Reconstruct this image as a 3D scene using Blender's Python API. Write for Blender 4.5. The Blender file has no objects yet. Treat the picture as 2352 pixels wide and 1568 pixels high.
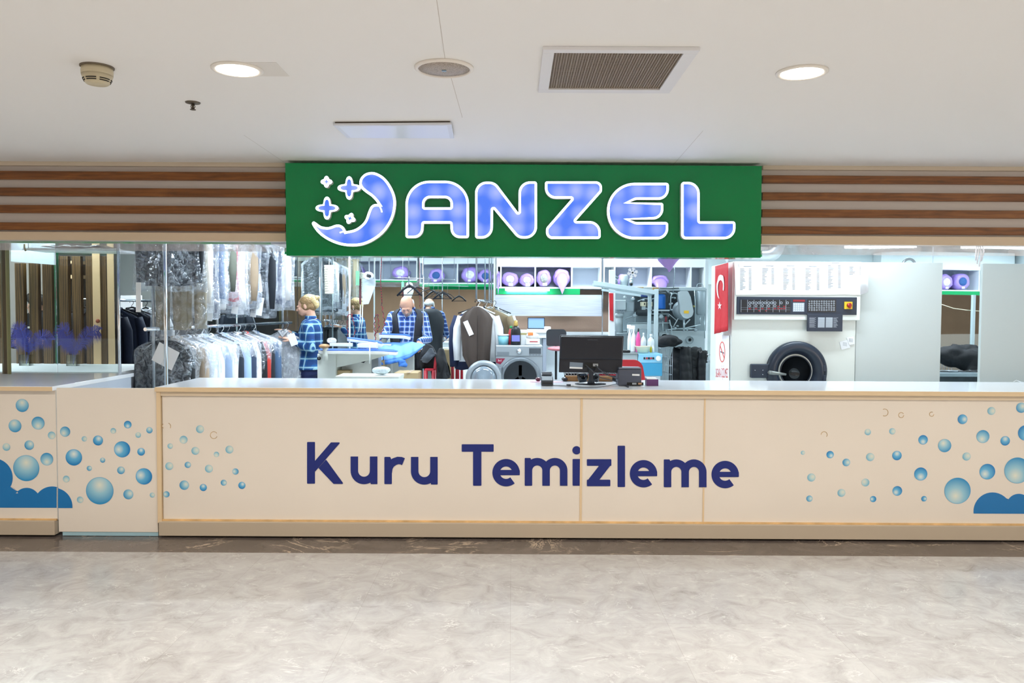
import bpy, math, random
from math import pi, sin, cos, radians as R
from mathutils import Vector as V, Matrix as M4, noise
from mathutils.geometry import tessellate_polygon
random.seed(7)
sc = bpy.context.scene
col = sc.collection
# ------------------------------------------------ camera
F = 1830.0; CX = 1176.0; CY = 784.0; EYE = V((0, 0, 1.59))
cam_rot = M4.Rotation(R(90 - 2.25), 3, 'X') @ M4.Rotation(0.0055, 3, 'Z')
cd = bpy.data.cameras.new('camera'); cam = bpy.data.objects.new('camera', cd); col.objects.link(cam)
cd.sensor_width = 36.0; cd.lens = 36.0 * F / 2352.0; cd.clip_start = 0.05
cam.location = EYE; cam.rotation_euler = cam_rot.to_euler()
sc.camera = cam
# ------------------------------------------------ world, exposure
sc.view_settings.view_transform = 'Standard'; sc.view_settings.look = 'None'
sc.view_settings.gamma = 1.0; sc.view_settings.use_curve_mapping = False
sc.view_settings.exposure = 0.0
w = bpy.data.worlds.new('world'); sc.world = w; w.use_nodes = True
w.node_tree.nodes['Background'].inputs[0].default_value = (1.0, 0.93, 0.85, 1)
w.node_tree.nodes['Background'].inputs[1].default_value = 1.0
ZC = 2.59           # mall ceiling
YF = 5.5            # plane of the shop front
ZI = 0.12           # raised shop floor
ZS = 2.80           # shop ceiling
YB = 10.25          # back wall of the shop
def area(name, loc, rot, sx, sy, power, color, parent=None, spread=None):
    l = bpy.data.lights.new(name, 'AREA'); l.shape = 'RECTANGLE'; l.size = sx; l.size_y = sy
    l.energy = power; l.color = color
    if spread: l.spread = spread
    o = bpy.data.objects.new(name, l); col.objects.link(o); o.location = loc; o.rotation_euler = rot
    if parent: o.parent = parent; o.matrix_parent_inverse = parent.matrix_basis.inverted()
    return o
def ray(px, py):
    return cam_rot @ V(((px - CX) / F, -(py - CY) / F, -1.0))
def at(px, py, Y):
    d = ray(px, py); return EYE + d * (Y / d.y)
def atz(px, py, z):
    d = ray(px, py); return EYE + d * ((z - EYE.z) / d.z)
# ------------------------------------------------ materials
def lin(h):
    if isinstance(h, str):
        h = h.lstrip('#'); c = [int(h[i:i + 2], 16) / 255 for i in (0, 2, 4)]
        return tuple((x / 12.92 if x <= 0.04045 else ((x + 0.055) / 1.055) ** 2.4) for x in c) + (1,)
    return tuple(h) + (1,)
MATS = {}
def mat(name, c, rough=0.5, metal=0.0, emit=0, ec=None, bump=0, bs=40, spec=None, var=0, vs=5, coat=0, sss=0):
    if name in MATS: return MATS[name]
    m = bpy.data.materials.new(name); m.use_nodes = True; nt = m.node_tree; b = nt.nodes['Principled BSDF']
    c = lin(c); b.inputs['Base Color'].default_value = c; b.inputs['Roughness'].default_value = rough
    b.inputs['Metallic'].default_value = metal
    if spec is not None: b.inputs['Specular IOR Level'].default_value = spec
    if coat: b.inputs['Coat Weight'].default_value = coat; b.inputs['Coat Roughness'].default_value = 0.08
    if emit:
        b.inputs['Emission Color'].default_value = lin(ec) if ec else c; b.inputs['Emission Strength'].default_value = emit
    if bump or var:
        tc = nt.nodes.new('ShaderNodeTexCoord')
        n = nt.nodes.new('ShaderNodeTexNoise'); n.inputs['Scale'].default_value = bs; n.inputs['Detail'].default_value = 4
        nt.links.new(tc.outputs['Object'], n.inputs['Vector'])
        if bump:
            bp = nt.nodes.new('ShaderNodeBump'); bp.inputs['Strength'].default_value = bump; bp.inputs['Distance'].default_value = 0.02
            nt.links.new(n.outputs['Fac'], bp.inputs['Height']); nt.links.new(bp.outputs[0], b.inputs['Normal'])
        if var:
            n2 = nt.nodes.new('ShaderNodeTexNoise'); n2.inputs['Scale'].default_value = vs; n2.inputs['Detail'].default_value = 5
            nt.links.new(tc.outputs['Object'], n2.inputs['Vector'])
            hsv = nt.nodes.new('ShaderNodeHueSaturation'); hsv.inputs['Color'].default_value = c
            mr = nt.nodes.new('ShaderNodeMapRange'); mr.inputs[3].default_value = 1 - var; mr.inputs[4].default_value = 1 + var
            mr.inputs[1].default_value = 0.3; mr.inputs[2].default_value = 0.7
            nt.links.new(n2.outputs['Fac'], mr.inputs[0]); nt.links.new(mr.outputs[0], hsv.inputs['Value'])
            nt.links.new(hsv.outputs[0], b.inputs['Base Color'])
    MATS[name] = m; return m
def nodes(name):
    m = bpy.data.materials.new(name); m.use_nodes = True; nt = m.node_tree; b = nt.nodes['Principled BSDF']; MATS[name] = m
    def N(t, **kw):
        n = nt.nodes.new('ShaderNode' + t)
        for k, v in kw.items():
            if k.startswith('i_'):
                kk = k[2:]; kk = int(kk) if kk.isdigit() else kk.replace('_', ' ')
                n.inputs[kk].default_value = v
            else: setattr(n, k, v)
        return n
    def L(a, b_): nt.links.new(a, b_)
    return m, nt, b, N, L
def ramp(N, stops):
    r = N('ValToRGB'); e = r.color_ramp.elements
    while len(e) < len(stops): e.new(0.5)
    for el, (p, c) in zip(e, stops): el.position = p; el.color = lin(c)
    return r
def marble(name, base, stops, scale, vein, veinc, rough, tile=None):
    m, nt, b, N, L = nodes(name)
    tc = N('TexCoord'); n = N('TexNoise', i_Scale=scale, i_Detail=9.0, i_Roughness=0.7, i_Distortion=0.8); L(tc.outputs['Object'], n.inputs['Vector'])
    r = ramp(N, stops); L(n.outputs['Fac'], r.inputs[0])
    # veins: stretched distorted noise ridges
    mp = N('Mapping'); mp.inputs['Scale'].default_value = (1.0, 1.6, 1); mp.inputs['Rotation'].default_value = (0, 0, 0.5)
    L(tc.outputs['Object'], mp.inputs[0])
    n2 = N('TexNoise', i_Scale=vein, i_Detail=7.0, i_Roughness=0.6, i_Distortion=1.6); L(mp.outputs[0], n2.inputs['Vector'])
    s = N('Math', operation='SUBTRACT', i_1=0.5); L(n2.outputs['Fac'], s.inputs[0])
    a = N('Math', operation='ABSOLUTE'); L(s.outputs[0], a.inputs[0])
    mr = N('MapRange', i_1=0.0, i_2=0.018, i_3=1.0, i_4=0.0); L(a.outputs[0], mr.inputs[0])
    n3 = N('TexNoise', i_Scale=vein * 1.7, i_Detail=3.0); L(tc.outputs['Object'], n3.inputs['Vector'])
    mr3 = N('MapRange', i_1=0.48, i_2=0.68, i_3=0.0, i_4=1.0); L(n3.outputs['Fac'], mr3.inputs[0])
    mu = N('Math', operation='MULTIPLY'); L(mr.outputs[0], mu.inputs[0]); L(mr3.outputs[0], mu.inputs[1])
    mx = N('MixRGB', i_Color2=lin(veinc)); L(mu.outputs[0], mx.inputs[0]); L(r.outputs[0], mx.inputs[1])
    out = mx.outputs[0]
    if tile:
        br = N('TexBrick', i_Scale=1.0, offset=0.0); br.inputs['Brick Width'].default_value = tile; br.inputs['Row Height'].default_value = tile
        br.inputs['Mortar Size'].default_value = 0.0015; br.inputs['Mortar Smooth'].default_value = 0.5
        br.inputs['Color1'].default_value = (1, 1, 1, 1); br.inputs['Color2'].default_value = (0.95, 0.95, 0.955, 1); br.inputs['Mortar'].default_value = (0.8, 0.79, 0.77, 1)
        L(tc.outputs['Object'], br.inputs['Vector'])
        m2 = N('MixRGB', blend_type='MULTIPLY', i_Fac=1.0); L(out, m2.inputs[1]); L(br.outputs['Color'], m2.inputs[2]); out = m2.outputs[0]
    L(out, b.inputs['Base Color']); b.inputs['Roughness'].default_value = rough
    return m
def wood(name, c1, c2, c3, axis='X', rough=0.4, scale=1.0):
    m, nt, b, N, L = nodes(name)
    tc = N('TexCoord'); mp = N('Mapping')
    s = {'X': (1.2, 9, 9), 'Z': (12, 12, 0.9)}[axis]
    mp.inputs['Scale'].default_value = tuple(k * scale for k in s); L(tc.outputs['Object'], mp.inputs[0])
    n = N('TexNoise', i_Scale=1.6, i_Detail=6.0, i_Distortion=1.2, i_Roughness=0.65); L(mp.outputs[0], n.inputs['Vector'])
    wv = N('TexWave', i_Scale=1.4, i_Distortion=9.0, i_Detail=3.0); wv.bands_direction = 'Z' if axis == 'X' else 'X'; L(mp.outputs[0], wv.inputs['Vector'])
    mx = N('MixRGB', i_Fac=0.12 if axis == 'X' else 0.35); L(n.outputs['Fac'], mx.inputs[1]); L(wv.outputs['Fac'], mx.inputs[2])
    r = ramp(N, [(0.25, c1), (0.5, c2), (0.75, c3)]); L(mx.outputs[0], r.inputs[0])
    L(r.outputs[0], b.inputs['Base Color']); b.inputs['Roughness'].default_value = rough
    return m
def plaid(name, base, dark, light, sx, sz):
    m, nt, b, N, L = nodes(name)
    tc = N('TexCoord'); sp = N('SeparateXYZ'); L(tc.outputs['Object'], sp.inputs[0])
    ad = N('Math', operation='ADD'); L(sp.outputs[0], ad.inputs[0]); L(sp.outputs[1], ad.inputs[1])
    def band(src, sc_, off, lo, hi):
        mu = N('Math', operation='MULTIPLY', i_1=sc_); L(src, mu.inputs[0])
        a = N('Math', operation='ADD', i_1=off + 50); L(mu.outputs[0], a.inputs[0])
        f = N('Math', operation='FRACT'); L(a.outputs[0], f.inputs[0])
        g = N('Math', operation='GREATER_THAN', i_1=lo); L(f.outputs[0], g.inputs[0])
        l = N('Math', operation='LESS_THAN', i_1=hi); L(f.outputs[0], l.inputs[0])
        p = N('Math', operation='MULTIPLY'); L(g.outputs[0], p.inputs[0]); L(l.outputs[0], p.inputs[1]); return p.outputs[0]
    colr = None
    prev = N('RGB'); prev.outputs[0].default_value = lin(base); cur = prev.outputs[0]
    for src, k in ((ad.outputs[0], sx), (sp.outputs[2], sz)):
        bd = band(src, k, 0.0, 0.0, 0.45)
        fac = N('Math', operation='MULTIPLY', i_1=0.6); L(bd, fac.inputs[0])
        mx = N('MixRGB', i_Color2=lin(dark)); L(fac.outputs[0], mx.inputs[0]); L(cur, mx.inputs[1]); cur = mx.outputs[0]
    for src, k in ((ad.outputs[0], sx), (sp.outputs[2], sz)):
        bd = band(src, k, 0.0, 0.62, 0.80)
        fac = N('Math', operation='MULTIPLY', i_1=0.62); L(bd, fac.inputs[0])
        mx = N('MixRGB', i_Color2=lin(light)); L(fac.outputs[0], mx.inputs[0]); L(cur, mx.inputs[1]); cur = mx.outputs[0]
    L(cur, b.inputs['Base Color']); b.inputs['Roughness'].default_value = 0.85
    return m
def film(name, tint='#f4f8ff', clear=0.7, rough=0.12, bump=0.7, scale=18, glossy=0.5):
    """thin plastic: mostly clear, with crinkled gloss"""
    m, nt, b, N, L = nodes(name); nt.nodes.remove(b)
    out = nt.nodes['Material Output']
    tc = N('TexCoord'); n = N('TexNoise', i_Scale=scale, i_Detail=3.0, i_Distortion=1.5); L(tc.outputs['Object'], n.inputs['Vector'])
    bp = N('Bump', i_Strength=bump, i_Distance=0.04); L(n.outputs['Fac'], bp.inputs['Height'])
    g = N('BsdfGlossy', i_Roughness=rough); g.inputs[0].default_value = lin(tint); L(bp.outputs[0], g.inputs['Normal'])
    d = N('BsdfDiffuse'); d.inputs[0].default_value = lin(tint)
    ms = N('MixShader', i_0=glossy); L(d.outputs[0], ms.inputs[1]); L(g.outputs[0], ms.inputs[2])
    t = N('BsdfTransparent'); m2 = N('MixShader'); 
    n2 = N('MapRange', i_1=0.35, i_2=0.7, i_3=max(0, 1 - clear - 0.12), i_4=min(1, 1 - clear + 0.2)); L(n.outputs['Fac'], n2.inputs[0]); L(n2.outputs[0], m2.inputs[0])
    L(t.outputs[0], m2.inputs[1]); L(ms.outputs[0], m2.inputs[2]); L(m2.outputs[0], out.inputs[0])
    return m
def glassy(name, tint=(0.93, 0.98, 0.97), refl=0.07, rough=0.02):
    m, nt, b, N, L = nodes(name); nt.nodes.remove(b); out = nt.nodes['Material Output']
    t = N('BsdfTransparent'); t.inputs[0].default_value = tuple(tint) + (1,)
    g = N('BsdfGlossy', i_Roughness=rough); fr = N('Fresnel', i_IOR=1.45)
    mx = N('Math', operation='MAXIMUM', i_1=refl); L(fr.outputs[0], mx.inputs[0])
    ms = N('MixShader'); L(mx.outputs[0], ms.inputs[0]); L(t.outputs[0], ms.inputs[1]); L(g.outputs[0], ms.inputs[2]); L(ms.outputs[0], out.inputs[0])
    return m
# ------------------------------------------------ mesh builder
class MB:
    def __init__(s): s.v = []; s.f = []; s.sm = []; s.m = []
    def add(s, vs, fs, smooth=False, mi=0):
        o = len(s.v); s.v += [V(p) for p in vs]; s.f += [tuple(i + o for i in f) for f in fs]
        s.sm += [smooth] * len(fs); s.m += [mi] * len(fs); return s
    def box(s, c, d, rot=None, mi=0):
        x, y, z = d[0] / 2, d[1] / 2, d[2] / 2
        vs = [V((i, j, k)) for i in (-x, x) for j in (-y, y) for k in (-z, z)]
        if rot is not None: vs = [rot @ p for p in vs]
        return s.add([p + V(c) for p in vs], [(0, 1, 3, 2), (4, 6, 7, 5), (0, 4, 5, 1), (2, 3, 7, 6), (0, 2, 6, 4), (1, 5, 7, 3)], False, mi)
    def bx(s, x0, x1, y0, y1, z0, z1, mi=0):
        return s.box(((x0 + x1) / 2, (y0 + y1) / 2, (z0 + z1) / 2), (abs(x1 - x0), abs(y1 - y0), abs(z1 - z0)), None, mi)
    def quadbox(s, p, t, mi=0):
        """p: four corners seen from the front (tl,tr,br,bl); t: offset vector to the back"""
        t = V(t); a = [V(q) for q in p]; return s.add(a + [q + t for q in a], [(3, 2, 1, 0), (4, 5, 6, 7), (0, 1, 5, 4), (1, 2, 6, 5), (2, 3, 7, 6), (3, 0, 4, 7)], False, mi)
    def rings(s, rs, cap=True, smooth=True, mi=0, closed=True):
        n = len(rs[0]); vs = [p for r in rs for p in r]; fs = []
        for i in range(len(rs) - 1):
            for j in range(n if closed else n - 1):
                k = (j + 1) % n; fs.append((i * n + j, i * n + k, (i + 1) * n + k, (i + 1) * n + j))
        s.add(vs, fs, smooth, mi)
        if cap and closed:
            o = len(s.v) - len(vs)
            s.f += [tuple(o + j for j in range(n))[::-1], tuple(o + (len(rs) - 1) * n + j for j in range(n))]; s.sm += [False] * 2; s.m += [mi] * 2
        return s
    def cyl(s, p0, p1, r0, r1=None, n=20, cap=True, mi=0, smooth=True):
        r1 = r0 if r1 is None else r1; p0 = V(p0); p1 = V(p1); d = (p1 - p0).normalized()
        a = d.orthogonal().normalized(); b = d.cross(a)
        return s.rings([[p + a * (r * cos(2 * pi * i / n)) + b * (r * sin(2 * pi * i / n)) for i in range(n)] for p, r in ((p0, r0), (p1, r1))], cap, smooth, mi)
    def lathe(s, prof, c=(0, 0, 0), ax='Z', n=28, cap=True, mi=0):
        """prof: list of (r, h)"""
        c = V(c); rs = []
        for r, h in prof:
            q = []
            for i in range(n):
                t = 2 * pi * i / n; u, w_ = r * cos(t), r * sin(t)
                q.append(c + (V((u, w_, h)) if ax == 'Z' else V((u, h, w_)) if ax == 'Y' else V((h, u, w_))))
            rs.append(q)
        return s.rings(rs, cap, True, mi)
    def ell(s, c, r, n=14, m=10, rot=None, mi=0):
        c = V(c); r = V(r) if not isinstance(r, (int, float)) else V((r, r, r)); rs = []
        for i in range(m + 1):
            t = pi * i / m; t = min(max(t, 0.02), pi - 0.02)
            q = []
            for j in range(n):
                a = 2 * pi * j / n; p = V((r.x * sin(t) * cos(a), r.y * sin(t) * sin(a), r.z * cos(t)))
                q.append(c + (rot @ p if rot is not None else p))
            rs.append(q)
        return s.rings(rs[::-1], True, True, mi)
    def cap(s, p0, p1, r0, r1=None, n=12, mi=0):
        """tapered capsule"""
        r1 = r0 if r1 is None else r1; s.cyl(p0, p1, r0, r1, n, True, mi); s.ell(p0, r0, n, 8, None, mi); s.ell(p1, r1, n, 8, None, mi); return s
    def tube(s, pts, r, n=8, mi=0, closed=False, cap=True):
        pts = [V(p) for p in pts]; rs = []; prev = None; N_ = len(pts)
        for i, p in enumerate(pts):
            if closed: d = pts[(i + 1) % N_] - pts[i - 1]
            else: d = pts[min(i + 1, N_ - 1)] - pts[max(i - 1, 0)]
            if d.length < 1e-9: d = V((0, 0, 1))
            d.normalize()
            a = (prev - d * prev.dot(d)) if prev is not None else d.orthogonal()
            if a.length < 1e-6: a = d.orthogonal()
            a.normalize(); prev = a; b = d.cross(a)
            rr = r[i] if isinstance(r, (list, tuple)) else r
            rs.append([p + a * (rr * cos(2 * pi * k / n)) + b * (rr * sin(2 * pi * k / n)) for k in range(n)])
        if closed: rs.append(rs[0])
        return s.rings(rs, cap and not closed, True, mi)
    def prism(s, loops, fmap, back, mi=0, side=None):
        """loops of 2D points (outer, holes...) -> front by fmap, extruded by vector back"""
        back = V(back)
        l3 = [[V((p[0], p[1], 0)) for p in lp] for lp in loops]; tris = tessellate_polygon(l3)
        flat = [fmap(p[0], p[1]) for lp in loops for p in lp]; n = len(flat)
        fr = [tuple(t) for t in tris]
        def nrm(t): return (flat[t[1]] - flat[t[0]]).cross(flat[t[2]] - flat[t[0]])
        fr = [t if nrm(t).dot(back) < 0 else t[::-1] for t in fr]
        s.add(flat, fr, False, mi)
        if back.length > 1e-6:
            vs = flat + [p + back for p in flat]
            fs = [tuple(i + n for i in t[::-1]) for t in fr]; o = 0
            for lp in loops:
                k = len(lp)
                for i in range(k):
                    j = (i + 1) % k; fs.append((o + i, o + j, o + j + n, o + i + n))
                o += k
            s.add(vs, fs, False, mi if side is None else side)
        return s
    def sheet(s, grid, smooth=True, mi=0):
        return s.rings(grid, False, smooth, mi, closed=False)
    def build(s, name, m, parent=None, world=False, bevel=0, solid=0, sub=0, loc=None):
        me = bpy.data.meshes.new(name)
        vs = s.v
        if world and parent is not None:
            inv = chain(parent).inverted(); vs = [inv @ p for p in vs]
        if loc is not None: vs = [p - V(loc) for p in vs]
        me.from_pydata([tuple(p) for p in vs], [], s.f); me.polygons.foreach_set('use_smooth', s.sm)
        for mm in (m if isinstance(m, (list, tuple)) else [m]): me.materials.append(mm)
        me.polygons.foreach_set('material_index', s.m); me.update()
        o = bpy.data.objects.new(name, me); col.objects.link(o)
        if parent is not None: o.parent = parent
        if loc is not None: o.location = loc
        if bevel:
            b = o.modifiers.new('bevel', 'BEVEL'); b.width = bevel; b.segments = 2; b.limit_method = 'ANGLE'; b.angle_limit = R(40)
        if solid:
            b = o.modifiers.new('solid', 'SOLIDIFY'); b.thickness = solid; b.offset = 0
        if sub:
            b = o.modifiers.new('sub', 'SUBSURF'); b.levels = sub; b.render_levels = sub
        return o
def chain(o):
    m = o.matrix_basis.copy()
    while o.parent is not None: o = o.parent; m = o.matrix_basis @ m
    return m
def thing(name, label, cat, loc=(0, 0, 0), rz=0, group=None):
    o = bpy.data.objects.new(name, None); col.objects.link(o); o.location = loc; o.rotation_euler = (0, 0, rz)
    o.empty_display_size = 0.1; o['label'] = label; o['category'] = cat
    if group: o['group'] = group
    return o
def tag(o, label, cat, group=None):
    o['label'] = label; o['category'] = cat
    if group: o['group'] = group
    return o
def struct(o): o['kind'] = 'structure'; return o
def remesh(mb, name, m, parent, voxel=0.006, smooth=4, world=False):
    o = mb.build(name, m, parent, world=world)
    r = o.modifiers.new('r', 'REMESH'); r.mode = 'VOXEL'; r.voxel_size = voxel; r.use_smooth_shade = True
    s = o.modifiers.new('s', 'SMOOTH'); s.iterations = smooth; s.factor = 0.5
    bpy.context.view_layer.update()
    dg = bpy.context.evaluated_depsgraph_get(); me = bpy.data.meshes.new_from_object(o.evaluated_get(dg))
    for p in me.polygons: p.use_smooth = True
    if not me.materials: me.materials.append(m)
    o.modifiers.clear(); o.data = me; return o
def dup(root, loc=None, rz=None, label=None, group=None):
    r = root.copy(); col.objects.link(r)
    if loc is not None: r.location = loc
    if rz is not None: r.rotation_euler = (0, 0, rz)
    if label: r['label'] = label
    if group: r['group'] = group
    for ch in list(root.children):
        c = ch.copy(); col.objects.link(c); c.parent = r
        for g in ch.children:
            d = g.copy(); col.objects.link(d); d.parent = c
    return r
def rounded(pts, seg=10):
    """closed polygon with a corner radius per vertex"""
    out = []; n = len(pts)
    for i in range(n):
        x, y, r = pts[i]; p = V((x, y)); a = V(pts[i - 1][:2]); b = V(pts[(i + 1) % n][:2])
        u = (a - p); w_ = (b - p); la, lb = u.length, w_.length; u.normalize(); w_.normalize()
        ang = math.acos(max(-1, min(1, u.dot(w_)))); 
        if r < 0.5 or ang > 3.1: out.append((x, y)); continue
        t = min(r / math.tan(ang / 2), la * 0.62, lb * 0.62); rr = t * math.tan(ang / 2)
        c = p + (u + w_).normalized() * (rr / sin(ang / 2)); s0 = p + u * t; s1 = p + w_ * t
        a0 = math.atan2(s0.y - c.y, s0.x - c.x); a1 = math.atan2(s1.y - c.y, s1.x - c.x); d = (a1 - a0 + pi) % (2 * pi) - pi
        k = max(2, int(seg * abs(d) / 1.2) + 1)
        for j in range(k + 1):
            t_ = a0 + d * j / k; out.append((c.x + rr * cos(t_), c.y + rr * sin(t_)))
    res = []
    for p in out:
        if not res or (abs(p[0] - res[-1][0]) + abs(p[1] - res[-1][1])) > 0.05: res.append(p)
    return res
def spline(pts, seg=6):
    """closed Catmull-Rom, points (x,y) or (x,y,1) for a sharp corner"""
    n = len(pts); out = []
    for i in range(n):
        p1 = V(pts[i][:2]); p2 = V(pts[(i + 1) % n][:2])
        p0 = V(pts[i - 1][:2]) if len(pts[i]) < 3 else p1; p3 = V(pts[(i + 2) % n][:2]) if len(pts[(i + 1) % n]) < 3 else p2
        for j in range(seg):
            t = j / seg
            q = 0.5 * ((2 * p1) + (p2 - p0) * t + (2 * p0 - 5 * p1 + 4 * p2 - p3) * t * t + (3 * p1 - p0 - 3 * p2 + p3) * t ** 3)
            out.append((q.x, q.y))
    return out
def inset(loop, d):
    """move a closed loop inwards (positive d) whatever its winding"""
    n = len(loop); A = sum(loop[i - 1][0] * loop[i][1] - loop[i][0] * loop[i - 1][1] for i in range(n)); sg = 1 if A > 0 else -1
    out = []
    for i in range(n):
        p = V(loop[i]); a = p - V(loop[i - 1]); b = V(loop[(i + 1) % n]) - p
        if a.length < 1e-6 or b.length < 1e-6: out.append(tuple(p)); continue
        a.normalize(); b.normalize(); na = V((-a.y, a.x)); nb = V((-b.y, b.x)); m_ = na + nb
        if m_.length < 0.2: m_ = na
        m_.normalize(); k = 1 / max(0.45, m_.dot(na)); q = p + m_ * (sg * d * k); out.append((q.x, q.y))
    # drop points that folded back closer than d to the outline
    res = []
    for i, q in enumerate(out):
        qq = V(q); dm = min((qq - closest(V(loop[j - 1]), V(loop[j]), qq)).length for j in range(n))
        if dm > abs(d) * 0.93: res.append(q)
    return res if len(res) > 3 else out
def closest(a, b, p):
    ab = b - a; t = 0 if ab.length_squared < 1e-12 else max(0, min(1, (p - a).dot(ab) / ab.length_squared)); return a + ab * t
def ribbon(pts, wd):
    """thick 2D polyline as one closed loop"""
    P = [V(p) for p in pts]; l = []; r = []
    for i, p in enumerate(P):
        d = P[min(i + 1, len(P) - 1)] - P[max(i - 1, 0)]; d.normalize(); n = V((-d.y, d.x)) * (wd / 2)
        l.append(tuple(p + n)); r.append(tuple(p - n))
    return l + r[::-1]
def arc(cx, cy, r, a0, a1, n=16):
    return [(cx + r * cos(R(a0 + (a1 - a0) * i / n)), cy + r * sin(R(a0 + (a1 - a0) * i / n))) for i in range(n + 1)]
def circ(cx, cy, r, n=32): return arc(cx, cy, r, 0, 360, n)[:-1]
def text(s, size, name, m, parent, fmap_origin, ax=(1, 0, 0), up=(0, 0, 1), width=None, depth=0.001, align='LEFT'):
    """lettering laid on a plane: origin point, direction of writing and up"""
    cu = bpy.data.curves.new(name, 'FONT'); cu.body = s; cu.size = size; cu.align_x = align; cu.resolution_u = 3
    t = bpy.data.objects.new(name, cu); col.objects.link(t); bpy.context.view_layer.update()
    me = bpy.data.meshes.new_from_object(t.evaluated_get(bpy.context.evaluated_depsgraph_get()))
    bpy.data.objects.remove(t); ax = V(ax).normalized(); up = V(up).normalized(); o0 = V(fmap_origin)
    xs = [v.co.x for v in me.vertices] or [0]; k = 1
    if width: k = width / max(1e-6, max(xs) - min(xs))
    vs = [o0 + ax * (v.co.x * k) + up * v.co.y for v in me.vertices]; mb = MB(); mb.add(vs, [tuple(p.vertices) for p in me.polygons])
    bpy.data.meshes.remove(me)
    return mb
# ------------------------------------------------ common materials
warmwhite = mat('ceiling_paint', '#f1f0ee', 0.6)
lam = mat('cream_laminate', '#e6ddd1', 0.32, var=0.015, vs=2)
lamdk = mat('edge_band', '#dfc6a0', 0.4)
white = mat('white_paint', '#f0f3f4', 0.45)
worktop_m = mat('white_worktop', '#f4f6fa', 0.12)
chrome = mat('chrome', '#d8dde2', 0.12, 1.0)
steel = mat('steel', '#a9b0b6', 0.3, 0.9)
black = mat('black_plastic', '#16171b', 0.35)
dark = mat('dark_grey', '#2a2f3a', 0.4)
wood_s = wood('slat_wood', '#54300f', '#7d4a1e', '#96602c', 'X', 0.38)
wood_v = wood('vertical_slat_wood', '#2e1d0b', '#5a4021', '#7a5c34', 'Z', 0.5)
LW = (1.0, 0.92, 0.83); LC = (0.80, 0.92, 1.0)
# ------------------------------------------------ mall shell
fl = marble('floor_marble', '#d6d1cb', [(0.28, '#93918d'), (0.42, '#aaa8a6'), (0.55, '#b4b3b1'), (0.72, '#bebdbb')], 6.0, 4.5, '#d2d1cf', 0.22, 0.8)
dkm = marble('dark_marble', '#5d544f', [(0.3, '#4a423f'), (0.6, '#665d58'), (0.8, '#7a706a')], 3.0, 1.5, '#cdb9a2', 0.2)
mb = MB().bx(-18, 18, -6, 5.14, -0.1, 0); struct(mb.build('floor', fl))
mb = MB().bx(-9, 9, 5.14, 5.62, -0.1, 0); struct(mb.build('trim_1', dkm))
mb = MB().bx(-18, 18, -6, YF + 0.02, ZC, ZC + 0.1); struct(mb.build('ceiling', warmwhite))
hoard = mat('brown_hoarding', '#a3917f', 0.7, var=0.06, vs=3)
mb = MB().bx(-18, 18, -3.2, -3.1, 0.96, ZC); struct(mb.build('wall_opposite', hoard))
mb = MB().bx(-18, 18, -3.2, -3.1, 0, 0.96); struct(mb.build('wall_opposite_base', white))
# glowing windows added across the hall, unseen fill light for the ceiling
lit = mat('fill_window_glow', '#fff4e4', 0.3, emit=3.2, ec='#fff0dd')
for k, (xa, xb) in enumerate(((-17.6, -11.9), (6.0, 11.4))):
    t = thing('fill_window', 'lit window added across the hall %s, behind the camera, for fill light' % ('on the left' if k == 0 else 'on the right'), 'added light panel', ((xa + xb) / 2, -3.05, 0))
    MB().bx(xa, xb, -3.09, -3.05, 0.35, 2.45).build('pane', lit, t, world=True)
    MB().bx(xa - .06, xb + .06, -3.1, -3.03, 2.45, 2.52).bx(xa - .06, xb + .06, -3.1, -3.03, 0.0, 0.35).build('frame', white, t, world=True)
# small cracks in the ceiling paint
crack = mat('crack', '#cbc4bd', 0.9)
for k, pl in enumerate((((1003, 0), (1022, 134)), ((1036, 178), (1062, 270)), ((560, 310), (652, 372)), ((1615, 300), (1545, 380)))):
    p = [atz(x, y, ZC - 0.0006) for x, y in pl]; d = (p[1] - p[0]).normalized(); n = V((-d.y, d.x, 0)) * 0.0012
    m_ = MB(); m_.add([p[0] - n, p[0] + n, p[1] + n, p[1] - n], [(0, 1, 2, 3)]); struct(m_.build('trim_%d' % (20 + k), crack))
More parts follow.
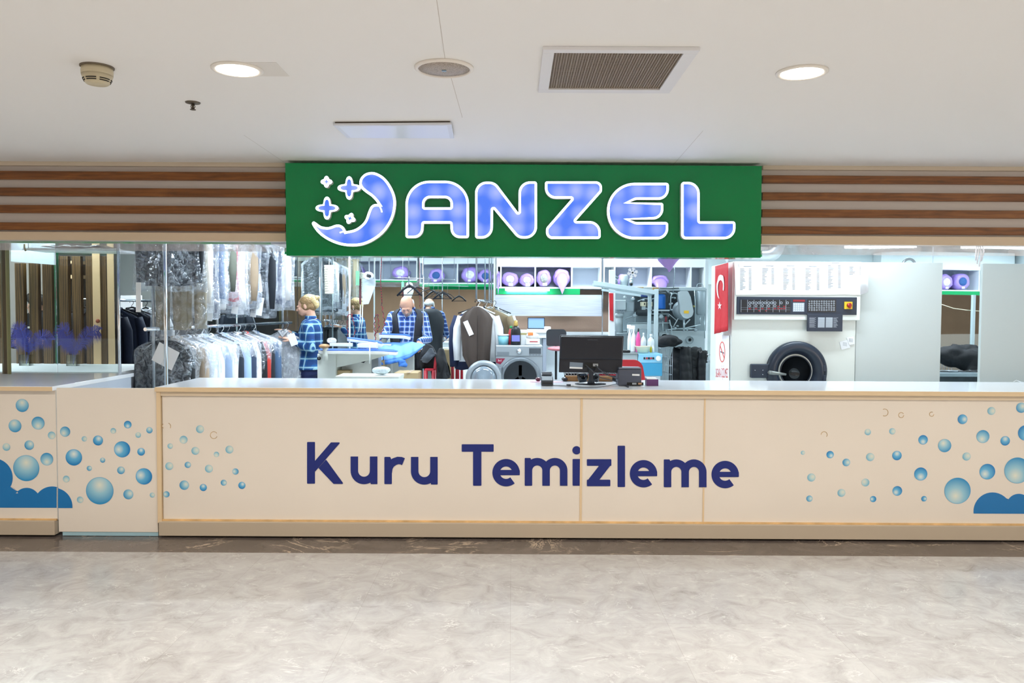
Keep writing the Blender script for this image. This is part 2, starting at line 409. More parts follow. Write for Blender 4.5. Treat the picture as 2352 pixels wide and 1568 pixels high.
# ------------------------------------------------ fascia over the opening
fas = mat('fascia_laminate', '#cfc6bf', 0.28)
def z_at(y, x=1176, Y=YF): return at(x, y, Y).z
ZB = z_at(553); print('fascia bottom', ZB)
SX0 = at(657, 480, YF).x; SX1 = at(1749, 480, YF).x
for side, (xa, xb, xpx) in enumerate(((-9.3, SX0 - 0.005, 300), (SX1 + 0.005, 9.3, 2050))):
    off = (395 - 401) if side == 0 else 3
    zs = [(z_at(t, xpx), z_at(b_, xpx)) for t, b_ in ((([394, 413], [432, 451], [472, 490], [512, 529])[k]) if side == 0 else (([404, 422], [443, 461], [482, 500], [521, 538])[k]) for k in range(4))]
    zb = z_at(552 if side == 0 else 562, xpx)
    struct(MB().bx(xa, xb, YF + 0.03, YF + 0.10, zb, ZC + 0.1).build('wall_front' if side == 0 else 'wall_front.001', fas))
    struct(MB().bx(xa, xb, YF + 0.005, YF + 0.03, zb, zs[3][1] - 0.012).build('trim_%d' % (2 + side), mat('lower_board', '#d9c4a8', 0.35), bevel=0.002))
    struct(MB().bx(xa, xb, YF + 0.0, YF + 0.035, ZC - 0.028, ZC + 0.001).build('trim_%d' % (4 + side), mat('crown', '#cbbda9', 0.5), bevel=0.004))
    sl_ = thing('slatted_cladding', 'four horizontal brown wooden slats on the fascia %s the green sign' % ('left of' if side == 0 else 'right of'), 'wood cladding', ((xa + xb) / 2, YF, zb), 0, 'wooden slats on the shop front')
    for k, (zt, z0) in enumerate(zs):
        MB().bx(xa, xb, YF - 0.004, YF + 0.0295, z0, zt).build('slat', wood_s, sl_, world=True, bevel=0.002)
    # clear glass valance under the fascia
    zv = z_at(562 if side == 0 else 572, xpx)
    g = film('valance_film_%d' % side, '#e6e8ef', 0.72, 0.2, 0.0, 4, 0.4)
    struct(MB().bx(xa, xb, YF + 0.09, YF + 0.095, zv - 0.035, zb).build('trim_%d' % (8 + side), g))
# ------------------------------------------------ sign
YS = YF - 0.10
def sp(px, py): return at(px, py, YS)
grn = mat('green_panel', '#008747', 0.16, spec=0.4)
sign = thing('shop_sign', 'long green shop sign with glowing blue letters and moon emblem', 'sign', (0, YS, 2.1))
m_ = MB(); m_.quadbox([sp(655, 374), sp(1750, 381), sp(1747.5, 592), sp(657.5, 587)], (0, 0.16, 0)); m_.build('panel', grn, sign, world=True, bevel=0.002)
sidew = mat('letter_side', '#dfe0dc', 0.4)
rimm = mat('letter_rim', '#ffffff', 0.4, emit=4.5, ec='#cfdcff')
m, nt, b, N, L = nodes('letter_face')
tc = N('TexCoord'); vo = N('TexVoronoi', i_Scale=7.5); vo.feature = 'SMOOTH_F1'; vo.inputs['Smoothness'].default_value = 0.6; vo.inputs['Randomness'].default_value = 0.35
mp = N('Mapping'); mp.inputs['Scale'].default_value = (1, 0, 1); L(tc.outputs['Object'], mp.inputs[0]); L(mp.outputs[0], vo.inputs['Vector'])
r = ramp(N, [(0.10, '#a9b8ff'), (0.34, '#8aa4fb'), (0.62, '#4377f2')]); mr = N('MapRange', i_1=0.0, i_2=0.9); L(vo.outputs['Distance'], mr.inputs[0]); L(mr.outputs[0], r.inputs[0])
b.inputs['Base Color'].default_value = (0.05, 0.07, 0.2, 1); b.inputs['Roughness'].default_value = 0.25
L(r.outputs[0], b.inputs['Emission Color']); b.inputs['Emission Strength'].default_value = 0.95
face_m = m
D = 0.045
def sign_shape(name, loops, rim, label=None, face=True, depth=D, fill=None):
    fm = lambda x, y: at(x, y, YS) + V((0, -depth, 0))
    # side walls and white front
    m_ = MB(); m_.prism(loops, fm, (0, depth - 0.001, 0), 0, 1); o = m_.build(name, [rimm, sidew], sign, world=True)
    if face:
        ins = [inset(loops[0], rim)] + [inset(h, -rim) for h in loops[1:]]
        f2 = lambda x, y: at(x, y, YS) + V((0, -depth - 0.0025, 0))
        m_ = MB(); m_.prism(ins, f2, (0, 0.002, 0)); f = m_.build('face', fill or face_m, sign, world=True)
        f.parent = o
    if label: o['label'] = label
    return o
c1 = lambda pts: [(660 + p[0] / 4.3556, 370 + p[1] / 4.3556) + tuple(q / 4.3556 for q in p[2:]) for p in pts]
c1s = lambda pts: [(660 + p[0] / 4.3556, 370 + p[1] / 4.3556) + tuple(p[2:]) for p in pts]
c2 = lambda pts: [(1180 + p[0] / 4.0552, 370 + p[1] / 4.0552) + tuple(q / 4.0552 for q in p[2:]) for p in pts]
moon = spline(c1s([(265, 640), (330, 730), (430, 800), (550, 845), (680, 857), (800, 835), (920, 770), (1010, 680), (1070, 570), (1095, 450), (1085, 350), (1040, 250), (980, 175), (910, 132), (850, 121), (790, 137), (745, 182), (733, 240), (755, 285), (800, 325), (850, 360), (895, 405), (918, 438, 1), (880, 440), (845, 465), (820, 520), (790, 600), (740, 655), (680, 690), (600, 708, 1), (580, 670), (545, 645), (500, 643), (450, 660), (410, 667), (350, 655), (300, 620), (278, 611)]), 5)
sign_shape('moon_emblem', [moon], 5.6)
# the two curling white lines where the cloud shapes overlap
for pts in (((913, 436), (935, 460), (950, 490), (958, 520)), ((598, 706), (575, 712), (556, 716), (540, 722))):
    loop = ribbon([c1([p])[0] for p in pts], 3.0)
    MB().prism([loop], lambda x, y: at(x, y, YS) + V((0, -D - 0.004, 0)), (0, 0.003, 0)).build('curl_line', rimm, sign, world=True)
def star(cx, cy, rr, mid, ex, rot=0):
    l = []
    for i in range(64):
        t = 2 * pi * i / 64; q = rr * (mid + (1 - mid) * abs(cos(2 * t)) ** ex); l.append((cx + q * cos(t + R(rot)), cy + q * sin(t + R(rot))))
    return c1(l)
for (cx, cy, rr, mid, ex, rot, rim) in ((632, 278, 116, 0.5, 2.2, 0, 5.2), (412, 478, 114, 0.5, 2.2, 0, 5.2), (407, 217, 58, 0.66, 1.6, 0, 9), (640, 580, 57, 0.66, 1.6, 22, 9)):
    lp = star(cx, cy, rr, mid, ex, rot)
    ccx, ccy = c1([(cx, cy)])[0]
    o = sign_shape('star_emblem', [lp], 0, face=False)
    k = 0.74 if rim < 6 else 0.36
    ins = c1([(cx + rr * k * (0.42 + 0.58 * abs(cos(2 * t)) ** 2.4) * cos(t + R(rot)), cy + rr * k * (0.42 + 0.58 * abs(cos(2 * t)) ** 2.4) * sin(t + R(rot))) for t in [2 * pi * i / 64 for i in range(64)]])
    f = MB().prism([ins], lambda x, y: at(x, y, YS) + V((0, -D - 0.0025, 0)), (0, 0.002, 0)).build('face', face_m, sign, world=True); f.parent = o
RIM = 5.4
A_ = rounded([(933.5, 417.5, 54), (1078, 417.5, 54), (1078, 548, 6), (1037, 548, 36), (1035.5, 515, 1), (975, 515, 1), (973, 548, 36), (933.5, 548, 6)])
Ah = rounded([(976.5, 478, 1), (976.5, 457, 22), (1036, 457, 22), (1036, 478, 1)])
sign_shape('letter', [A_, Ah], RIM)
N_ = rounded([(1092, 419.5, 26), (1137, 419.5, 26), (1191, 491, 1), (1191, 419, 34), (1233, 419, 6), (1233, 549, 29), (1190, 549, 24), (1133, 481, 1), (1132, 549, 32), (1092, 549, 6)])
sign_shape('letter', [N_], RIM)
Z_ = rounded(c2([(288, 198, 22), (815, 198, 60), (815, 292, 45), (572, 565, 3), (802, 565, 130), (803, 729, 28), (298, 729, 60), (298, 630, 50), (535, 358, 3), (288, 358, 125)]))
sign_shape('letter', [Z_], RIM)
E_ = rounded(c2([(862, 212, 255), (1432, 212, 25), (1432, 368, 118), (1130, 368, 70), (1060, 393, 0), (1381, 396, 22), (1381, 549, 118), (1060, 551, 0), (1130, 574, 70), (1426, 574, 25), (1426, 733, 118), (862, 733, 255)]))
sign_shape('letter', [E_], RIM)
L_ = rounded(c2([(1546, 203, 28), (1717, 203, 135), (1717, 567, 4), (2047, 567, 25), (2047, 732, 125), (1546, 732, 45)]))
sign_shape('letter', [L_], RIM)
# ------------------------------------------------ counter
ZT = at(1100, 893, YF - 0.04).z; print('counter top', ZT)
XC0 = at(366, 1000, YF).x; XC1 = 5.2
counter = thing('service_counter', 'long cream service counter with white worktop and dark blue lettering', 'counter', (0, YF, 0))
def par(mb, name, m, **k): return mb.build(name, m, counter, world=True, **k)
wt = MB().bx(XC0 - 0.01, XC1, YF - 0.035, 6.24, ZT - 0.03, ZT); par(wt, 'worktop', worktop_m, bevel=0.003)
par(MB().bx(XC0 - 0.012, XC1, YF - 0.038, YF - 0.034, ZT - 0.031, ZT - 0.001), 'worktop_edge', lamdk)
par(MB().bx(XC0 + 0.01, XC1, YF - 0.015, YF, ZT - 0.062, ZT - 0.03), 'top_rail', mat('rail_cream', '#d9c7ad', 0.4))
par(MB().bx(XC0 - 0.01, XC0 + 0.018, YF - 0.02, 6.2, 0.1, ZT - 0.03), 'end_panel', lamdk, bevel=0.001)
XJ = [XC0 + 0.018, at(1335, 1050, YF).x, at(1616.5, 1050, YF).x, XC1]
ZP = z_at(1199, 1100)
for k in range(3):
    par(MB().bx(XJ[k] + 0.003, XJ[k + 1] - 0.003, YF, YF + 0.02, ZP, ZT - 0.03), 'front_panel', lam, bevel=0.0015)
par(MB().bx(XJ[1] - 0.009, XJ[1] + 0.007, YF - 0.004, YF + 0.001, ZP, ZT - 0.062), 'joint_strip', lamdk)
par(MB().bx(XJ[2] - 0.004, XJ[2] + 0.007, YF - 0.004, YF + 0.001, ZP, ZT - 0.062), 'joint_strip', lamdk)
par(MB().bx(XC0, XC1, YF - 0.03, YF + 0.05, 0.012, ZP), 'plinth', mat('plinth', '#b9ab97', 0.45), bevel=0.004)
par(MB().bx(XC0, XC1, YF - 0.012, YF - 0.0, ZP - 0.001, ZP + 0.012), 'silicone_bead', mat('yellowed_sealant', '#d8b27c', 0.6, var=0.25, vs=9))
par(MB().bx(XC0 + 0.02, XC1, 6.15, 6.17, 0.14, ZT - 0.03), 'back_panel', white)
# lettering
blu = mat('lettering_blue', '#061f74', 0.4)
q = lambda pts: [(640 + x / 2.1, 960 + y / 2.1) for x, y in pts]
def lw(loops, tilt=0):
    m_ = MB()
    for i, lp in enumerate(loops): m_.prism([rounded([(x, y, 1.6) for x, y in q(lp)], 4) if len(lp) < 9 else q(lp)], lambda x, y: at(x, y, YF - 0.0030 - 0.0006 * i), (0, 0.0026 + 0.0006 * i, 0))
    par(m_, 'vinyl_letter', blu)
W_ = 36
def e_(cx, cy, r=48): return [ribbon(arc(cx, cy, r, 0, -310, 40), W_), [(cx - 50, cy - 13), (cx + 66, cy - 13), (cx + 66, cy + 12), (cx - 50, cy + 12)]]
def m_let(x, top, bot, gap=85):
    L_ = [[(x, top), (x + 28, top), (x + 36, top + 22), (x + 36, bot), (x, bot)]]
    for k in (1, 2):
        cx = x + 18 + gap * (k - 0.5); r = gap / 2
        L_.append(ribbon([(cx - r, top + 75)] + arc(cx, top + 18 + r, r, 180, 360, 18) + [(cx + r, bot)], W_))
    return L_
lw([[(137, 115), (175, 115), (175, 316), (137, 316)], [(170, 212), (252, 117), (298, 117), (172, 262)], [(192, 240), (228, 200), (313, 317), (265, 317)]])
def u_(x, top, bot): return [ribbon([(x + 18, top)] + arc(x + 64.5, bot - 64, 46.5, 180, 0, 20) + [(x + 111, top)], W_), [(x + 93, top + 1), (x + 129, top + 1), (x + 129, bot), (x + 97, bot), (x + 93, bot - 20)]]
lw(u_(347, 185, 318))
lw([[(510, 187), (538, 187), (546, 205), (546, 318), (510, 318)], ribbon([(529, 262), (532, 240), (542, 222), (558, 210), (575, 204), (590, 205), (602, 210)], W_)])
lw(u_(638, 187, 320))
lw([[(883, 126), (1037, 126), (1037, 162), (883, 162)], [(938, 126), (978, 126), (978, 326), (938, 326)]])
lw(e_(1097, 263)); lw(m_let(1187, 192, 326))
lw([[(1418, 197), (1455, 197), (1455, 326), (1418, 326)], circ(1437, 155, 20)])
lw([[(1487, 198), (1605, 198), (1605, 230), (1487, 230)], [(1487, 297), (1600, 297), (1600, 328), (1487, 328)], [(1552, 222), (1605, 222), (1541, 305), (1487, 305)]])
lw([[(1635, 133), (1671, 133), (1671, 332), (1635, 332)]])
lw(e_(1760, 268)); lw(m_let(1858, 199, 333)); lw(e_(2154, 272))
# bubbles
def bubble_mat(name, lo, hi, edge):
    m, nt, b, N, L = nodes(name)
    tc = N('TexCoord'); mp = N('Mapping'); mp.inputs['Location'].default_value = (-0.0, 0, -0.42); L(tc.outputs['Object'], mp.inputs[0])
    ln = N('VectorMath', operation='LENGTH'); L(mp.outputs[0], ln.inputs[0])
    mr = N('MapRange', i_1=0.0, i_2=1.42); L(ln.outputs['Value'], mr.inputs[0])
    r = ramp(N, [(0.02, lo), (0.45, hi), (0.95, edge)]); L(mr.outputs[0], r.inputs[0])
    l2 = N('VectorMath', operation='LENGTH'); L(tc.outputs['Object'], l2.inputs[0])
    gt = N('MapRange', i_1=0.93, i_2=1.0, i_3=0.0, i_4=0.6); L(l2.outputs['Value'], gt.inputs[0])
    mx = N('MixRGB', i_Color2=lin(edge)); L(gt.outputs[0], mx.inputs[0]); L(r.outputs[0], mx.inputs[1]); L(mx.outputs[0], b.inputs['Base Color'])
    b.inputs['Roughness'].default_value = 0.35; return m
bmats = [bubble_mat('bubble_pale', '#dfe0d2', '#bcd6d6', '#6fb4d0'), bubble_mat('bubble_mid', '#e0e4d8', '#93c7da', '#2a8fc6'), bubble_mat('bubble_strong', '#dfe8e2', '#62b3dc', '#0a7cc0')]
disc = []
for k in range(3):
    mm = MB(); mm.add([(cos(2 * pi * i / 40), 0, sin(2 * pi * i / 40)) for i in range(40)], [tuple(range(40))[::-1]]); me = bpy.data.meshes.new('bubble'); me.from_pydata([tuple(v) for v in mm.v], [], mm.f); me.materials.append(bmats[k]); disc.append(me)
def bubbles(lst, parent, Y):
    inv = chain(parent).inverted()
    for (x, y, r, k, a) in lst:
        o = bpy.data.objects.new('bubble_sticker', disc[k]); col.objects.link(o); p = at(x, y, Y); o.parent = parent
        o.location = inv @ p; s = r / F * Y; o.scale = (s, 1, s); o.rotation_euler = (0, R(a), 0)
def cb(scale, ox, oy, lst): return [(ox + x / scale, oy + y / scale, r / scale, k, a) for x, y, r, k, a in lst]
s1 = 3.7333
left_b = cb(s1, 0, 880, [(190, 190, 56, 1, 0), (128, 365, 55, 1, -20), (326, 341, 56, 1, 180), (443, 446, 33, 0, 150), (55, 546, 33, 0, 0), (250, 530, 41, 1, 45), (401, 650, 55, 1, 180), (225, 727, 113, 1, 0)])
gate_b = cb(s1, 0, 880, [(558, 414, 44, 1, 225), (723, 476, 23, 0, 90), (840, 490, 43, 2, 20), (971, 407, 24, 0, 180), (1095, 354, 33, 2, 180), (1185, 443, 24, 0, 0), (1281, 402, 27, 1, 0), (633, 635, 71, 2, 0), (1047, 566, 70, 2, 270), (1210, 587, 33, 2, 0), (880, 659, 22, 1, 0), (766, 729, 22, 1, 60), (1037, 746, 33, 1, 30), (1234, 798, 71, 2, 290), (568, 820, 29, 0, 180), (855, 921, 119, 1, 0), (687, 998, 28, 0, 120), (1100, 952, 43, 1, 60), (1306, 958, 22, 0, 60)])
main_b = cb(s1, 0, 880, [(1715, 393, 34, 0, 60), (1574, 483, 34, 0, 200), (1459, 538, 23, 0, 60), (1675, 579, 34, 0, 60), (1967, 568, 34, 0, 60), (1856, 609, 23, 0, 200), (1451, 710, 34, 0, 60), (1610, 699, 27, 1, 70), (1791, 732, 34, 0, 60), (2019, 756, 27, 1, 270), (1580, 873, 41, 1, 60), (1743, 893, 31, 2, 0), (1918, 852, 26, 1, 90), (2074, 875, 31, 2, 30), (1427, 951, 27, 1, 270)])
s2 = 3.7325
main_b += cb(s2, 1780, 880, [(239, 595, 18, 0, 90), (473, 611, 32, 2, 135), (612, 678, 33, 1, 90), (796, 418, 27, 0, 0), (1006, 411, 27, 0, 90), (817, 632, 35, 0, 60), (1046, 619, 41, 2, 0), (1270, 484, 41, 2, 180), (1455, 534, 57, 1, 330), (1608, 308, 42, 2, 90), (1856, 237, 34, 0, 90), (2112, 209, 44, 1, 45), (1783, 456, 56, 1, 200), (1974, 493, 41, 2, 0), (2150, 425, 67, 2, 135), (312, 807, 35, 0, 60), (776, 850, 34, 0, 300), (570, 939, 34, 0, 60), (296, 988, 27, 1, 90), (842, 992, 27, 2, 270), (1049, 922, 42, 2, 225), (1278, 989, 24, 2, 90), (1250, 777, 57, 2, 180), (1643, 627, 35, 0, 60), (1821, 757, 68, 2, 225), (1565, 921, 114, 1, 200), (2078, 747, 113, 1, 200)])
bubbles(main_b, counter, YF - 0.0016)
cloud = mat('cloud_blue', '#0a72b4', 0.4)
def lobe(cx, cy, r, a0, a1, n=16): return arc(cx, cy, r, a0, a1, n)
cl = [(1780 + x / s2, 880 + y / s2) for x, y in ([(1704, 1116)] + lobe(1866, 1098, 163, 178, 326) + lobe(2092, 1055, 108, 207, 330) + lobe(2260, 1000, 140, 215, 360) + [(2400, 1119)])]
par(MB().prism([cl], lambda x, y: at(x, y, YF - 0.002), (0, 0.0015, 0)), 'cloud_sticker', cloud)
# glue rings left by missing stickers
glue = mat('glue_mark', '#c3a67c', 0.7, var=0.3, vs=30)
def glue_ring(x, y, r, a0, a1, w_=1.4, parent=counter, nm='glue_mark'):
    MB().prism([ribbon(arc(x, y, r, a0, a1, 16), w_)], lambda a, b_: at(a, b_, YF - 0.0014), (0, 0.0008, 0)).build(nm, glue, parent, world=True)
for x, y, r, a0, a1 in ((491, 999, 8, 20, 330), (384, 979, 8, -70, 30), (377, 978, 5, 100, 250), (2032, 947, 8, -120, 120), (2070, 953, 6, 0, 330), (2140, 951, 5, 0, 300), (1893, 998, 7, 180, 400)): glue_ring(x, y, r, a0, a1)
# ------------------------------------------------ gate and left counter
XG0 = at(131, 1050, YF).x
gate = thing('counter_gate', 'plain cream gate panel with blue bubbles between the two counters', 'gate', ((XG0 + XC0) / 2, YF, 0))
def pg(mb, name, m, **k): return mb.build(name, m, gate, world=True, **k)
pg(MB().bx(XG0 + 0.006, XC0 - 0.016, YF - 0.004, YF + 0.018, z_at(1221, 250), z_at(891, 250)), 'panel', lam, bevel=0.0015)
pg(MB().bx(XG0 + 0.03, XC0 - 0.016, YF + 0.0, YF + 0.02, 0.003, z_at(1221, 250) - 0.001), 'bottom_seal', mat('blue_seal', '#9cc0cc', 0.5))
bubbles(gate_b, gate, YF - 0.0056)
XL0 = -6.0
lc = thing('display_counter', 'white topped display counter with bubble stickers at the far left', 'counter', (XG0 - 0.6, YF, 0))
def pl(mb, name, m, **k): return mb.build(name, m, lc, world=True, **k)
ZL = ZT
pl(MB().bx(XL0, XG0 - 0.004, YF - 0.035, 6.65, ZL - 0.03, ZL), 'worktop', worktop_m, bevel=0.002)
pl(MB().bx(XL0, XG0 - 0.005, YF - 0.038, YF - 0.034, ZL - 0.031, ZL - 0.003), 'worktop_edge', lamdk)
pl(MB().bx(XL0, XG0 - 0.004, YF, YF + 0.02, ZP, ZL - 0.03), 'front_panel', lam, bevel=0.001)
pl(MB().bx(XG0 - 0.02, XG0 - 0.004, YF + 0.02, 6.6, ZI, ZL - 0.03), 'end_panel', mat('end_grey', '#c3cad6', 0.4))
pl(MB().bx(XL0, XG0 - 0.01, YF - 0.03, YF + 0.05, 0.012, ZP), 'plinth', MATS['plinth'], bevel=0.004)
pl(MB().bx(XL0, XG0 - 0.004, YF - 0.012, YF, ZP - 0.001, ZP + 0.01), 'silicone_bead', MATS['yellowed_sealant'])
bubbles(left_b, lc, YF - 0.0016)
cl = [(x / s1, 880 + y / s1) for x, y in ([(-60, 1066), (-60, 640)] + lobe(-60, 810, 168, 280, 388) + lobe(65, 985, 100, 290, 335) + lobe(228, 1012, 116, 216, 324) + lobe(447, 1042, 158, 220, 302) + [(485, 890), (485, 1067)])]
pl(MB().prism([cl], lambda x, y: at(x, y, YF - 0.002), (0, 0.0015, 0)), 'cloud_sticker', cloud)
cl = [(x / s1, 880 + y / s1) for x, y in ([(497, 1069), (497, 893)] + lobe(460, 1056, 160, 285, 366, 14) + [(620, 1069)])]
pg(MB().prism([cl], lambda x, y: at(x, y, YF - 0.006), (0, 0.0015, 0)), 'cloud_sticker', cloud)
# ------------------------------------------------ ceiling things
def downlight(px, py, label, group='round ceiling downlights', pos=None, patch=False):
    p = atz(px, py, ZC) if pos is None else V(pos); t = thing('ceiling_downlight', label, 'ceiling light', (p.x, p.y, ZC), 0, group)
    MB().lathe([(0.105, -0.0), (0.105, -0.006), (0.098, -0.010), (0.086, -0.008), (0.086, -0.001)], n=40).build('ring', mat('trim_ring', '#efeae2', 0.3), t)
    MB().lathe([(0.0855, -0.0015), (0.0855, -0.0075)], n=40).build('diffuser', mat('lamp_glow', '#fff3e0', 0.5, emit=14, ec='#fff1dc'), t)
    if patch: MB().bx(0.02, 0.19, -0.09, 0.10, -0.0015, -0.0002).build('patch_plate', mat('patch', '#e4e0da', 0.5), t)
    area('lamp', (p.x, p.y, ZC - 0.015), (0, 0, 0), 0.15, 0.15, 29, LW, t, R(150))
    return t
downlight(545, 158, 'lit round downlight left of the speaker, with a pale patch beside it', patch=True)
downlight(1842, 165, 'lit round downlight to the right of the air grille')
for x in (-3.5, -1.15, 1.2, 3.55):
    for y in (0.9, -1.5): 
        area('mall_lamp', (x, y, ZC - 0.015), (0, 0, 0), 0.15, 0.15, 29, LW, None, R(150))
for x in (-3.5, 3.55): area('mall_lamp', (x, 3.3, ZC - 0.015), (0, 0, 0), 0.15, 0.15, 29, LW, None, R(150))
# speaker
p = atz(1020, 155, ZC); t = thing('ceiling_speaker', 'round grey mesh ceiling speaker with a tiny central badge', 'speaker', (p.x, p.y, ZC))
MB().lathe([(0.122, 0), (0.122, -0.006), (0.112, -0.012), (0.106, -0.010), (0.106, -0.002)], n=48).build('rim', mat('speaker_rim', '#ece6de', 0.4), t)
m, nt, b, N, L = nodes('speaker_mesh'); tc = N('TexCoord'); vo = N('TexVoronoi', i_Scale=240.0); L(tc.outputs['Object'], vo.inputs['Vector']); r = ramp(N, [(0.2, '#6f655c'), (0.5, '#b3a89e')]); L(vo.outputs['Distance'], r.inputs[0]); L(r.outputs[0], b.inputs['Base Color'])
MB().lathe([(0.106, -0.003), (0.106, -0.006), (0.05, -0.011), (0.0, -0.012)], n=48).build('grille', m, t)
MB().box((0, 0, -0.0135), (0.018, 0.018, 0.004)).build('badge', mat('badge', '#8fa9b6', 0.3, 0.5), t)
# air grille
t = thing('air_grille', 'square brown mesh air grille with wide white frame on ceiling', 'air vent', (*atz(1425, 155, ZC).xy, ZC))
cor = [atz(x, y, ZC) for x, y in ((1247, 106), (1608, 107), (1538, 208), (1236, 206))]
cx, cy = sum(c.x for c in cor) / 4, sum(c.y for c in cor) / 4
ux = ((cor[1] - cor[0]) + (cor[2] - cor[3])).normalized(); uy = V((-ux.y, ux.x, 0)); hw = ((cor[1] - cor[0]).length + (cor[2] - cor[3]).length) / 4; hd = abs((cor[0] - cor[3]).dot(uy) + (cor[1] - cor[2]).dot(uy)) / 4
def gq(a, b_, z): return V((cx, cy, z)) + ux * a + uy * b_
m_ = MB()
for (a0, a1, b0, b1) in ((-hw, hw, hd - 0.055, hd), (-hw, hw, -hd, -hd + 0.04), (-hw, -hw + 0.045, -hd + 0.04, hd - 0.055), (hw - 0.055, hw, -hd + 0.04, hd - 0.055)):
    m_.quadbox([gq(a0, b1, ZC - 0.014), gq(a1, b1, ZC - 0.014), gq(a1, b0, ZC - 0.014), gq(a0, b0, ZC - 0.014)], (0, 0, 0.014))
m_.build('frame', mat('vent_white', '#e3e3e6', 0.45), t, world=True, bevel=0.002)
MB().quadbox([gq(-hw + .04, hd - .05, ZC - 0.002), gq(hw - .05, hd - .05, ZC - 0.002), gq(hw - .05, -hd + .035, ZC - 0.002), gq(-hw + .04, -hd + .035, ZC - 0.002)], (0, 0, 0.0015)).build('backing', mat('vent_dark', '#3b3128', 0.8), t, world=True)
m_ = MB(); n = 46
for i in range(n + 1):
    a = -hw + .045 + (2 * hw - .10) * i / n; w_ = 0.0025 if i % 2 else 0.0016
    m_.quadbox([gq(a - w_, hd - .055, ZC - 0.008), gq(a + w_, hd - .055, ZC - 0.008), gq(a + w_, -hd + .04, ZC - 0.008), gq(a - w_, -hd + .04, ZC - 0.008)], (0, 0, 0.005))
for i in range(n + 1):
    b_ = -hd + .04 + (2 * hd - .095) * i / n
    m_.quadbox([gq(-hw + .045, b_ + .0025, ZC - 0.006), gq(hw - .055, b_ + .0025, ZC - 0.006), gq(hw - .055, b_ - .0025, ZC - 0.006), gq(-hw + .045, b_ - .0025, ZC - 0.006)], (0, 0, 0.004))
m_.build('mesh_grid', mat('vent_mesh', '#8d7e6c', 0.5), t, world=True)
# access hatch
t = thing('access_hatch', 'flat rectangular white ceiling hatch hanging slightly open above the sign', 'hatch', (*atz(905, 302, ZC).xy, ZC))
cr = [atz(x, y, ZC - 0.02) for x, y in ((765, 288), (1037, 286), (1043, 318), (797, 317))]
MB().quadbox([cr[0], cr[1], cr[2], cr[3]], (0, 0, 0.012)).build('panel', mat('hatch', '#dcdfe6', 0.35), t, world=True, bevel=0.002)
c_ = sum(cr, V()) / 4; inn = [c_ + (q_ - c_) * 0.92 + V((0, 0, -0.001)) for q_ in cr]
MB().quadbox(inn, (0, 0, 0.002)).build('inset_sheet', mat('hatch_in', '#e4e9f2', 0.3), t, world=True)
MB().quadbox([c_ + (q_ - c_) * 0.97 + V((0, 0, 0.012)) for q_ in cr], (0, 0, 0.0078)).build('gap', mat('shadow_gap', '#4a4238', 0.9), t, world=True)
# smoke detector
p = atz(223, 153, ZC); t = thing('smoke_detector', 'aged beige domed smoke detector near the left edge', 'smoke detector', (p.x, p.y, ZC))
bei = mat('aged_beige', '#c9bd9f', 0.4)
MB().lathe([(0.066, 0), (0.066, -0.004), (0.063, -0.006)], n=32).build('mounting_plate', mat('mount_dark', '#6e6250', 0.6), t)
MB().lathe([(0.060, -0.006), (0.062, -0.02), (0.061, -0.034), (0.0595, -0.036)], n=32).build('base', bei, t)
MB().lathe([(0.0605, -0.036), (0.056, -0.05), (0.049, -0.064), (0.045, -0.070), (0.041, -0.073), (0.0, -0.075)], n=32).build('dome', bei, t)
sl = MB()
for lv in (-0.055, -0.0625):
    rr = 0.0537 if lv > -0.06 else 0.0500
    for k in range(6):
        a0 = k * pi / 3 + 0.12; sl.rings([[V((rr * s_ * cos(a), rr * s_ * sin(a), lv + dz)) for (s_, dz) in ((1.03, 0.0018), (1.0, -0.0018))] for a in [a0 + j * 0.09 for j in range(10)]], False, False, closed=False)
sl.build('slot', mat('slot_black', '#1c1712', 0.8), t, solid=0.002)
# sprinkler
p = atz(443, 235, ZC); t = thing('sprinkler_head', 'small dark metal sprinkler head between detector and hatch', 'sprinkler', (p.x, p.y, ZC))
dm = mat('aged_metal', '#6b6256', 0.35, 0.8)
MB().lathe([(0.036, 0), (0.034, -0.004), (0.012, -0.008)], n=24).build('escutcheon', dm, t)
MB().cyl((0, 0, -0.006), (0, 0, -0.034), 0.006).build('stem', dm, t)
m_ = MB(); m_.lathe([(0.014, -0.036), (0.014, -0.034)], n=16); m_.build('deflector', dm, t)
m_ = MB(); m_.tube([(-0.006, 0, -0.01), (-0.011, 0, -0.02), (-0.004, 0, -0.035)], 0.0018); m_.tube([(0.006, 0, -0.01), (0.011, 0, -0.02), (0.004, 0, -0.035)], 0.0018); m_.build('yoke', dm, t)
# ------------------------------------------------ shop room
wallw = mat('shop_wall', '#e9f0f2', 0.5)
stile = mat('shop_floor', '#cfd4d6', 0.3, var=0.04, vs=3)
struct(MB().bx(-6.5, 9.3, YF + 0.1, YB + 0.3, 0.0, ZI).build('floor.001', stile))
struct(MB().bx(-6.5, 9.3, YF + 0.03, YB + 0.3, ZS, ZS + 0.1).build('ceiling.001', wallw))
struct(MB().bx(-6.5, 9.3, YB + 0.05, YB + 0.15, ZI, ZS).build('wall_back', wallw))
struct(MB().bx(-6.5, -6.4, YF + 0.1, YB + 0.05, 0, ZS).build('wall_left', wallw))
struct(MB().bx(9.2, 9.3, YF + 0.1, YB + 0.05, 0, ZS).build('wall_right', wallw))
struct(MB().bx(SX0, SX1, YF + 0.07, YF + 0.12, 2.02, ZS).build('wall_front.002', wallw))
struct(MB().bx(SX1, 9.2, YF + 0.105, YF + 0.12, 2.09, ZS).build('wall_front.003', wallw))
struct(MB().bx(-9.2, SX0, YF + 0.105, YF + 0.12, 2.09, ZS).build('wall_front.004', wallw))
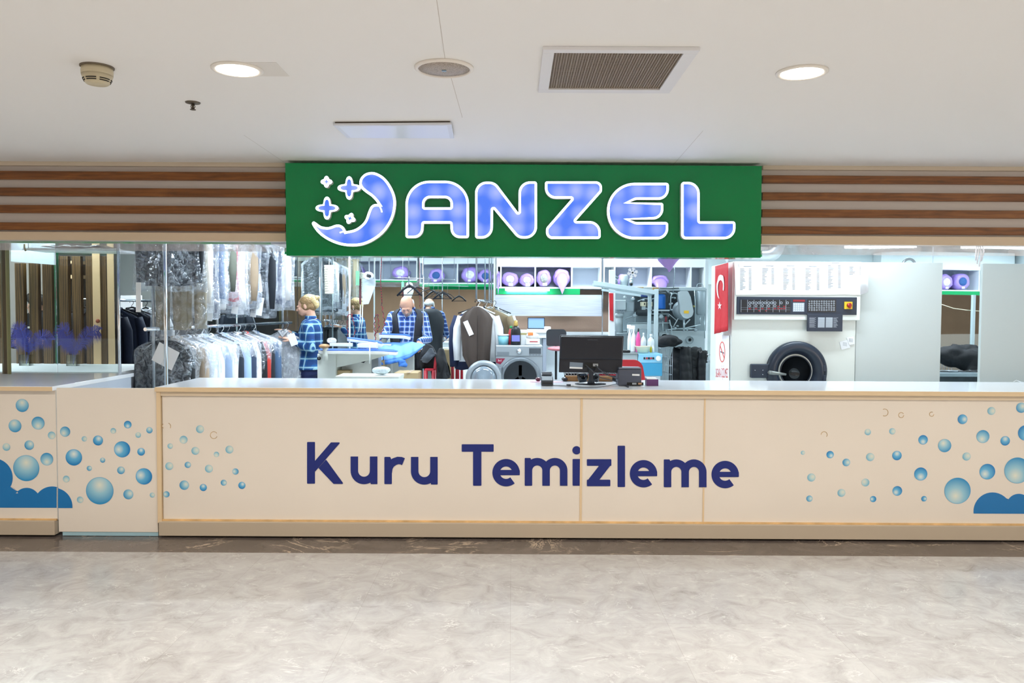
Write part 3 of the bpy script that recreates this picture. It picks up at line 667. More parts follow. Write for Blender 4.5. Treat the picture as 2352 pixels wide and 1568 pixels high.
# mirror sheets on the back wall
mirm = mat('mirror', '#dfeaea', 0.0, 1.0, spec=0.5)
m, nt, b, N, L = nodes('wavy_mirror'); b.inputs['Base Color'].default_value = (0.80, 0.87, 0.87, 1); b.inputs['Metallic'].default_value = 1; b.inputs['Roughness'].default_value = 0.015
tc = N('TexCoord'); n_ = N('TexNoise', i_Scale=1.1, i_Detail=0.0); L(tc.outputs['Object'], n_.inputs['Vector']); bp = N('Bump', i_Strength=0.012, i_Distance=0.3); L(n_.outputs['Fac'], bp.inputs['Height']); L(bp.outputs[0], b.inputs['Normal'])
mirm = m
edge = mat('mirror_edge', '#b9d6cf', 0.15, 0.3)
def mirror(x0, x1, label, y=YB):
    t = thing('wall_mirror', label, 'mirror', ((x0 + x1) / 2, y, ZI), 0, 'mirror sheets on the back wall')
    MB().bx(x0 + 0.004, x1 - 0.004, y - 0.006, y + 0.04, ZI + 0.02, ZS - 0.02).build('mirror_sheet', mirm, t, world=True)
    MB().bx(x1 - 0.006, x1 + 0.001, y - 0.014, y - 0.004, ZI + 0.02, ZS - 0.02).build('edge_rail', chrome, t, world=True)
X = lambda px, Y: at(px, 700, Y).x
for a, b_, lb in ((-6.35, X(560, YB), 'wide mirror sheet behind the clothes racks at the left'), (X(560, YB), X(684, YB), 'mirror sheet behind the far end of the lower clothes rail'), (X(684, YB), X(803, YB), 'mirror sheet behind the blonde woman'), (X(803, YB), X(972, YB), 'mirror sheet behind the hanging plate and the bald man'), (X(972, YB), X(1134, YB), 'mirror sheet between the bald man and the white post'), (X(1625, YB), X(2140, YB), 'mirror sheet behind the white cleaning machine'), (X(2140, YB), 9.1, 'mirror sheet seen in the gap between the right-hand cabinets')):
    mirror(a, b_, lb)
# shop tube lights: housings hanging under the ceiling
tubeglow = mat('tube_glow', '#ffffff', 0.4, emit=9, ec='#eef7ff')
def tube(x, y, rz, label, power=45):
    t = thing('tube_light', label, 'tube light', (x, y, ZS), rz, 'fluorescent tube lights of the shop')
    MB().bx(-0.62, 0.62, -0.05, 0.05, -0.08, -0.03).build('housing', white, t, bevel=0.004)
    MB().cyl((-0.4, 0, -0.03), (-0.4, 0, 0), 0.006).cyl((0.4, 0, -0.03), (0.4, 0, 0), 0.006).build('bracket', steel, t)
    for s_ in (-0.03, 0.03): MB().cyl((-0.6, s_, -0.098), (0.6, s_, -0.098), 0.014, n=12).build('tube', tubeglow, t)
    area('lamp', (x, y, ZS - 0.12), (0, 0, rz), 1.2, 0.12, power, LC, t)
tube(-4.6, 7.4, 0, 'ceiling tube light over the left clothes racks')
tube(-1.9, 7.3, 0, 'ceiling tube light over the middle of the shop, left one')
tube(0.2, 7.3, 0, 'ceiling tube light above the counter worker area')
tube(-1.6, 9.0, 0, 'ceiling tube light nearest the ironing man')
tube(2.6, 6.4, 0, 'ceiling tube light in front of the white cleaning machine', 30)
tube(0.9, 9.3, 0, 'ceiling tube light above the grey boiler pipes')
tube(6.2, 7.0, 0, 'ceiling tube light at the right side behind the tall cabinets')
tube(8.2, 7.0, 0, 'ceiling tube light at the far right end of the shop')
tube(4.4, 8.7, 0, 'ceiling tube light behind the right-hand cabinets')
tube(-3.9, 9.3, 0, 'ceiling tube light at the back left of the shop')
# inside of the shop front: cabinets with bags, seen in the mirrors
purple = mat('purple_bag', '#a98ddb', 0.32, bump=0.5, bs=14, var=0.08, vs=9)
pwhite = mat('bag_window', '#e6e3e6', 0.5, bump=0.9, bs=30, var=0.25, vs=22)
cabw = mat('cabinet_white', '#edf2f4', 0.4); cabin = mat('cabinet_inside', '#b3bccb', 0.5)
greens = mat('green_strip', '#0d9a58', 0.3)
def cabinet(name, x0, x1, y0, y1, z0, z1, divs, label, top=0.0):
    """open shelf unit; the open side is y0"""
    t = thing(name, label, 'wall cabinet', ((x0 + x1) / 2, (y0 + y1) / 2, z0)); s_ = 1 if y1 > y0 else -1
    MB().bx(x0, x1, y1 - s_ * 0.01, y1, z0, z1).build('back_panel', cabin, t, world=True)
    MB().bx(x0, x1, y0, y1 - s_ * 0.01, z0, z0 + 0.02).build('bottom_shelf', cabw, t, world=True)
    MB().bx(x0, x1, y0, y1 - s_ * 0.01, z1 - 0.02, z1).build('top_board', cabw, t, world=True)
    for x in [x0 + 0.009] + divs + [x1 - 0.009]: MB().bx(x - 0.009, x + 0.009, y0 + s_ * 0.002, y1 - s_ * 0.01, z0 + 0.02, z1 - 0.02).build('divider', cabw, t, world=True)
    if top: MB().bx(x0, x1, y0, y1 - s_ * 0.01, z1, z1 + top).build('header_board', cabw, t, world=True)
    return t
def bag(x, y, z, rx, rz_, depth, label, face=-1, group=None, end='white', cat='laundry bag'):
    """bundle in a purple bag lying on its side, drawn end towards face*Y"""
    t = thing('laundry_bag', label, cat, (x, y, z), 0 if face < 0 else pi, group)
    prof = [(0.30, 0.02), (0.62, -0.008), (0.86, 0.01), (0.98, 0.05), (1.0, 0.12), (1.0, depth - 0.06), (0.9, depth - 0.02), (0.4, depth)]
    rs = []
    for k, (r_, h) in enumerate(prof):
        rs.append([V((rx * r_ * cos(a) * (1 + 0.05 * sin(5 * a + k) + 0.03 * sin(11 * a)), h, rz_ + rz_ * r_ * sin(a) * (1 + 0.05 * sin(4 * a + x * 9)) * (0.98 if sin(a) < 0 else 1))) for a in [2 * pi * i / 36 for i in range(36)]])
    for r_ in rs:
        for p_ in r_: p_.z = max(p_.z, 0.001)
    mb = MB(); mb.rings(rs, True, True); mb.build('bag', purple, t)
    if end == 'white':
        MB().ell((0, 0.0, rz_), (rx * 0.5, 0.025, rz_ * 0.52), 18, 8).build('bundle_end', pwhite, t)
    elif end == 'blue':
        MB().ell((0, 0.0, rz_), (rx * 0.5, 0.025, rz_ * 0.5), 18, 8).build('bundle_end', mat('blue_bundle', '#2f5c9a', 0.6, bump=0.8, bs=30), t)
    elif end == 'stripe':
        MB().ell((0, 0.0, rz_), (rx * 0.52, 0.03, rz_ * 0.55), 18, 8).build('bundle_end', mat('striped_bundle', '#a6a9a4', 0.6, bump=1.0, bs=40, var=0.45, vs=26), t)
    if end in ('white', 'blue', 'stripe'):
        MB().box((0.01, -0.035, rz_ * 0.28), (0.055, 0.003, 0.035), M4.Rotation(0.2, 3, 'X')).build('paper_tag', white, t)
    else:
        m_ = MB(); m_.rings([[V((rx * r_ * cos(a), h, rz_ + dz + rz_ * r_ * sin(a))) for a in [2 * pi * i / 20 for i in range(20)]] for r_, h, dz in ((0.85, 0.03, 0), (0.6, -0.05, -0.06), (0.25, -0.08, -0.14), (0.04, -0.085, -0.2))]); m_.build('drawn_end', purple, t)
    return t
# cabinets over the counter, facing the back of the shop (visible in the mirrors)
YI = YF + 0.125
cabinet('wall_cabinet', -4.6, -1.74, 5.98, YI, 2.10, 2.5, [-3.9, -3.2, -2.4], 'open white overhead cabinet over the counter, left of the sign back', 0.2)
cabinet('wall_cabinet', -1.70, 1.86, 5.98, YI, 2.045, 2.45, [-1.0, -0.3, 0.5, 1.2], 'open white overhead cabinet right behind the green sign', 0.25)
cabinet('wall_cabinet', 6.7, 9.1, 5.98, YI, 1.98, 2.38, [7.6, 8.5], 'open white overhead cabinet at the far right end of the counter', 0.3)
ends = ['white', 'blue', 'stripe', 'white', 'blue']
for k, (x, z) in enumerate(((-4.25, 2.12), (-3.55, 2.12), (-2.85, 2.12), (-2.05, 2.12), (-1.38, 2.065), (-0.78, 2.065), (-0.5, 2.065), (0.8, 2.065), (6.95, 2.0), (7.27, 2.0), (7.9, 2.0), (8.22, 2.0), (8.75, 2.0))):
    bag(x, 5.95, z, 0.145 + 0.01 * (k % 2), 0.13 + 0.012 * (k % 3), 0.26, 'purple bagged bundle on the overhead cabinet above the counter, seen in the back mirrors', 1, 'purple bags over the counter seen in the mirrors', ends[k % 5])
for x0, x1, z, lb in ((-4.6, -1.74, 2.07, 'green light strip under the left overhead cabinet'), (-1.70, 1.86, 1.997, 'green light strip under the overhead cabinet behind the sign'), (6.7, 9.1, 1.91, 'green light strip under the far right overhead cabinet')):
    tag(MB().bx(x0, x1, 5.96, 5.98, z, {2.07: 2.098, 1.997: 2.043, 1.91: 1.978}[z]).build('green_strip', greens), lb, 'trim strip')
# ------------------------------------------------ direct wall section at the back, px 1135-1500
YC = 9.95
struct(MB().bx(X(1136, YB), X(1625, YB), YB - 0.03, YB + 0.02, 0.12, ZS).build('wall_back.001', wallw))
brown = mat('brown_board', '#8b7363', 0.75, bump=0.15, bs=60, var=0.05, vs=2)
def zz(y, Y, px=1250): return at(px, y, Y).z
bb = thing('brown_board', 'plain brown pin board on the back wall behind the laptop', 'board', (X(1270, YB), YB - 0.04, zz(760, YB)))
MB().bx(X(1137, YB), X(1412, YB), YB - 0.055, YB - 0.032, zz(761, YB), zz(676, YB) + 0.06).build('panel', brown, bb, world=True)
MB().bx(X(1137, YB), X(1412, YB), YB - 0.075, YB - 0.032, zz(768, YB), zz(761, YB)).build('ledge', white, bb, world=True, bevel=0.004)
struct(MB().bx(X(1133.5, YB), X(1138.5, YB), YB - 0.10, YB + 0.02, ZI, ZS).build('trim_10', white))
cz0, cz1 = zz(662.5, YC), zz(609, YC)
dv = [X(p_, YC) for p_ in (1150, 1229, 1313)]
cabinet('wall_cabinet', X(1140, YC), X(1381, YC), YC, YB - 0.03, cz0, cz1, dv, 'white open cabinet on the back wall holding four purple bags', 0.3)
dv = [X(p_, YC) for p_ in (1411, 1495, 1586)]
cabinet('wall_cabinet', X(1385, YC), X(1619, YC), YC, YB - 0.03, zz(661, YC), zz(608, YC), dv, 'white open cabinet above the grey boiler machinery', 0.3)
tag(MB().bx(X(1382, YC), X(1384.4, YC), YC - 0.03, YC - 0.005, zz(770, YC), ZS - 0.25).build('chrome_rail', chrome), 'thin chrome rail between the two white wall cabinets', 'rail')
gs = thing('light_strip', 'green strip with a glowing tube under the back wall cabinet', 'light strip', (X(1236, YC), YC, cz0))
MB().bx(X(1140, YC), X(1332, YC), YC + 0.0, YC + 0.03, zz(676, YC), cz0 - 0.001).build('green_strip', greens, gs, world=True)
MB().cyl((X(1160, YC), YC - 0.03, zz(665, YC)), (X(1262, YC), YC - 0.03, zz(665, YC)), 0.018, n=12).build('tube', mat('strip_glow', '#ffffff', 0.4, emit=2.5, ec='#f0fff8'), gs, world=True)
area('lamp', (X(1210, YC), YC - 0.05, zz(668, YC)), (R(20), 0, 0), 0.5, 0.05, 5, LC, gs)
for px, y0, y1, w_, e, lb in ((1171, 627, 661, 40, 'white', 'purple bag with round white end, leftmost whole bag in the wall cabinet'), (1210, 628, 659, 36, 'white', 'purple bag with pinkish white end, second in the wall cabinet'), (1249, 619, 659, 34, 'stripe', 'tall purple bag with crumpled striped end in the wall cabinet'), (1144.5, 624, 661, 9, 'none', 'sliver of a purple bag at the left end of the wall cabinet')):
    x = X(px, YC); rx = w_ / 2 / F * YC; h = (y1 - y0) / F * YC / 2
    bag(x, YC - 0.01, cz0 + 0.0205, rx, h, 0.22, lb, -1, None, e)
bag(X(1290, YC), YC - 0.02, cz0 + 0.0205, 0.105, 0.115, 0.22, 'purple bag with its gathered end drooping over the shelf edge', -1, None, 'droop')
t = bag(X(1516, YC), YC - 0.02, zz(661, YC) + 0.0205, 0.115, 0.075, 0.2, 'flat purple drawstring bag on the cabinet above the machinery', -1, None, 'none')
MB().ell((0, -0.015, 0.04), (0.02, 0.01, 0.014)).build('knot', white, t)
bag(X(1430, YC), YC - 0.02, zz(661, YC) + 0.0205, 0.06, 0.08, 0.2, 'small purple bag half hidden behind the grey pump', -1, None, 'none')
# brushed metal sheet
m, nt, b, N, L = nodes('brushed_sheet'); tc = N('TexCoord'); mp = N('Mapping'); mp.inputs['Scale'].default_value = (2, 1, 160); L(tc.outputs['Object'], mp.inputs[0]); n_ = N('TexNoise', i_Scale=2.0, i_Detail=3.0); L(mp.outputs[0], n_.inputs['Vector'])
r = ramp(N, [(0.3, '#bcc3cf'), (0.7, '#e3e8ef')]); L(n_.outputs['Fac'], r.inputs[0]); L(r.outputs[0], b.inputs['Base Color']); b.inputs['Metallic'].default_value = 0.7; b.inputs['Roughness'].default_value = 0.38
tag(MB().quadbox([at(1137.5, 677, YC - .06), at(1382, 677, YC - .06), at(1382, 726, YC - .06), at(1137.5, 725, YC - .06)], (0, 0.012, 0)).build('metal_sheet', m), 'brushed pale metal sheet across the back below the purple bags', 'metal sheet')
# ------------------------------------------------ desk, laptop, chair at the back
YD = 9.7
ds = thing('desk', 'white wall desk carrying the laptop behind the washing machine', 'desk', (X(1200, YD), YD, ZI))
zd = zz(759, YD)
MB().bx(X(1140, YD), X(1256, YD), YD, YB - 0.08, zd - 0.03, zd).build('top', white, ds, world=True, bevel=0.003)
MB().bx(X(1145, YD), X(1255, YD), YD + 0.01, YD + 0.03, zz(776, YD), zd - 0.031).build('apron', white, ds, world=True)
MB().bx(X(1248, YD), X(1256, YD), YD + 0.03, YD + 0.4, ZI, zd - 0.031).build('leg', cabin, ds, world=True)
MB().bx(X(1141, YD), X(1148, YD), YD + 0.03, YD + 0.4, ZI, zd - 0.031).build('leg', cabin, ds, world=True)
lp = thing('laptop', 'open laptop with a lit blue-white screen on the white desk', 'laptop', (X(1233, YD), YD + 0.12, zd))
MB().bx(-0.115, 0.115, -0.08, 0.08, 0.001, 0.014).build('base', mat('laptop_grey', '#b9c0c8', 0.4), lp, bevel=0.003)
MB().box((0, 0.098, 0.085), (0.215, 0.008, 0.145), M4.Rotation(-0.12, 3, 'X')).build('lid', dark, lp, bevel=0.003)
MB().box((0, 0.092, 0.086), (0.195, 0.002, 0.122), M4.Rotation(-0.12, 3, 'X')).build('screen', mat('screen_glow', '#5f7fae', 0.3, emit=0.42, ec='#9fc6f8'), lp)
tag(MB().bx(X(1257, YD) - 0.028, X(1266, YD), YD + 0.05, YD + 0.25, zd, zd + 0.045).build('paper_stack', white, bevel=0.002), 'white paper stack at the right end of the desk', 'papers')
ch = thing('office_chair', 'black backed chair with pink seat edge in front of the brown board', 'chair', (X(1279, 9.4), 9.45, ZI))
cz = lambda y: zz(y, 9.4) - ZI
bk = rounded([(-0.115, 0.0, 0.01), (0.115, 0, 0.01), (0.125, 0, 0)][:0] or [(-115, -10, 25), (115, -10, 25), (120, 190, 45), (-120, 190, 45)])
MB().prism([[(x / 1000, z / 1000) for x, z in bk]], lambda x, z: V((x, 0, cz(793) + z)), (0, 0.035, 0)).build('backrest', mat('chair_black', '#2b3136', 0.6), ch, bevel=0.006)
MB().ell((0.02, -0.08, cz(800)), (0.13, 0.16, 0.028)).build('seat', mat('pink_seat', '#d77f86', 0.6), ch)
MB().tube([(0, 0.04, cz(770)), (0, 0.05, cz(805)), (0, 0, 0.42), (0, 0, 0.06)], 0.014).build('post', black, ch)
m_ = MB()
for i in range(5): a = i * 2 * pi / 5; m_.cap((0, 0, 0.07), (0.24 * cos(a), 0.24 * sin(a), 0.03), 0.02, 0.03)
m_.build('foot_star', black, ch)
# ------------------------------------------------ washing machine
YW = 8.75
wm = thing('washing_machine', 'silver front loading washing machine with its round door open', 'washing machine', (X(1193, YW), YW, ZI))
silv = mat('silver_body', '#9aa2a8', 0.35, 0.3); dsil = mat('dark_silver', '#7b838a', 0.3, 0.3)
def wz(y): return zz(y, YW, 1190) - ZI
wx = lambda px: X(px, YW) - wm.location.x
MB().bx(wx(1139), wx(1247), 0, 0.38, 0.02, wz(793)).build('body', silv, wm, bevel=0.008)
MB().bx(wx(1139.5), wx(1246.5), -0.012, 0, wz(817), wz(794.5)).build('control_panel', silv, wm, bevel=0.004)
MB().lathe([(0.027, -0.012), (0.027, -0.03), (0.022, -0.036), (0, -0.036)], (wx(1193), 0, wz(806)), 'Y', 24).build('dial', chrome, wm)
MB().bx(wx(1216), wx(1243), -0.0135, -0.012, wz(812), wz(799)).build('display', mat('disp', '#4a5157', 0.2), wm)
MB().bx(wx(1142), wx(1170), -0.0135, -0.012, wz(816), wz(808)).build('drawer_front', dsil, wm)
for i in range(4): MB().bx(wx(1216 + i * 7), wx(1221 + i * 7), -0.0145, -0.012, wz(815.5), wz(813)).build('button', dsil, wm)
dc = (wx(1196), 0, wz(866)); R_ = lambda p_: p_ / F * YW
MB().lathe([(R_(47), 0.0), (R_(47), -0.02), (R_(42), -0.03), (R_(38), -0.02), (R_(35), 0.02)], dc, 'Y', 40, cap=False).build('door_ring', dsil, wm)
MB().lathe([(R_(38), -0.018), (R_(33), -0.012), (R_(30), -0.001), (0, -0.0009)], dc, 'Y', 40).build('drum_opening', mat('drum_dark', '#2c3034', 0.35, 0.6), wm)
m_ = MB()
for k in range(3):
    a = R(90 + 120 * k); m_.box((dc[0] + R_(16) * cos(a), -0.012, dc[2] + R_(16) * sin(a)), (R_(26), 0.012, R_(9)), M4.Rotation(-a, 3, 'Y'))
m_.build('drum_vane', mat('vane_grey', '#7d868d', .4), wm, bevel=0.004)
tri = [(wx(1140), wz(823)), (wx(1161), wz(823)), (wx(1150), wz(837)), (wx(1140), wz(833))]
MB().prism([tri], lambda x, z: V((x, -0.002, z)), (0, 0.002, 0)).build('maroon_badge', mat('maroon', '#8e1f3c', 0.4), wm)
text('3x1', 0.03, 'badge_text', white, wm, (wx(1144), -0.0025, wz(830))).build('badge_text', white, wm)
dcx = wx(1113); dl = V((dcx, -0.16, wz(866)))
m_ = MB(); m_.lathe([(R_(40), 0.02), (R_(41), 0), (R_(38), -0.02), (R_(30), -0.025), (R_(28), -0.01)], dl, 'Y', 40, cap=False); m_.build('door', silv, wm)
MB().lathe([(R_(28), -0.012), (R_(27), -0.05), (R_(20), -0.075), (0, -0.08)], dl, 'Y', 40).build('door_glass', mat('door_bowl', '#8d99a3', 0.08, 0.3), wm)
MB().box((wx(1150), -0.08, wz(850)), (0.03, 0.16, 0.08)).build('hinge', dsil, wm, bevel=0.004)
ztop = wm.location.z + wz(793)
def prop(name, label, cat, px, Y, z=None): return thing(name, label, cat, (X(px, Y), Y, z))
b1 = prop('detergent_bottle', 'tall black detergent bottle with gold cap on the washing machine', 'bottle', 1185, YW + 0.12, ztop)
hb = (794 - 750) / F * YW
rs = []
for z, wxx, wy in ((0, 0.055, 0.035), (0.02, 0.061, 0.04), (0.5, 0.06, 0.04), (0.8, 0.058, 0.038), (0.93, 0.04, 0.03), (1.0, 0.022, 0.022)):
    rs.append([V((wxx * cos(a) * (abs(cos(a)) ** -0.25 if abs(cos(a)) > .2 else 1.3) * 0.92, wy * sin(a), z * hb)) for a in [2 * pi * i / 24 for i in range(24)]])
MB().rings(rs).build('body', black, b1)
MB().lathe([(0.024, hb), (0.026, hb + 0.02), (0.022, hb + 0.04), (0.018, hb + 0.062), (0, hb + 0.064)]).build('cap', mat('gold_cap', '#c9a65a', 0.35, 0.3), b1)
MB().bx(-0.045, 0.045, -0.043, -0.041, 0.04, 0.11).build('label', mat('violet_label', '#7d7fc9', 0.4), b1, bevel=0.01)
b2 = prop('detergent_bottle', 'red bottle partly hidden behind the black detergent bottle', 'bottle', 1174, YW + 0.2, ztop)
MB().lathe([(0.03, 0), (0.032, 0.12), (0.02, 0.17), (0.012, 0.18)]).build('body', mat('red_bottle', '#c02a35', 0.4), b2); MB().lathe([(0.014, 0.18), (0.014, 0.21), (0, 0.21)]).build('cap', mat('green_cap', '#2f9a55', 0.4), b2)
b3 = prop('paint_bucket', 'pale blue plastic tub with white lid on the washing machine', 'tub', 1157, YW + 0.2, ztop)
MB().lathe([(0.055, 0), (0.066, 0.10)]).build('body', mat('aqua_tub', '#8fd0df', 0.35), b3); MB().lathe([(0.07, 0.10), (0.07, 0.115), (0, 0.118)]).build('lid', white, b3)
b4 = prop('powder_box', 'white cardboard box with yellow top band next to the black bottle', 'box', 1203, YW + 0.22, ztop)
MB().bx(-0.035, 0.035, -0.03, 0.03, 0, 0.11).build('body', white, b4); MB().bx(-0.036, 0.036, -0.031, 0.031, 0.11, 0.13).build('band', mat('khaki_band', '#b9ad77', 0.5), b4)
b5 = prop('wipe_packet', 'stack of white packets with orange flap on the washing machine', 'packets', 1225, YW + 0.2, ztop)
MB().bx(-0.085, 0.075, -0.05, 0.05, 0, 0.07).build('lower_pack', white, b5, bevel=0.01); MB().ell((-0.01, 0, 0.10), (0.075, 0.05, 0.035)).build('upper_pack', mat('soft_white', '#efe9e6', 0.5, bump=0.4), b5)
MB().bx(-0.06, 0.0, -0.053, -0.03, 0.105, 0.14).build('orange_flap', mat('orange', '#f08a4a', 0.5), b5, bevel=0.006)
MB().bx(-0.04, 0.05, -0.052, -0.0505, 0.03, 0.042).build('red_print', mat('red_print', '#c0484f', 0.5), b5)
# ------------------------------------------------ grey boiler machinery (px 1410-1620)
YM = 9.1
mc = thing('boiler_machine', 'grey steam boiler with motor cover, blue tank and pipes', 'machine', (X(1515, YM), YM, ZI))
gm = mat('machine_grey', '#8b9ba1', 0.4, 0.25, var=0.06, vs=4); gl = mat('machine_light', '#a7b5b9', 0.4, 0.15); gd = mat('machine_dark', '#2d383d', 0.6, var=0.3, vs=12); gp = mat('pipe_grey', '#9fb0b5', 0.3, 0.5)
def k5(x, y, dy=0.0): return at(1220 + x / 4.9, 580 + y / 4.9, YM + dy)
def k6(x, y, dy=0.0): return at(1380 + x / 8.2536, 590 + y / 8.2536, YM + dy)
def mp_(mb, name, m, **k): return mb.build(name, m, mc, world=True, **k)
def kbox(x0, y0, x1, y1, d0, d1, kk=k6):
    a, b_ = kk(x0, y0, d0), kk(x1, y1, d0); return MB().bx(a.x, b_.x, YM + d0, YM + d1, b_.z, a.z)
def rad(p_, kk=8.2536): return p_ / kk / F * YM
mp_(kbox(260, 590, 1990, 1400, 0.35, 0.42), 'back_plate', gm)
a, b_ = k6(260, 1400), k6(2030, 1400); mp_(MB().bx(a.x, b_.x, YM + 0.12, YM + 0.5, ZI, a.z), 'lower_cabinet', gl, bevel=0.01)
mp_(kbox(640, 680, 1310, 1120, 0.3, 0.34), 'dark_recess', gd)
mp_(kbox(1310, 640, 1790, 1420, 0.3, 0.34), 'dark_recess', gd)
mp_(kbox(260, 570, 1990, 640, 0.05, 0.12), 'top_beam', gl, bevel=0.003)
mp_(kbox(985, 575, 1095, 640, 0.03, 0.05), 'rust_plate', mat('rust_tan', '#a98b55', 0.7))
mp_(kbox(695, 570, 810, 605, 0.03, 0.05), 'rust_plate', MATS['rust_tan'])
# left filter unit
mp_(kbox(270, 815, 475, 1000, 0.0, 0.2), 'filter_box', gl, bevel=0.006)
mp_(kbox(480, 860, 620, 1030, 0.05, 0.2), 'control_box', gm, bevel=0.005)
a = k6(370, 1065); mp_(MB().cyl(a + V((0, 0.1, 0)), k6(370, 1470) + V((0, 0.1, 0)), rad(72), n=24).cyl(a + V((0, .1, 0)), k6(370, 1140) + V((0, .1, 0)), rad(85), n=24), 'filter_cylinder', gl)
m_ = MB()
for i in range(5): m_.cyl(k6(320 + i * 32, 1010) + V((0, .05, 0)), k6(320 + i * 32, 1060) + V((0, .05, 0)), rad(9), n=8)
mp_(m_, 'bolt_row', steel)
mp_(MB().lathe([(rad(30), 0), (rad(30), -0.02), (0, -0.021)], k6(450, 765), 'Y', 20), 'round_gauge', gp)
mp_(MB().lathe([(rad(42), 0), (rad(38), -0.03), (0, -0.031)], k6(605, 800, 0.2), 'Y', 20), 'valve_cap', gp)
# pump on the top
m_ = MB(); c_ = k6(445, 545, 0.15); m_.lathe([(rad(80), 0), (rad(80), rad(110)), (rad(70), rad(130)), (rad(68), rad(190)), (rad(40), rad(215)), (0, rad(218))], c_, 'Z', 8)
mp_(m_, 'pump_body', gl)
mp_(MB().cyl(k6(330, 400, .15), k6(215, 345, .12), rad(22)).cyl(k6(225, 350, .12), k6(205, 340, .12), rad(30)), 'pump_elbow', gm)
mp_(MB().cyl(k6(575, 430, .15), k6(575, 520, .05), rad(38)).ell(k6(575, 440, .12), rad(45)), 'pump_outlet', gm)
mp_(MB().lathe([(rad(28), 0), (0, -0.002)], k6(575, 515, -0.005), 'Y', 16), 'outlet_hole', black)
mp_(MB().ell(k6(265, 470, .2), (rad(60), 0.08, rad(60))), 'side_motor', gm)
# blue tank and relays
mp_(MB().lathe([(rad(100), 0), (rad(102), rad(20)), (rad(102), rad(230)), (rad(96), rad(275)), (rad(60), rad(285)), (0, rad(286))], k6(1125, 985, 0.12), 'Z', 28), 'blue_tank', mat('tank_blue', '#0f62b8', 0.4))
mp_(kbox(985, 998, 1305, 1025, 0.0, 0.25), 'shelf_bracket', gl)
mp_(kbox(690, 1005, 985, 1050, 0.05, 0.2), 'shelf_bracket', gd)
for x in (768, 890):
    mp_(kbox(x, 850, x + 88, 935, 0.06, 0.14), 'relay_box', mat('relay_cream', '#cfcdb0', 0.5), bevel=0.003)
    mp_(kbox(x + 52, 870, x + 70, 910, 0.055, 0.06), 'relay_window', black)
    mp_(kbox(x + 10, 935, x + 80, 1000, 0.08, 0.13), 'relay_foot', gp)
mp_(kbox(780, 710, 900, 760, 0.1, 0.2), 'blue_coil', mat('coil_blue', '#1d3f7d', 0.4), bevel=0.01)
# teardrop motor cover with disc
cx_, cy_ = 1590, 1010
def tear(s_=1.0):
    L_ = [(1500, 690)] + arc(1600, 705, 68, 200, 345, 12) + arc(1625, 1045, 140, -20, 190, 26)
    return L_
mp_(MB().lathe([(rad(185), 0.10), (rad(192), 0.05), (rad(185), 0.0), (rad(150), -0.03), (0, -0.04)], k6(1570, 1010, 0.12), 'Y', 48), 'drive_disc', gm)
mp_(MB().prism([rounded([(1480, 672, 20), (1530, 640, 40), (1650, 640, 50), (1705, 760, 60), (1760, 1030, 60), (1740, 1120, 90), (1650, 1172, 90), (1560, 1150, 90), (1505, 1060, 80), (1500, 900, 60), (1480, 800, 20)])], lambda x, y: k6(x, y, -0.02), (0, 0.1, 0)), 'motor_cover', gl, bevel=0.012)
mp_(kbox(1577, 1015, 1668, 1070, -0.024, -0.021), 'yellow_label', mat('yellow_label', '#e2b62c', 0.5))
# right cylinder
mp_(MB().lathe([(rad(60), 0), (rad(84), rad(30)), (rad(84), rad(430)), (rad(70), rad(455)), (0, rad(460))], k6(1893, 1100, 0.05), 'Z', 28), 'pressure_cylinder', gm)
mp_(MB().tube([k6(1880 + 60 * cos(a), 560 - 60 * sin(a), 0.05) for a in [pi * 1.2 * i / 14 - 0.3 for i in range(15)]], rad(7)), 'top_loop', gp)
# pipes
pipes = [([(1320, 1010), (1325, 760), (1350, 700), (1400, 685), (1450, 700), (1475, 760)], 13, gp), ([(650, 1040), (650, 1240)], 10, gp), ([(510, 1480), (510, 1270), (530, 1245), (900, 1250)], 12, gp), ([(1175, 1210), (1175, 1420)], 14, gp), ([(1240, 1370), (1240, 1440)], 12, gp), ([(1300, 1190), (1320, 1290), (1340, 1320), (1340, 1560)], 13, gp), ([(1340, 1362), (1800, 1362)], 12, gp), ([(1260, 1380), (1600, 1350), (1890, 1280)], 13, gp), ([(1575, 1190), (1575, 1410)], 20, gp), ([(1465, 1165), (1370, 1335)], 10, gl), ([(1690, 1180), (1590, 1290)], 12, gl), ([(1780, 620), (1790, 900), (1788, 1290)], 12, gp), ([(1880, 1120), (1880, 1260)], 14, gp), ([(1955, 1120), (1970, 1540)], 11, gp), ([(1290, 1080), (1430, 1200)], 7, gl), ([(700, 840), (820, 790), (960, 800), (1020, 780)], 9, gp), ([(720, 700), (760, 830), (900, 820), (980, 720)], 7, gd), ([(1100, 660), (1230, 650), (1290, 700), (1270, 860)], 18, gd), ([(470, 1170), (560, 1140), (640, 1110)], 12, gm), ([(1095, 1380), (1095, 1250), (1300, 1250)], 9, gp), ([(1120, 590), (1300, 600), (1480, 590)], 8, gd), ([(960, 1030), (960, 1080), (1290, 1080)], 10, gm), ([(300, 1450), (520, 1450)], 11, gl), ([(1370, 700), (1400, 300), (1395, 150)], 6, gp)]
for pts, r_, mm in pipes: mp_(MB().tube([k6(x, y, 0.02 + 0.02 * ((i * 7) % 3)) for i, (x, y) in enumerate(pts)] if False else [k6(x, y, 0.03) for x, y in pts], rad(r_), 8), 'pipe', mm)
m_ = MB()
random.seed(3)
for i in range(46):
    x, y = random.uniform(660, 1770), random.uniform(660, 1400)
    if 1000 < x < 1240 and y < 1000: continue
    if 1420 < x < 1770 and y < 1200: continue
    r_ = random.uniform(8, 26); m_.lathe([(rad(r_), 0.05), (rad(r_), 0), (rad(r_ * 0.5), -0.01), (0, -0.012)], k6(x, y, 0.2 + random.random() * 0.06), 'Y', 10)
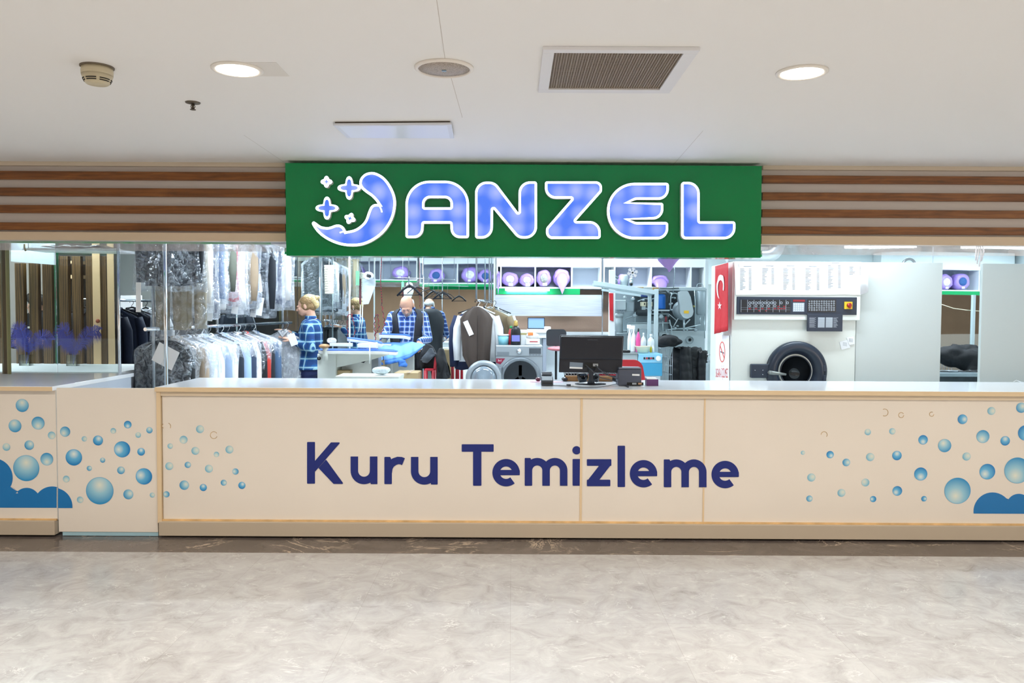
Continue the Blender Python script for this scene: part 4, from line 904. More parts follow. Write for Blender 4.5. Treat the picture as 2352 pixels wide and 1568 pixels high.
mp_(m_, 'valve_fittings', gp)
for x, y, r_ in ((1145, 1130, 42), (1800, 1385, 30), (640, 1110, 36), (1320, 895, 26), (1770, 935, 20)): mp_(MB().lathe([(rad(r_), 0.04), (rad(r_), 0), (rad(r_ * 0.8), -0.008), (0, -0.01)], k6(x, y, 0.02), 'Y', 20), 'valve', gm if r_ > 25 else mat('brassy', '#9d9a62', 0.4, 0.4))
mp_(MB().cyl(k6(1235, 1130, .02), k6(1235, 1230, .02), rad(22)), 'red_filter', mat('red_filter', '#6b1f28', 0.4))
# front panels of the lower cabinet
mp_(kbox(1100, 1430, 1290, 1900, 0.06, 0.12), 'porthole_panel', gl, bevel=0.004)
mp_(MB().lathe([(rad(92), 0), (rad(92), -0.02), (rad(78), -0.028), (rad(70), -0.01)], k6(1205, 1530, 0.05), 'Y', 36, cap=False), 'porthole_ring', gl)
mp_(MB().lathe([(rad(72), -0.004), (0, -0.01)], k6(1205, 1530, 0.05), 'Y', 36), 'porthole_glass', mat('porthole_dark', '#27343a', 0.1))
mp_(MB().lathe([(rad(75), 0), (rad(75), -0.02), (rad(62), -0.02), (rad(62), 0)], k6(1683, 1570, 0.11), 'Y', 32, cap=False), 'hatch_ring', gm)
mp_(MB().lathe([(rad(28), 0), (0, -0.01)], k6(1690, 1570, 0.11), 'Y', 20), 'hatch_hole', black)
mp_(kbox(520, 1265, 1080, 1900, 0.02, 0.1), 'grey_tank_front', gl, bevel=0.01)
mp_(MB().lathe([(rad(205), 0.02), (rad(195), -0.03), (0, -0.04)], k6(820, 1560, 0.01), 'Y', 48), 'round_drum', gm)
# post beside the machinery; its red flag stands in for a mirror reflection
t = thing('white_post', 'white post with a red strip for the mirrored flag left of the boiler', 'post', (X(1405, 9.0), 9.0, ZI))
a, b_ = X(1399, 9.0), X(1413, 9.0); MB().bx(a, b_, 9.0, 9.05, ZI, 2.05).build('post', white, t, world=True, bevel=0.003)
tag(MB().quadbox([at(1398.5, 673, 8.98), at(1408.5, 673, 8.98), at(1409, 738, 8.98), at(1401, 735, 8.98)], (0, 0.008, 0)).build('flag', mat('flag_red', '#c9202b', 0.7, bump=0.3, bs=12)), 'narrow red flag on the white post, standing in for a mirror image', 'flag')
# gantry
YG = 8.3
gt = thing('steel_gantry', 'pale grey metal frame with slanting top beams beside the boiler', 'frame', (X(1500, YG), YG, ZI))
def gk(x, y, Y=YG): return at(1380 + x / 8.2536, 590 + y / 8.2536, Y)
alu = mat('pale_alu', '#b8cbd0', 0.4, 0.2)
p0 = gk(-150, 480, 7.5); p1 = gk(1075, 660)
def beam(a, b_, wy, wz_):
    d = (b_ - a); n = V((0, wy, 0)); u = V((0, 0, wz_ / 2)); vs = [a - u, a + u, a + u + n, a - u + n, b_ - u, b_ + u, b_ + u + n, b_ - u + n]
    return MB().add(vs, [(0, 1, 2, 3), (7, 6, 5, 4), (0, 4, 5, 1), (1, 5, 6, 2), (2, 6, 7, 3), (3, 7, 4, 0)])
beam(gk(-130, 490), gk(1078, 675), 0.05, 0.045).build('top_beam', alu, gt, world=True, bevel=0.003)
beam(gk(-150, 525, YG + .1), gk(900, 705, YG + .1), 0.04, 0.03).build('top_beam', alu, gt, world=True)
beam(gk(20, 620, YG + .3), gk(760, 730, YG + .3), 0.04, 0.025).build('top_beam', alu, gt, world=True)
a = gk(1060, 660); MB().bx(a.x - 0.02, a.x + 0.02, YG, YG + 0.04, ZI, a.z + 0.03).build('leg', alu, gt, world=True, bevel=0.002)
a = gk(930, 690, YG + .25); MB().bx(a.x - 0.018, a.x + 0.018, YG + .25, YG + 0.28, ZI, a.z).build('leg', alu, gt, world=True, bevel=0.002)
beam(gk(905, 660, YG + .04), gk(1078, 660, YG + .04), 0.25, 0.03).build('cross_bar', alu, gt, world=True)
# snowflake and hanging purple tip
YK = 6.9
sn = []
for i in range(6):
    a = i * pi / 3 + 0.25
    sn.append(a)
m_ = MB(); fx = lambda x, z: V((X(1452, YK) + x, YK, at(1452, 626, YK).z + z))
for a in sn:
    m_.prism([ribbon([(0, 0), (0.045 * cos(a), 0.045 * sin(a))], 0.011)], fx, (0, 0.004, 0))
    for q_, ln in ((0.026, 0.017), (0.038, 0.012)):
        for s_ in (-1, 1): m_.prism([ribbon([(q_ * cos(a), q_ * sin(a)), (q_ * cos(a) + ln * cos(a + s_), q_ * sin(a) + ln * sin(a + s_))], 0.007)], lambda x, z: fx(x, z) + V((0, -0.0005, 0)), (0, 0.005, 0))
m_.cyl(fx(0, 0.04), V((fx(0, 0).x, YK, ZS)), 0.0008, n=5)
tag(m_.build('paper_snowflake', mat('paper_white', '#ffffff', 0.6, emit=0.0)), 'white paper snowflake hanging on a thread beneath the sign', 'decoration')
YH = 6.15
m_ = MB(); rs = []
for (px, y, w_) in ((1537, 480, 30), (1537, 500, 60), (1537, 560, 60), (1538, 588, 58), (1534, 600, 42), (1535, 610, 24), (1538, 616, 10), (1536, 622, 3)):
    c_ = at(px, y, YH); r_ = w_ / 2 / F * YH; rs.append([c_ + V((r_ * cos(a) * (1 + .08 * sin(5 * a)), r_ * .6 * sin(a), 0.01 * sin(3 * a))) for a in [2 * pi * i / 24 for i in range(24)]])
m_.rings(rs); m_.cyl(V((rs[0][0].x, YH, rs[0][0].z - .02)), V((rs[0][0].x, YH, ZS)), .004, n=6); hb_ = tag(m_.build('laundry_bag', purple), 'tip of a purple laundry bag hanging below the green sign', 'laundry bag')
# ------------------------------------------------ light blue steam unit with things on it
YU = 8.0
zt = zz(812, YU, 1495)
su = thing('steam_unit', 'light blue steam generator box with dial and switches', 'machine', (X(1494, YU), YU, ZI))
ux = lambda px: X(px, YU)
lb_ = mat('pale_blue_paint', '#8fcdea', 0.35); mb_ = mat('mid_blue_paint', '#3f9ec9', 0.35)
MB().bx(ux(1467), ux(1523), YU, YU + 0.35, zz(832, YU), zt).build('upper_case', lb_, su, world=True, bevel=0.006)
MB().bx(ux(1467), ux(1523), YU + 0.002, YU + 0.35, zz(862, YU), zz(832, YU)).build('lower_case', mb_, su, world=True, bevel=0.004)
MB().bx(ux(1470), ux(1520), YU + 0.03, YU + 0.32, ZI, zz(862, YU)).build('base', white, su, world=True)
MB().lathe([(0.026, 0), (0.026, -0.012), (0.022, -0.014), (0, -0.012)], at(1512, 823, YU), 'Y', 28).build('dial', white, su, world=True)
for px, mm in ((1480, black), (1485.5, mat('red_lamp', '#c0303a', 0.3)), (1490.5, black), (1495.5, MATS['red_lamp']), (1500.5, black)):
    c_ = at(px, 822.5, YU); MB().bx(c_.x - 0.008, c_.x + 0.008, YU - 0.006, YU, c_.z - 0.01, c_.z + 0.01).build('switch', mm, su, world=True)
ws = thing('work_cabinet', 'grey steel work cabinet left of the light blue steam unit', 'cabinet', (X(1447, YU), YU, ZI))
MB().bx(ux(1425), ux(1466), YU, YU + 0.5, ZI, zt - 0.005).build('body', gl, ws, world=True, bevel=0.004)
MB().bx(ux(1424), ux(1467) - 0.002, YU - 0.01, YU + 0.5, zt - 0.005, zt + 0.006).build('top', mat('worn_steel', '#9aa5a8', 0.35, 0.5), ws, world=True)
def bottle(px, ytop, ybot, w_, label, m, Y=YU + 0.2, spray=False, capm=None, z=None):
    s_ = F / Y; h = (ybot - ytop) / s_; r_ = w_ / 2 / s_; z = zt + 0.007 if z is None else z
    t = thing('spray_bottle' if spray else 'bottle', label, 'bottle', (X(px, Y), Y, z))
    if spray:
        MB().lathe([(r_ * .9, 0), (r_, 0.01), (r_, h * .45), (r_ * .55, h * .68), (r_ * .3, h * .74), (r_ * .3, h * .8), (0, h * .8)]).build('body', m, t)
        MB().bx(-r_ * 1.3, r_ * .5, -r_ * .35, r_ * .35, h * .86, h).bx(-r_ * .35, r_ * .35, -r_ * .35, r_ * .35, h * .8, h * .86).build('trigger_head', capm or white, t, bevel=0.004)
        MB().tube([(-r_ * .7, 0, h * .86), (-r_ * .75, 0, h * .78), (-r_ * 1.0, 0, h * .7)], r_ * .12, 6).build('trigger', capm or white, t)
    else:
        MB().lathe([(r_ * .9, 0), (r_, 0.008), (r_, h * .55), (r_ * .75, h * .72), (r_ * .3, h * .82), (r_ * .3, h * .86), (0, h * .86)]).build('body', m, t)
        MB().lathe([(r_ * .36, h * .86), (r_ * .34, h), (0, h)]).build('cap', capm or white, t)
    return t
plw = mat('milky_plastic', '#e8eef0', 0.35); pink = mat('pink_liquid', '#e0579c', 0.3)
bottle(1447, 750, 811, 10, 'white spray bottle, left of the pair behind the monitor', plw, YU + 0.3, True)
bottle(1456, 751, 812, 12, 'white spray bottle, right of the pair beside the pink bottle', plw, YU + 0.15, True)
b_ = bottle(1467, 757, 812, 10.5, 'pink liquid bottle with black top beside the spray bottles', pink, YU + 0.12, False, black)
bottle(1479, 769, 812, 12, 'plain white bottle right of the pink bottle', plw, YU + 0.3)
bottle(1496, 772, 812, 16, 'wide white jug behind the cream basin', plw, YU + 0.28)
bottle(1501.5, 795, 812, 6, 'small white bottle at the right of the cream basin', plw, YU + 0.1)
bottle(1496, 794, 812, 5, 'small yellow bottle beside the cream basin', mat('yellow_b', '#e5cf3a', 0.4), YU + 0.1)
bs_ = thing('plastic_basin', 'cream plastic basin on top of the light blue unit', 'basin', (X(1478, YU + .1), YU + .1, zt + 0.007))
MB().lathe([(0.055, 0), (0.075, 0.055), (0.083, 0.062), (0.083, 0.066), (0.072, 0.062), (0.052, 0.005), (0, 0.004)], n=32).build('basin', mat('cream_plastic', '#f0edcf', 0.4), bs_)
tag(MB().bx(ux(1433), ux(1450), YU + .03, YU + .12, zt + 0.007, zt + 0.032).build('black_case', black, bevel=0.005), 'small black case on the grey work cabinet', 'case')
# wire cart with black clothes
YR = 8.4
wc = thing('wire_cart', 'wire mesh laundry cart heaped with black clothes', 'cart', (X(1532, YR), YR, ZI))
m_ = MB(); x0, x1 = X(1513, YR), X(1546, YR); z0, z1 = 0.45, zz(798, YR)
for i in range(9):
    x = x0 + (x1 - x0) * i / 8
    m_.cyl((x, YR, z0), (x, YR, z1), 0.0025, n=6); m_.cyl((x, YR + .4, z0), (x, YR + .4, z1), 0.0025, n=6)
for i in range(9):
    z = z0 + (z1 - z0) * i / 8
    for y in (YR, YR + .4): m_.cyl((x0, y, z), (x1, y, z), 0.0025, n=6)
    for x in (x0, x1): m_.cyl((x, YR, z), (x, YR + .4, z), 0.0025, n=6)
m_.build('basket', steel, wc, world=True)
for x in (x0, x1):
    for y in (YR, YR + .4): MB().cyl((x, y, ZI + 0.05), (x, y, z0), 0.008).ell((x, y, ZI + 0.04), (0.03, 0.015, 0.04)).build('leg', steel, wc, world=True)
blk = mat('black_cloth', '#0f1217', 0.75, bump=0.5, bs=9); blk2 = mat('black_puffer', '#0b0d12', 0.55, bump=0.3, bs=14)
def heap(name, label, cat, c, r, m, seed=0, amp=0.25, n=40, mm=24, fr=5.0):
    mb = MB(); mb.ell((0, 0, 0), r, n, mm); rr = V(r)
    for i, p in enumerate(mb.v):
        d = noise.noise(V((p.x, p.y, p.z)) * fr + V((seed * 7.1, 0, 0))) + 0.5 * noise.noise(V((p.x, p.y, p.z)) * fr * 2.7 + V((seed, 3, 0)))
        mb.v[i] = p * (1 + amp * d)
    zmin = min(p.z for p in mb.v); 
    o = mb.build(name, m); o.location = c; return tag(o, label, cat)
heap('clothes_heap', 'heap of black clothes on top of the wire cart', 'clothes', (X(1540, YR), YR + .15, z1 + 0.075), (0.15, 0.18, 0.06), blk, 1, 0.5)
# second cart with puffer jacket
wc2 = thing('laundry_trolley', 'low grey laundry trolley carrying the black puffer jacket', 'trolley', (X(1595, YR), YR + .1, ZI))
MB().bx(X(1552, YR), X(1640, YR), YR + .1, YR + .5, 0.5, 0.55).build('tray', gl, wc2, world=True)
for x in (X(1556, YR), X(1636, YR)):
    for y in (YR + .13, YR + .47): MB().cyl((x, y, ZI), (x, y, 0.5), 0.014).build('leg', steel, wc2, world=True)
pj = thing('puffer_jacket', 'black quilted puffer jacket draped over the laundry trolley', 'jacket', (X(1592, YR), YR + .25, 0.55))
def quilt(mb, x0, x1, y, z0, z1, dpt, nb, lean=0.0, nx=10):
    rs = []
    nz = nb * 6
    for j in range(nz + 1):
        t = j / nz; z = z0 + (z1 - z0) * t; bulge = 0.86 + 0.14 * abs(sin(pi * t * nb)) ** 0.6; sh = 1 - 0.25 * max(0, t - 0.75) / 0.25
        rs.append([V(((x0 + x1) / 2 + lean * t + (x1 - x0) / 2 * sh * cos(a), y + dpt * bulge * sin(a) * (1 + .1 * sin(7 * a + t * 9)), z + 0.01 * sin(5 * a + t * 4))) for a in [2 * pi * i / 28 for i in range(28)]])
    mb.rings(rs); return mb
zp = zz(797, YR + .2) - 0.55
quilt(MB(), -0.20, 0.20, 0, 0.0, zp, 0.14, 6).build('body', blk2, pj)
quilt(MB(), -0.10, 0.045, -0.13, -0.02, zp + 0.01, 0.06, 8, -0.02).build('sleeve', blk2, pj)
quilt(MB(), 0.08, 0.21, -0.10, 0.0, zp - 0.03, 0.06, 7, 0.0).build('sleeve', blk2, pj)
# chrome parts rack by the cleaning machine
cr_ = thing('parts_rack', 'pale grey wheeled rack with chrome rods left of the no smoking sign', 'rack', (X(1633, 7.9), 7.9, ZI))
m_ = MB()
for px in (1628, 1633, 1638, 1642): m_.cyl((X(px, 7.9), 7.9, ZI), (X(px, 7.9), 7.9, zz(800 + (px % 5) * 6, 7.9)), 0.006)
for y in (812, 826, 840, 852): m_.cyl((X(1626, 7.9), 7.9, zz(y, 7.9)), (X(1645, 7.9), 7.9, zz(y, 7.9)), 0.006)
m_.build('rods', steel, cr_, world=True)
MB().bx(X(1626, 7.9), X(1634, 7.9), 7.86, 7.95, ZI, zz(832, 7.9)).build('box', gl, cr_, world=True, bevel=0.004)
# ------------------------------------------------ white dry cleaning machine
YX = 6.8
def xk(px): return X(px, YX)
cream = mat('cream_enamel', '#e6eae4', 0.3); cream2 = mat('grey_enamel', '#cfd6d4', 0.35)
navy = mat('navy_panel', '#2b3546', 0.4)
dm_ = thing('cleaning_machine', 'large cream dry cleaning machine with round dark door and control strip', 'machine', (xk(1825), YX, ZI))
def dp(mb, name, m, **k): return mb.build(name, m, dm_, world=True, **k)
xz = lambda y, px=1825: at(px, y, YX).z
MTOP = xz(601)
dp(MB().bx(xk(1681), xk(1967), YX, YX + 0.72, ZI, MTOP), 'body', cream, bevel=0.006)
dp(MB().bx(xk(1684), xk(1973), YX - 0.03, YX, xz(735), xz(601)), 'control_housing', cream, bevel=0.005)
fx_ = lambda px, y, d=0.03: at(px, y, YX - d)
a, b_ = fx_(1692, 681), fx_(1967, 723)
a2, b2_ = fx_(1692, 681, .034), fx_(1967, 723, .034)
dp(MB().bx(a.x, b_.x, YX - .036, YX - .03, b_.z, a.z), 'control_panel', navy, bevel=0.002)
YQ = 0.0385
def pan(x0, y0, x1, y1, m, name, d0=YQ, d1=0.036):
    a, b_ = fx_(x0, y0, d0), fx_(x1, y1, d0); return dp(MB().bx(a.x, b_.x, YX - d0, YX - d1, b_.z, a.z), name, m)
pdk = mat('panel_black', '#23262c', 0.3); pl_ = mat('panel_print', '#aab4bf', 0.5); pr_ = mat('panel_red', '#8c2430', 0.4)
w6 = lambda x, y: (1600 + x / 4.6125, 560 + y / 4.6125)
pan(*w6(462, 590), *w6(994, 727), pdk, 'schematic_window')
pan(*w6(1022, 590), *w6(1148, 612), pr_, 'red_display'); pan(*w6(1022, 622), *w6(1140, 718), pl_, 'keypad')
pan(*w6(1178, 585), *w6(1477, 720), pdk, 'symbol_window')
m_ = MB(); mr_ = MB()
def onp(mb, x, y, r0, r1=None):
    c_ = fx_(*w6(x, y), YQ + .0006); s_ = YX / F / 4.6125; mb.prism([[(c_.x + r0 * s_ * cos(t), c_.z + r0 * s_ * sin(t)) for t in [2 * pi * i / 16 for i in range(16)]]] + ([[(c_.x + r1 * s_ * cos(t), c_.z + r1 * s_ * sin(t)) for t in [2 * pi * i / 16 for i in range(16)]]] if r1 else []), lambda a_, b__: V((a_, YX - YQ - .0006, b__)), (0, 0.0006, 0))
def onr(mb, x0, y0, x1, y1):
    a, b_ = fx_(*w6(x0, y0), YQ), fx_(*w6(x1, y1), YQ); mb.bx(a.x, b_.x, YX - YQ - .0006, YX - YQ, b_.z, a.z)
for x in (563, 593, 630, 660, 697, 727, 764, 794, 830, 897, 963): onp(m_, x, 624, 14, 9)
for x in (563, 630, 697, 764, 830): onp(m_, x, 655, 14, 9)
for i in range(8): onr(m_, 470 + i * 68, 592, 471.5 + i * 68, 722)
for y in (675, 695): onr(m_, 466, y, 990, y + 1.5)
for x in (563, 630, 697, 764, 830, 868, 898, 929): onr(mr_, x - 12, 678, x + 12, 692)
for x in (868, 929): onr(mr_, x - 12, 655, x + 12, 668)
for x in (660, 733): onr(mr_, x - 5, 700, x + 12, 714)
random.seed(5)
for i in range(11):
    for j in range(5):
        x, y = 1195 + i * 26, 608 + j * 23
        if (i * 3 + j * 5) % 4: onp(m_, x, y, 9, 5)
        else: onr(m_, x - 6, y - 6, x + 6, y + 4)
dp(m_, 'schematic_print', pl_); dp(mr_, 'red_keys', pr_)
kd = MB()
for i in range(5):
    for j in range(4): onr(kd, 1030 + i * 22, 632 + j * 21, 1044 + i * 22, 645 + j * 21)
dp(kd, 'key_print', mat('key_white', '#d9dee2', 0.5))
pan(*w6(1568, 612), *w6(1650, 690), mat('switch_yellow', '#e9c22e', 0.4), 'yellow_switch_plate', 0.044)
c_ = fx_(*w6(1608, 650)); dp(MB().lathe([(0.020, -0.044), (0.018, -0.06), (0, -0.062)], (c_.x, YX, c_.z), 'Y', 20).box((c_.x, YX - .065, c_.z - .004), (0.012, 0.012, 0.045)), 'red_switch_knob', mat('switch_red', '#a82a26', 0.4))
# hanging lower display
a, b_ = at(1854.5, 721, YX - .05), at(1934.5, 761, YX - .05)
dp(MB().bx(a.x, b_.x, YX - .055, YX - .037, b_.z, a.z), 'legend_plate', navy, bevel=0.003)
m_ = MB(); 
def onl(mb, x0, y0, x1, y1, d=.056):
    a, b_ = at(*w6(x0, y0), YX - d), at(*w6(x1, y1), YX - d); mb.bx(a.x, b_.x, YX - d, YX - .055, b_.z, a.z)
onl(m_, 1287, 778, 1356, 886); onl(m_, 1370, 778, 1440, 886)
for i in range(11):
    y = 780 + i * 10; onl(m_, 1195, y, 1205 + 60 - (i * 13) % 25, y + 3); onl(m_, 1450, y, 1500 - (i * 17) % 22, y + 3)
dp(m_, 'legend_print', mat('legend_pale', '#c3ccd6', 0.5))
m_ = MB()
for i in range(11): y = 786 + i * 9.5; onl(m_, 1287, y, 1356, y + 1.6, .0568); onl(m_, 1370, y, 1440, y + 1.6, .0568)
dp(m_, 'legend_lines', navy)
# round door
dcc = at(1827, 852, YX); rr_ = lambda p_: p_ / F * YX
ndk = mat('door_navy', '#27303f', 0.28)
dp(MB().lathe([(rr_(69), 0), (rr_(69), -0.04), (rr_(66), -0.055), (rr_(60), -0.06), (rr_(54), -0.066), (rr_(50), -0.058), (rr_(47), -0.05), (rr_(36), 0.02), (rr_(33), 0.045)], dcc, 'Y', 64, cap=False), 'door_frame', ndk)
dp(MB().lathe([(rr_(36), 0.0), (rr_(36), -0.012), (rr_(34), -0.012), (rr_(34), 0.0)], dcc + V((-0.0, 0.0, 0)), 'Y', 48, cap=False), 'inner_ring', ndk)
dp(MB().lathe([(rr_(36), -0.003), (0, -0.006)], dcc, 'Y', 48), 'door_glass', mat('door_glass_dark', '#1a1e22', 0.04))
a, b_ = at(1722, 835, YX), at(1761, 867, YX)
dp(MB().bx(a.x, b_.x, YX - .05, YX, b_.z, a.z), 'lock_box', navy, bevel=0.008)
m_ = MB()
for px, y in ((1734.5, 850), (1752, 850), (1752, 860)): m_.ell(at(px, y, YX - .051), 0.004, 10, 6)
dp(m_, 'screw', chrome)
dp(MB().tube([at(1767, 855, YX - .08), at(1776, 856.5, YX - .10), at(1792, 858, YX - .10), at(1805, 860, YX - .095)], [0.02, 0.017, 0.013, 0.010], 12).cyl(at(1767, 855, YX - .08), at(1767, 855, YX - .04), 0.014), 'door_handle', mat('handle_grey', '#8b8f8c', 0.3, 0.4))
a, b_ = at(1887, 838, YX), at(1894, 871, YX)
for y in (840, 862): 
    c_ = at(1891, y, YX - .03); dp(MB().box((c_.x, YX - .03, c_.z - .02), (0.028, 0.07, 0.05)), 'hinge', navy, bevel=0.004)
a = at(1693, 670, YX - .032); dp(MB().box((a.x, YX - .032, a.z + .03), (0.007, 0.003, 0.055)), 'slot', black)
# right section of the same machine, set back a little
rsx = thing('machine_cabinet', 'tall plain grey-white cabinet joined to the cleaning machine', 'cabinet', (xk(2070), YX + .05, ZI))
MB().bx(xk(1969), xk(2165.5), YX + 0.015, YX + 0.75, ZI, MTOP).build('body', cream2, rsx, world=True, bevel=0.004)
rs2 = thing('partition_panel', 'tall plain grey-white partition panel at the right edge of the opening', 'panel', (xk(2330), YX + .05, ZI))
MB().bx(xk(2257), 5.6, YX + 0.015, YX + 0.05, ZI, MTOP - 0.005).build('panel', cream2, rs2, world=True, bevel=0.004)
# price list papers
papm = mat('price_paper', '#f7f8fb', 0.6); ink = mat('ink_grey', '#6d7680', 0.7)
pp = thing('price_list', 'wide white paper price list taped across the machine top', 'paper', (xk(1840), YX - .04, xz(640)))
pts = [(1687, 602), (1976, 604), (1976, 677), (1940, 676), (1860, 677), (1760, 676), (1690, 677)]
MB().prism([pts], lambda x, y: at(x, y, YX - .036), (0, 0.002, 0)).build('sheet', papm, pp, world=True)
MB().rings([[at(x, 604 + (x - 1976) * .1, YX - .036 - c_), at(x, 677 - (x - 1976) * .35, YX - .036 - c_)] for x, c_ in ((1976, 0), (1982, .004), (1988, .012), (1994, .026))], False, True, closed=False).build('curled_end', papm, pp, world=True, solid=.002)
m_ = MB(); random.seed(11)
def il(x0, x1, y, h=1.0):
    a, b_ = at(x0, y, YX - .0378), at(x1, y + h, YX - .0378); m_.bx(a.x, b_.x, YX - .0378, YX - .0366, b_.z, a.z)
for (cx0, cx1, y0, n_) in ((1700, 1720, 617, 16), (1751, 1772, 616, 12), (1799, 1820, 616, 16), (1850, 1876, 617, 16), (1902, 1925, 609, 17), (1951, 1975, 613, 6)):
    for i in range(n_):
        y = y0 + i * 3.15; il(cx0, cx0 + random.uniform(6, 14), y); il(cx1, cx1 + 6, y)
    if n_ > 10: il(cx0 + 8, cx0 + 26, y0 - 6)
m_.build('printed_rows', ink, pp, world=True)
tp = MB()
for px in (1699, 1977): a = at(px, 607, YX - .04); tp.box((a.x, YX - .05 if px > 1900 else YX - .0395, a.z), (0.016, 0.002, 0.03))
tp.build('tape', mat('tape', '#eef0f4', 0.3), pp, world=True)
for k, (pts, lb) in enumerate((([(1928, 785), (1949, 779), (1953, 798), (1933, 803)], 'small white note pinned on the machine, lower left one'), ([(1944, 775), (1961, 772), (1963, 790), (1951, 792)], 'small white note pinned on the machine, upper right one'))):
    nt_ = thing('paper_note', lb, 'note', at(*pts[0], YX - .008))
    MB().prism([pts], lambda x, y: at(x, y, YX - .004 - .003 * k), (0, 0.001, 0)).build('sheet', papm, nt_, world=True)
    cxx = sum(p_[0] for p_ in pts) / 4; cyy = sum(p_[1] for p_ in pts) / 4
    m_ = MB()
    for i in range(3): a = at(cxx, cyy - 4 + i * 3, YX - .0054 - .003 * k); m_.box(a, (0.035, 0.0006, 0.002), M4.Rotation(0.15, 3, 'Y'))
    m_.build('handwriting', ink, nt_, world=True)
# flag hanging on the left side face
xl = xk(1681) - 0.004
def sf(px, y):
    """point on the machine's left side face"""
    d = ray(px, y); return EYE + d * ((xl - EYE.x) / d.x)
fl_ = thing('national_flag', 'red flag with white crescent and star hanging beside the machine', 'flag', (xl, YX + .3, 1.4))
Yf = 6.74
grid = []
for j in range(15):
    t = j / 14; row = []
    for i in range(25):
        s_ = i / 24; px = 1642.5 + (1672.5 - 1642.5) * s_ + (-3 * t + 0.5) * (1 - s_); y = (611 + (603 - 611) * s_) + t * ((767 - 611) + 8 * s_ * 0)
        p_ = at(px, y, Yf + 0.35 * (1 - s_)); row.append(p_ + V((0, -0.012 * sin(s_ * 16 + t * 2), 0)))
    grid.append(row)
MB().sheet(grid).build('cloth', MATS['flag_red'], fl_, world=True, solid=0.004)
def fmap(x, y): 
    px, py = 1600 + x / 4.6125, 560 + y / 4.6125; s_ = (px - 1642) / 30; return at(px, py, Yf + 0.35 * (1 - s_) - 0.02)
cres = [(265, 330), (282, 345), (290, 420), (287, 490), (278, 485), (280, 430), (268, 392), (248, 385), (232, 410), (224, 470), (230, 540), (238, 580), (222, 550), (212, 490), (212, 430), (222, 385), (232, 345), (248, 328)]
MB().prism([spline(cres, 3)], fmap, (0, 0.001, 0)).build('crescent', papm, fl_, world=True)
st = []
for i in range(10):
    rr2 = (22, 46) if i % 2 == 0 else (9, 17); a = -pi / 2 + i * pi / 5; st.append((244 + rr2[0] * cos(a), 655 + rr2[1] * sin(a)))
MB().prism([st], fmap, (0, 0.001, 0)).build('star', papm, fl_, world=True)
# no smoking poster on the side face
ns = thing('no_smoking_sign', 'white no smoking notice with red ring below the flag', 'sign', (xl, YX + .3, 1.2))
def pf(px, y, d=0.0): p_ = sf(px, y); p_.x -= d; return p_
def pposter(loops, m, name, d): return MB().prism(loops, lambda x, y: pf(x, y, d), (0.0015, 0, 0)).build(name, m, ns, world=True)
pposter([[(1645, 767), (1676, 771), (1676, 885), (1644, 885)]], mat('poster_white', '#f3f4f8', 0.5), 'sheet', 0.004)
redp = mat('poster_red', '#e0604e', 0.5)
pposter([arc(1660, 808, 6.6, 0, 360, 30)[:-1] if False else [(1660 + 6.8 * cos(t), 808 + 24 * sin(t)) for t in [2 * pi * i / 36 for i in range(36)]], [(1660 + 5.5 * cos(t), 808 + 21.5 * sin(t)) for t in [2 * pi * i / 36 for i in range(36)]]], redp, 'red_ring', 0.006)
pposter([ribbon([(1655, 793), (1665, 823)], 1.6)], redp, 'red_bar', 0.0062)
pposter([[(1656, 806), (1664, 809), (1664, 812), (1656, 809)]], mat('cig_dark', '#4a5468', 0.5), 'cigarette', 0.0057)
def ptext(s_, x0, x1, y, h, m, name):
    a, b_ = pf(x0, y, .006), pf(x1, y + 1, .006); mb = text(s_, h, name, m, None, a, (b_ - a), (0, 0, 1), (b_ - a).length); mb.build(name, m, ns, world=True)
ptext('SIGARA İÇİLMEZ', 1645, 1673, 866, 0.115, redp, 'red_lettering')
# mirror side of machine top: duct and arch
dt = thing('exhaust_duct', 'ribbed silver exhaust duct on top of the cleaning machine', 'duct', (xk(1755), YX + .3, MTOP))
m_ = MB(); c0 = at(1700, 595, YX + .3)
pts = []; rd = []
for i in range(40):
    t = i / 39
    pts.append(V((xk(1690) + 0.33 * min(t * 1.4, 1), YX + .3, MTOP + 0.075)) if t < .7 else V((xk(1690) + 0.33 + 0.11 * sin((t - .7) / .3 * pi / 2), YX + .3, MTOP + 0.075 + 0.1 * (1 - cos((t - .7) / .3 * pi / 2))))); rd.append(0.068 + 0.004 * (i % 2))
m_.tube(pts, rd, 24).build('duct', steel, dt, world=True)
a = at(2088, 598, YX + .4); t = tag(MB().tube([V((a.x + 0.055 * cos(b__), YX + .4, MTOP + 0.055 * sin(b__) * 1.0)) for b__ in [pi * i / 14 for i in range(15)]], 0.012, 10).build('arched_pipe', steel), 'small arched steel pipe on top of the tall grey-white cabinet', 'pipe')
# ribbons hanging
t = thing('ribbon_bundle', 'bundle of white ribbons hanging in front of the right gap', 'ribbons', (xk(2248), 6.5, 2.3))
for k, (px, y) in enumerate(((2241, 598), (2244, 606), (2249, 612), (2254, 600))):
    a = at(px, y, 6.5); tp_ = at(2245 + k * 2, 552, 6.5); MB().tube([(tp_.x, 6.5, ZS), V((tp_.x, 6.5, tp_.z)), V(((a.x + tp_.x) / 2 + 0.01 * (k - 1.5), 6.48, (a.z + tp_.z) / 2)), a], 0.006, 6).build('ribbon', mat('ribbon_white', '#f1e9ea', 0.6), t, world=True)
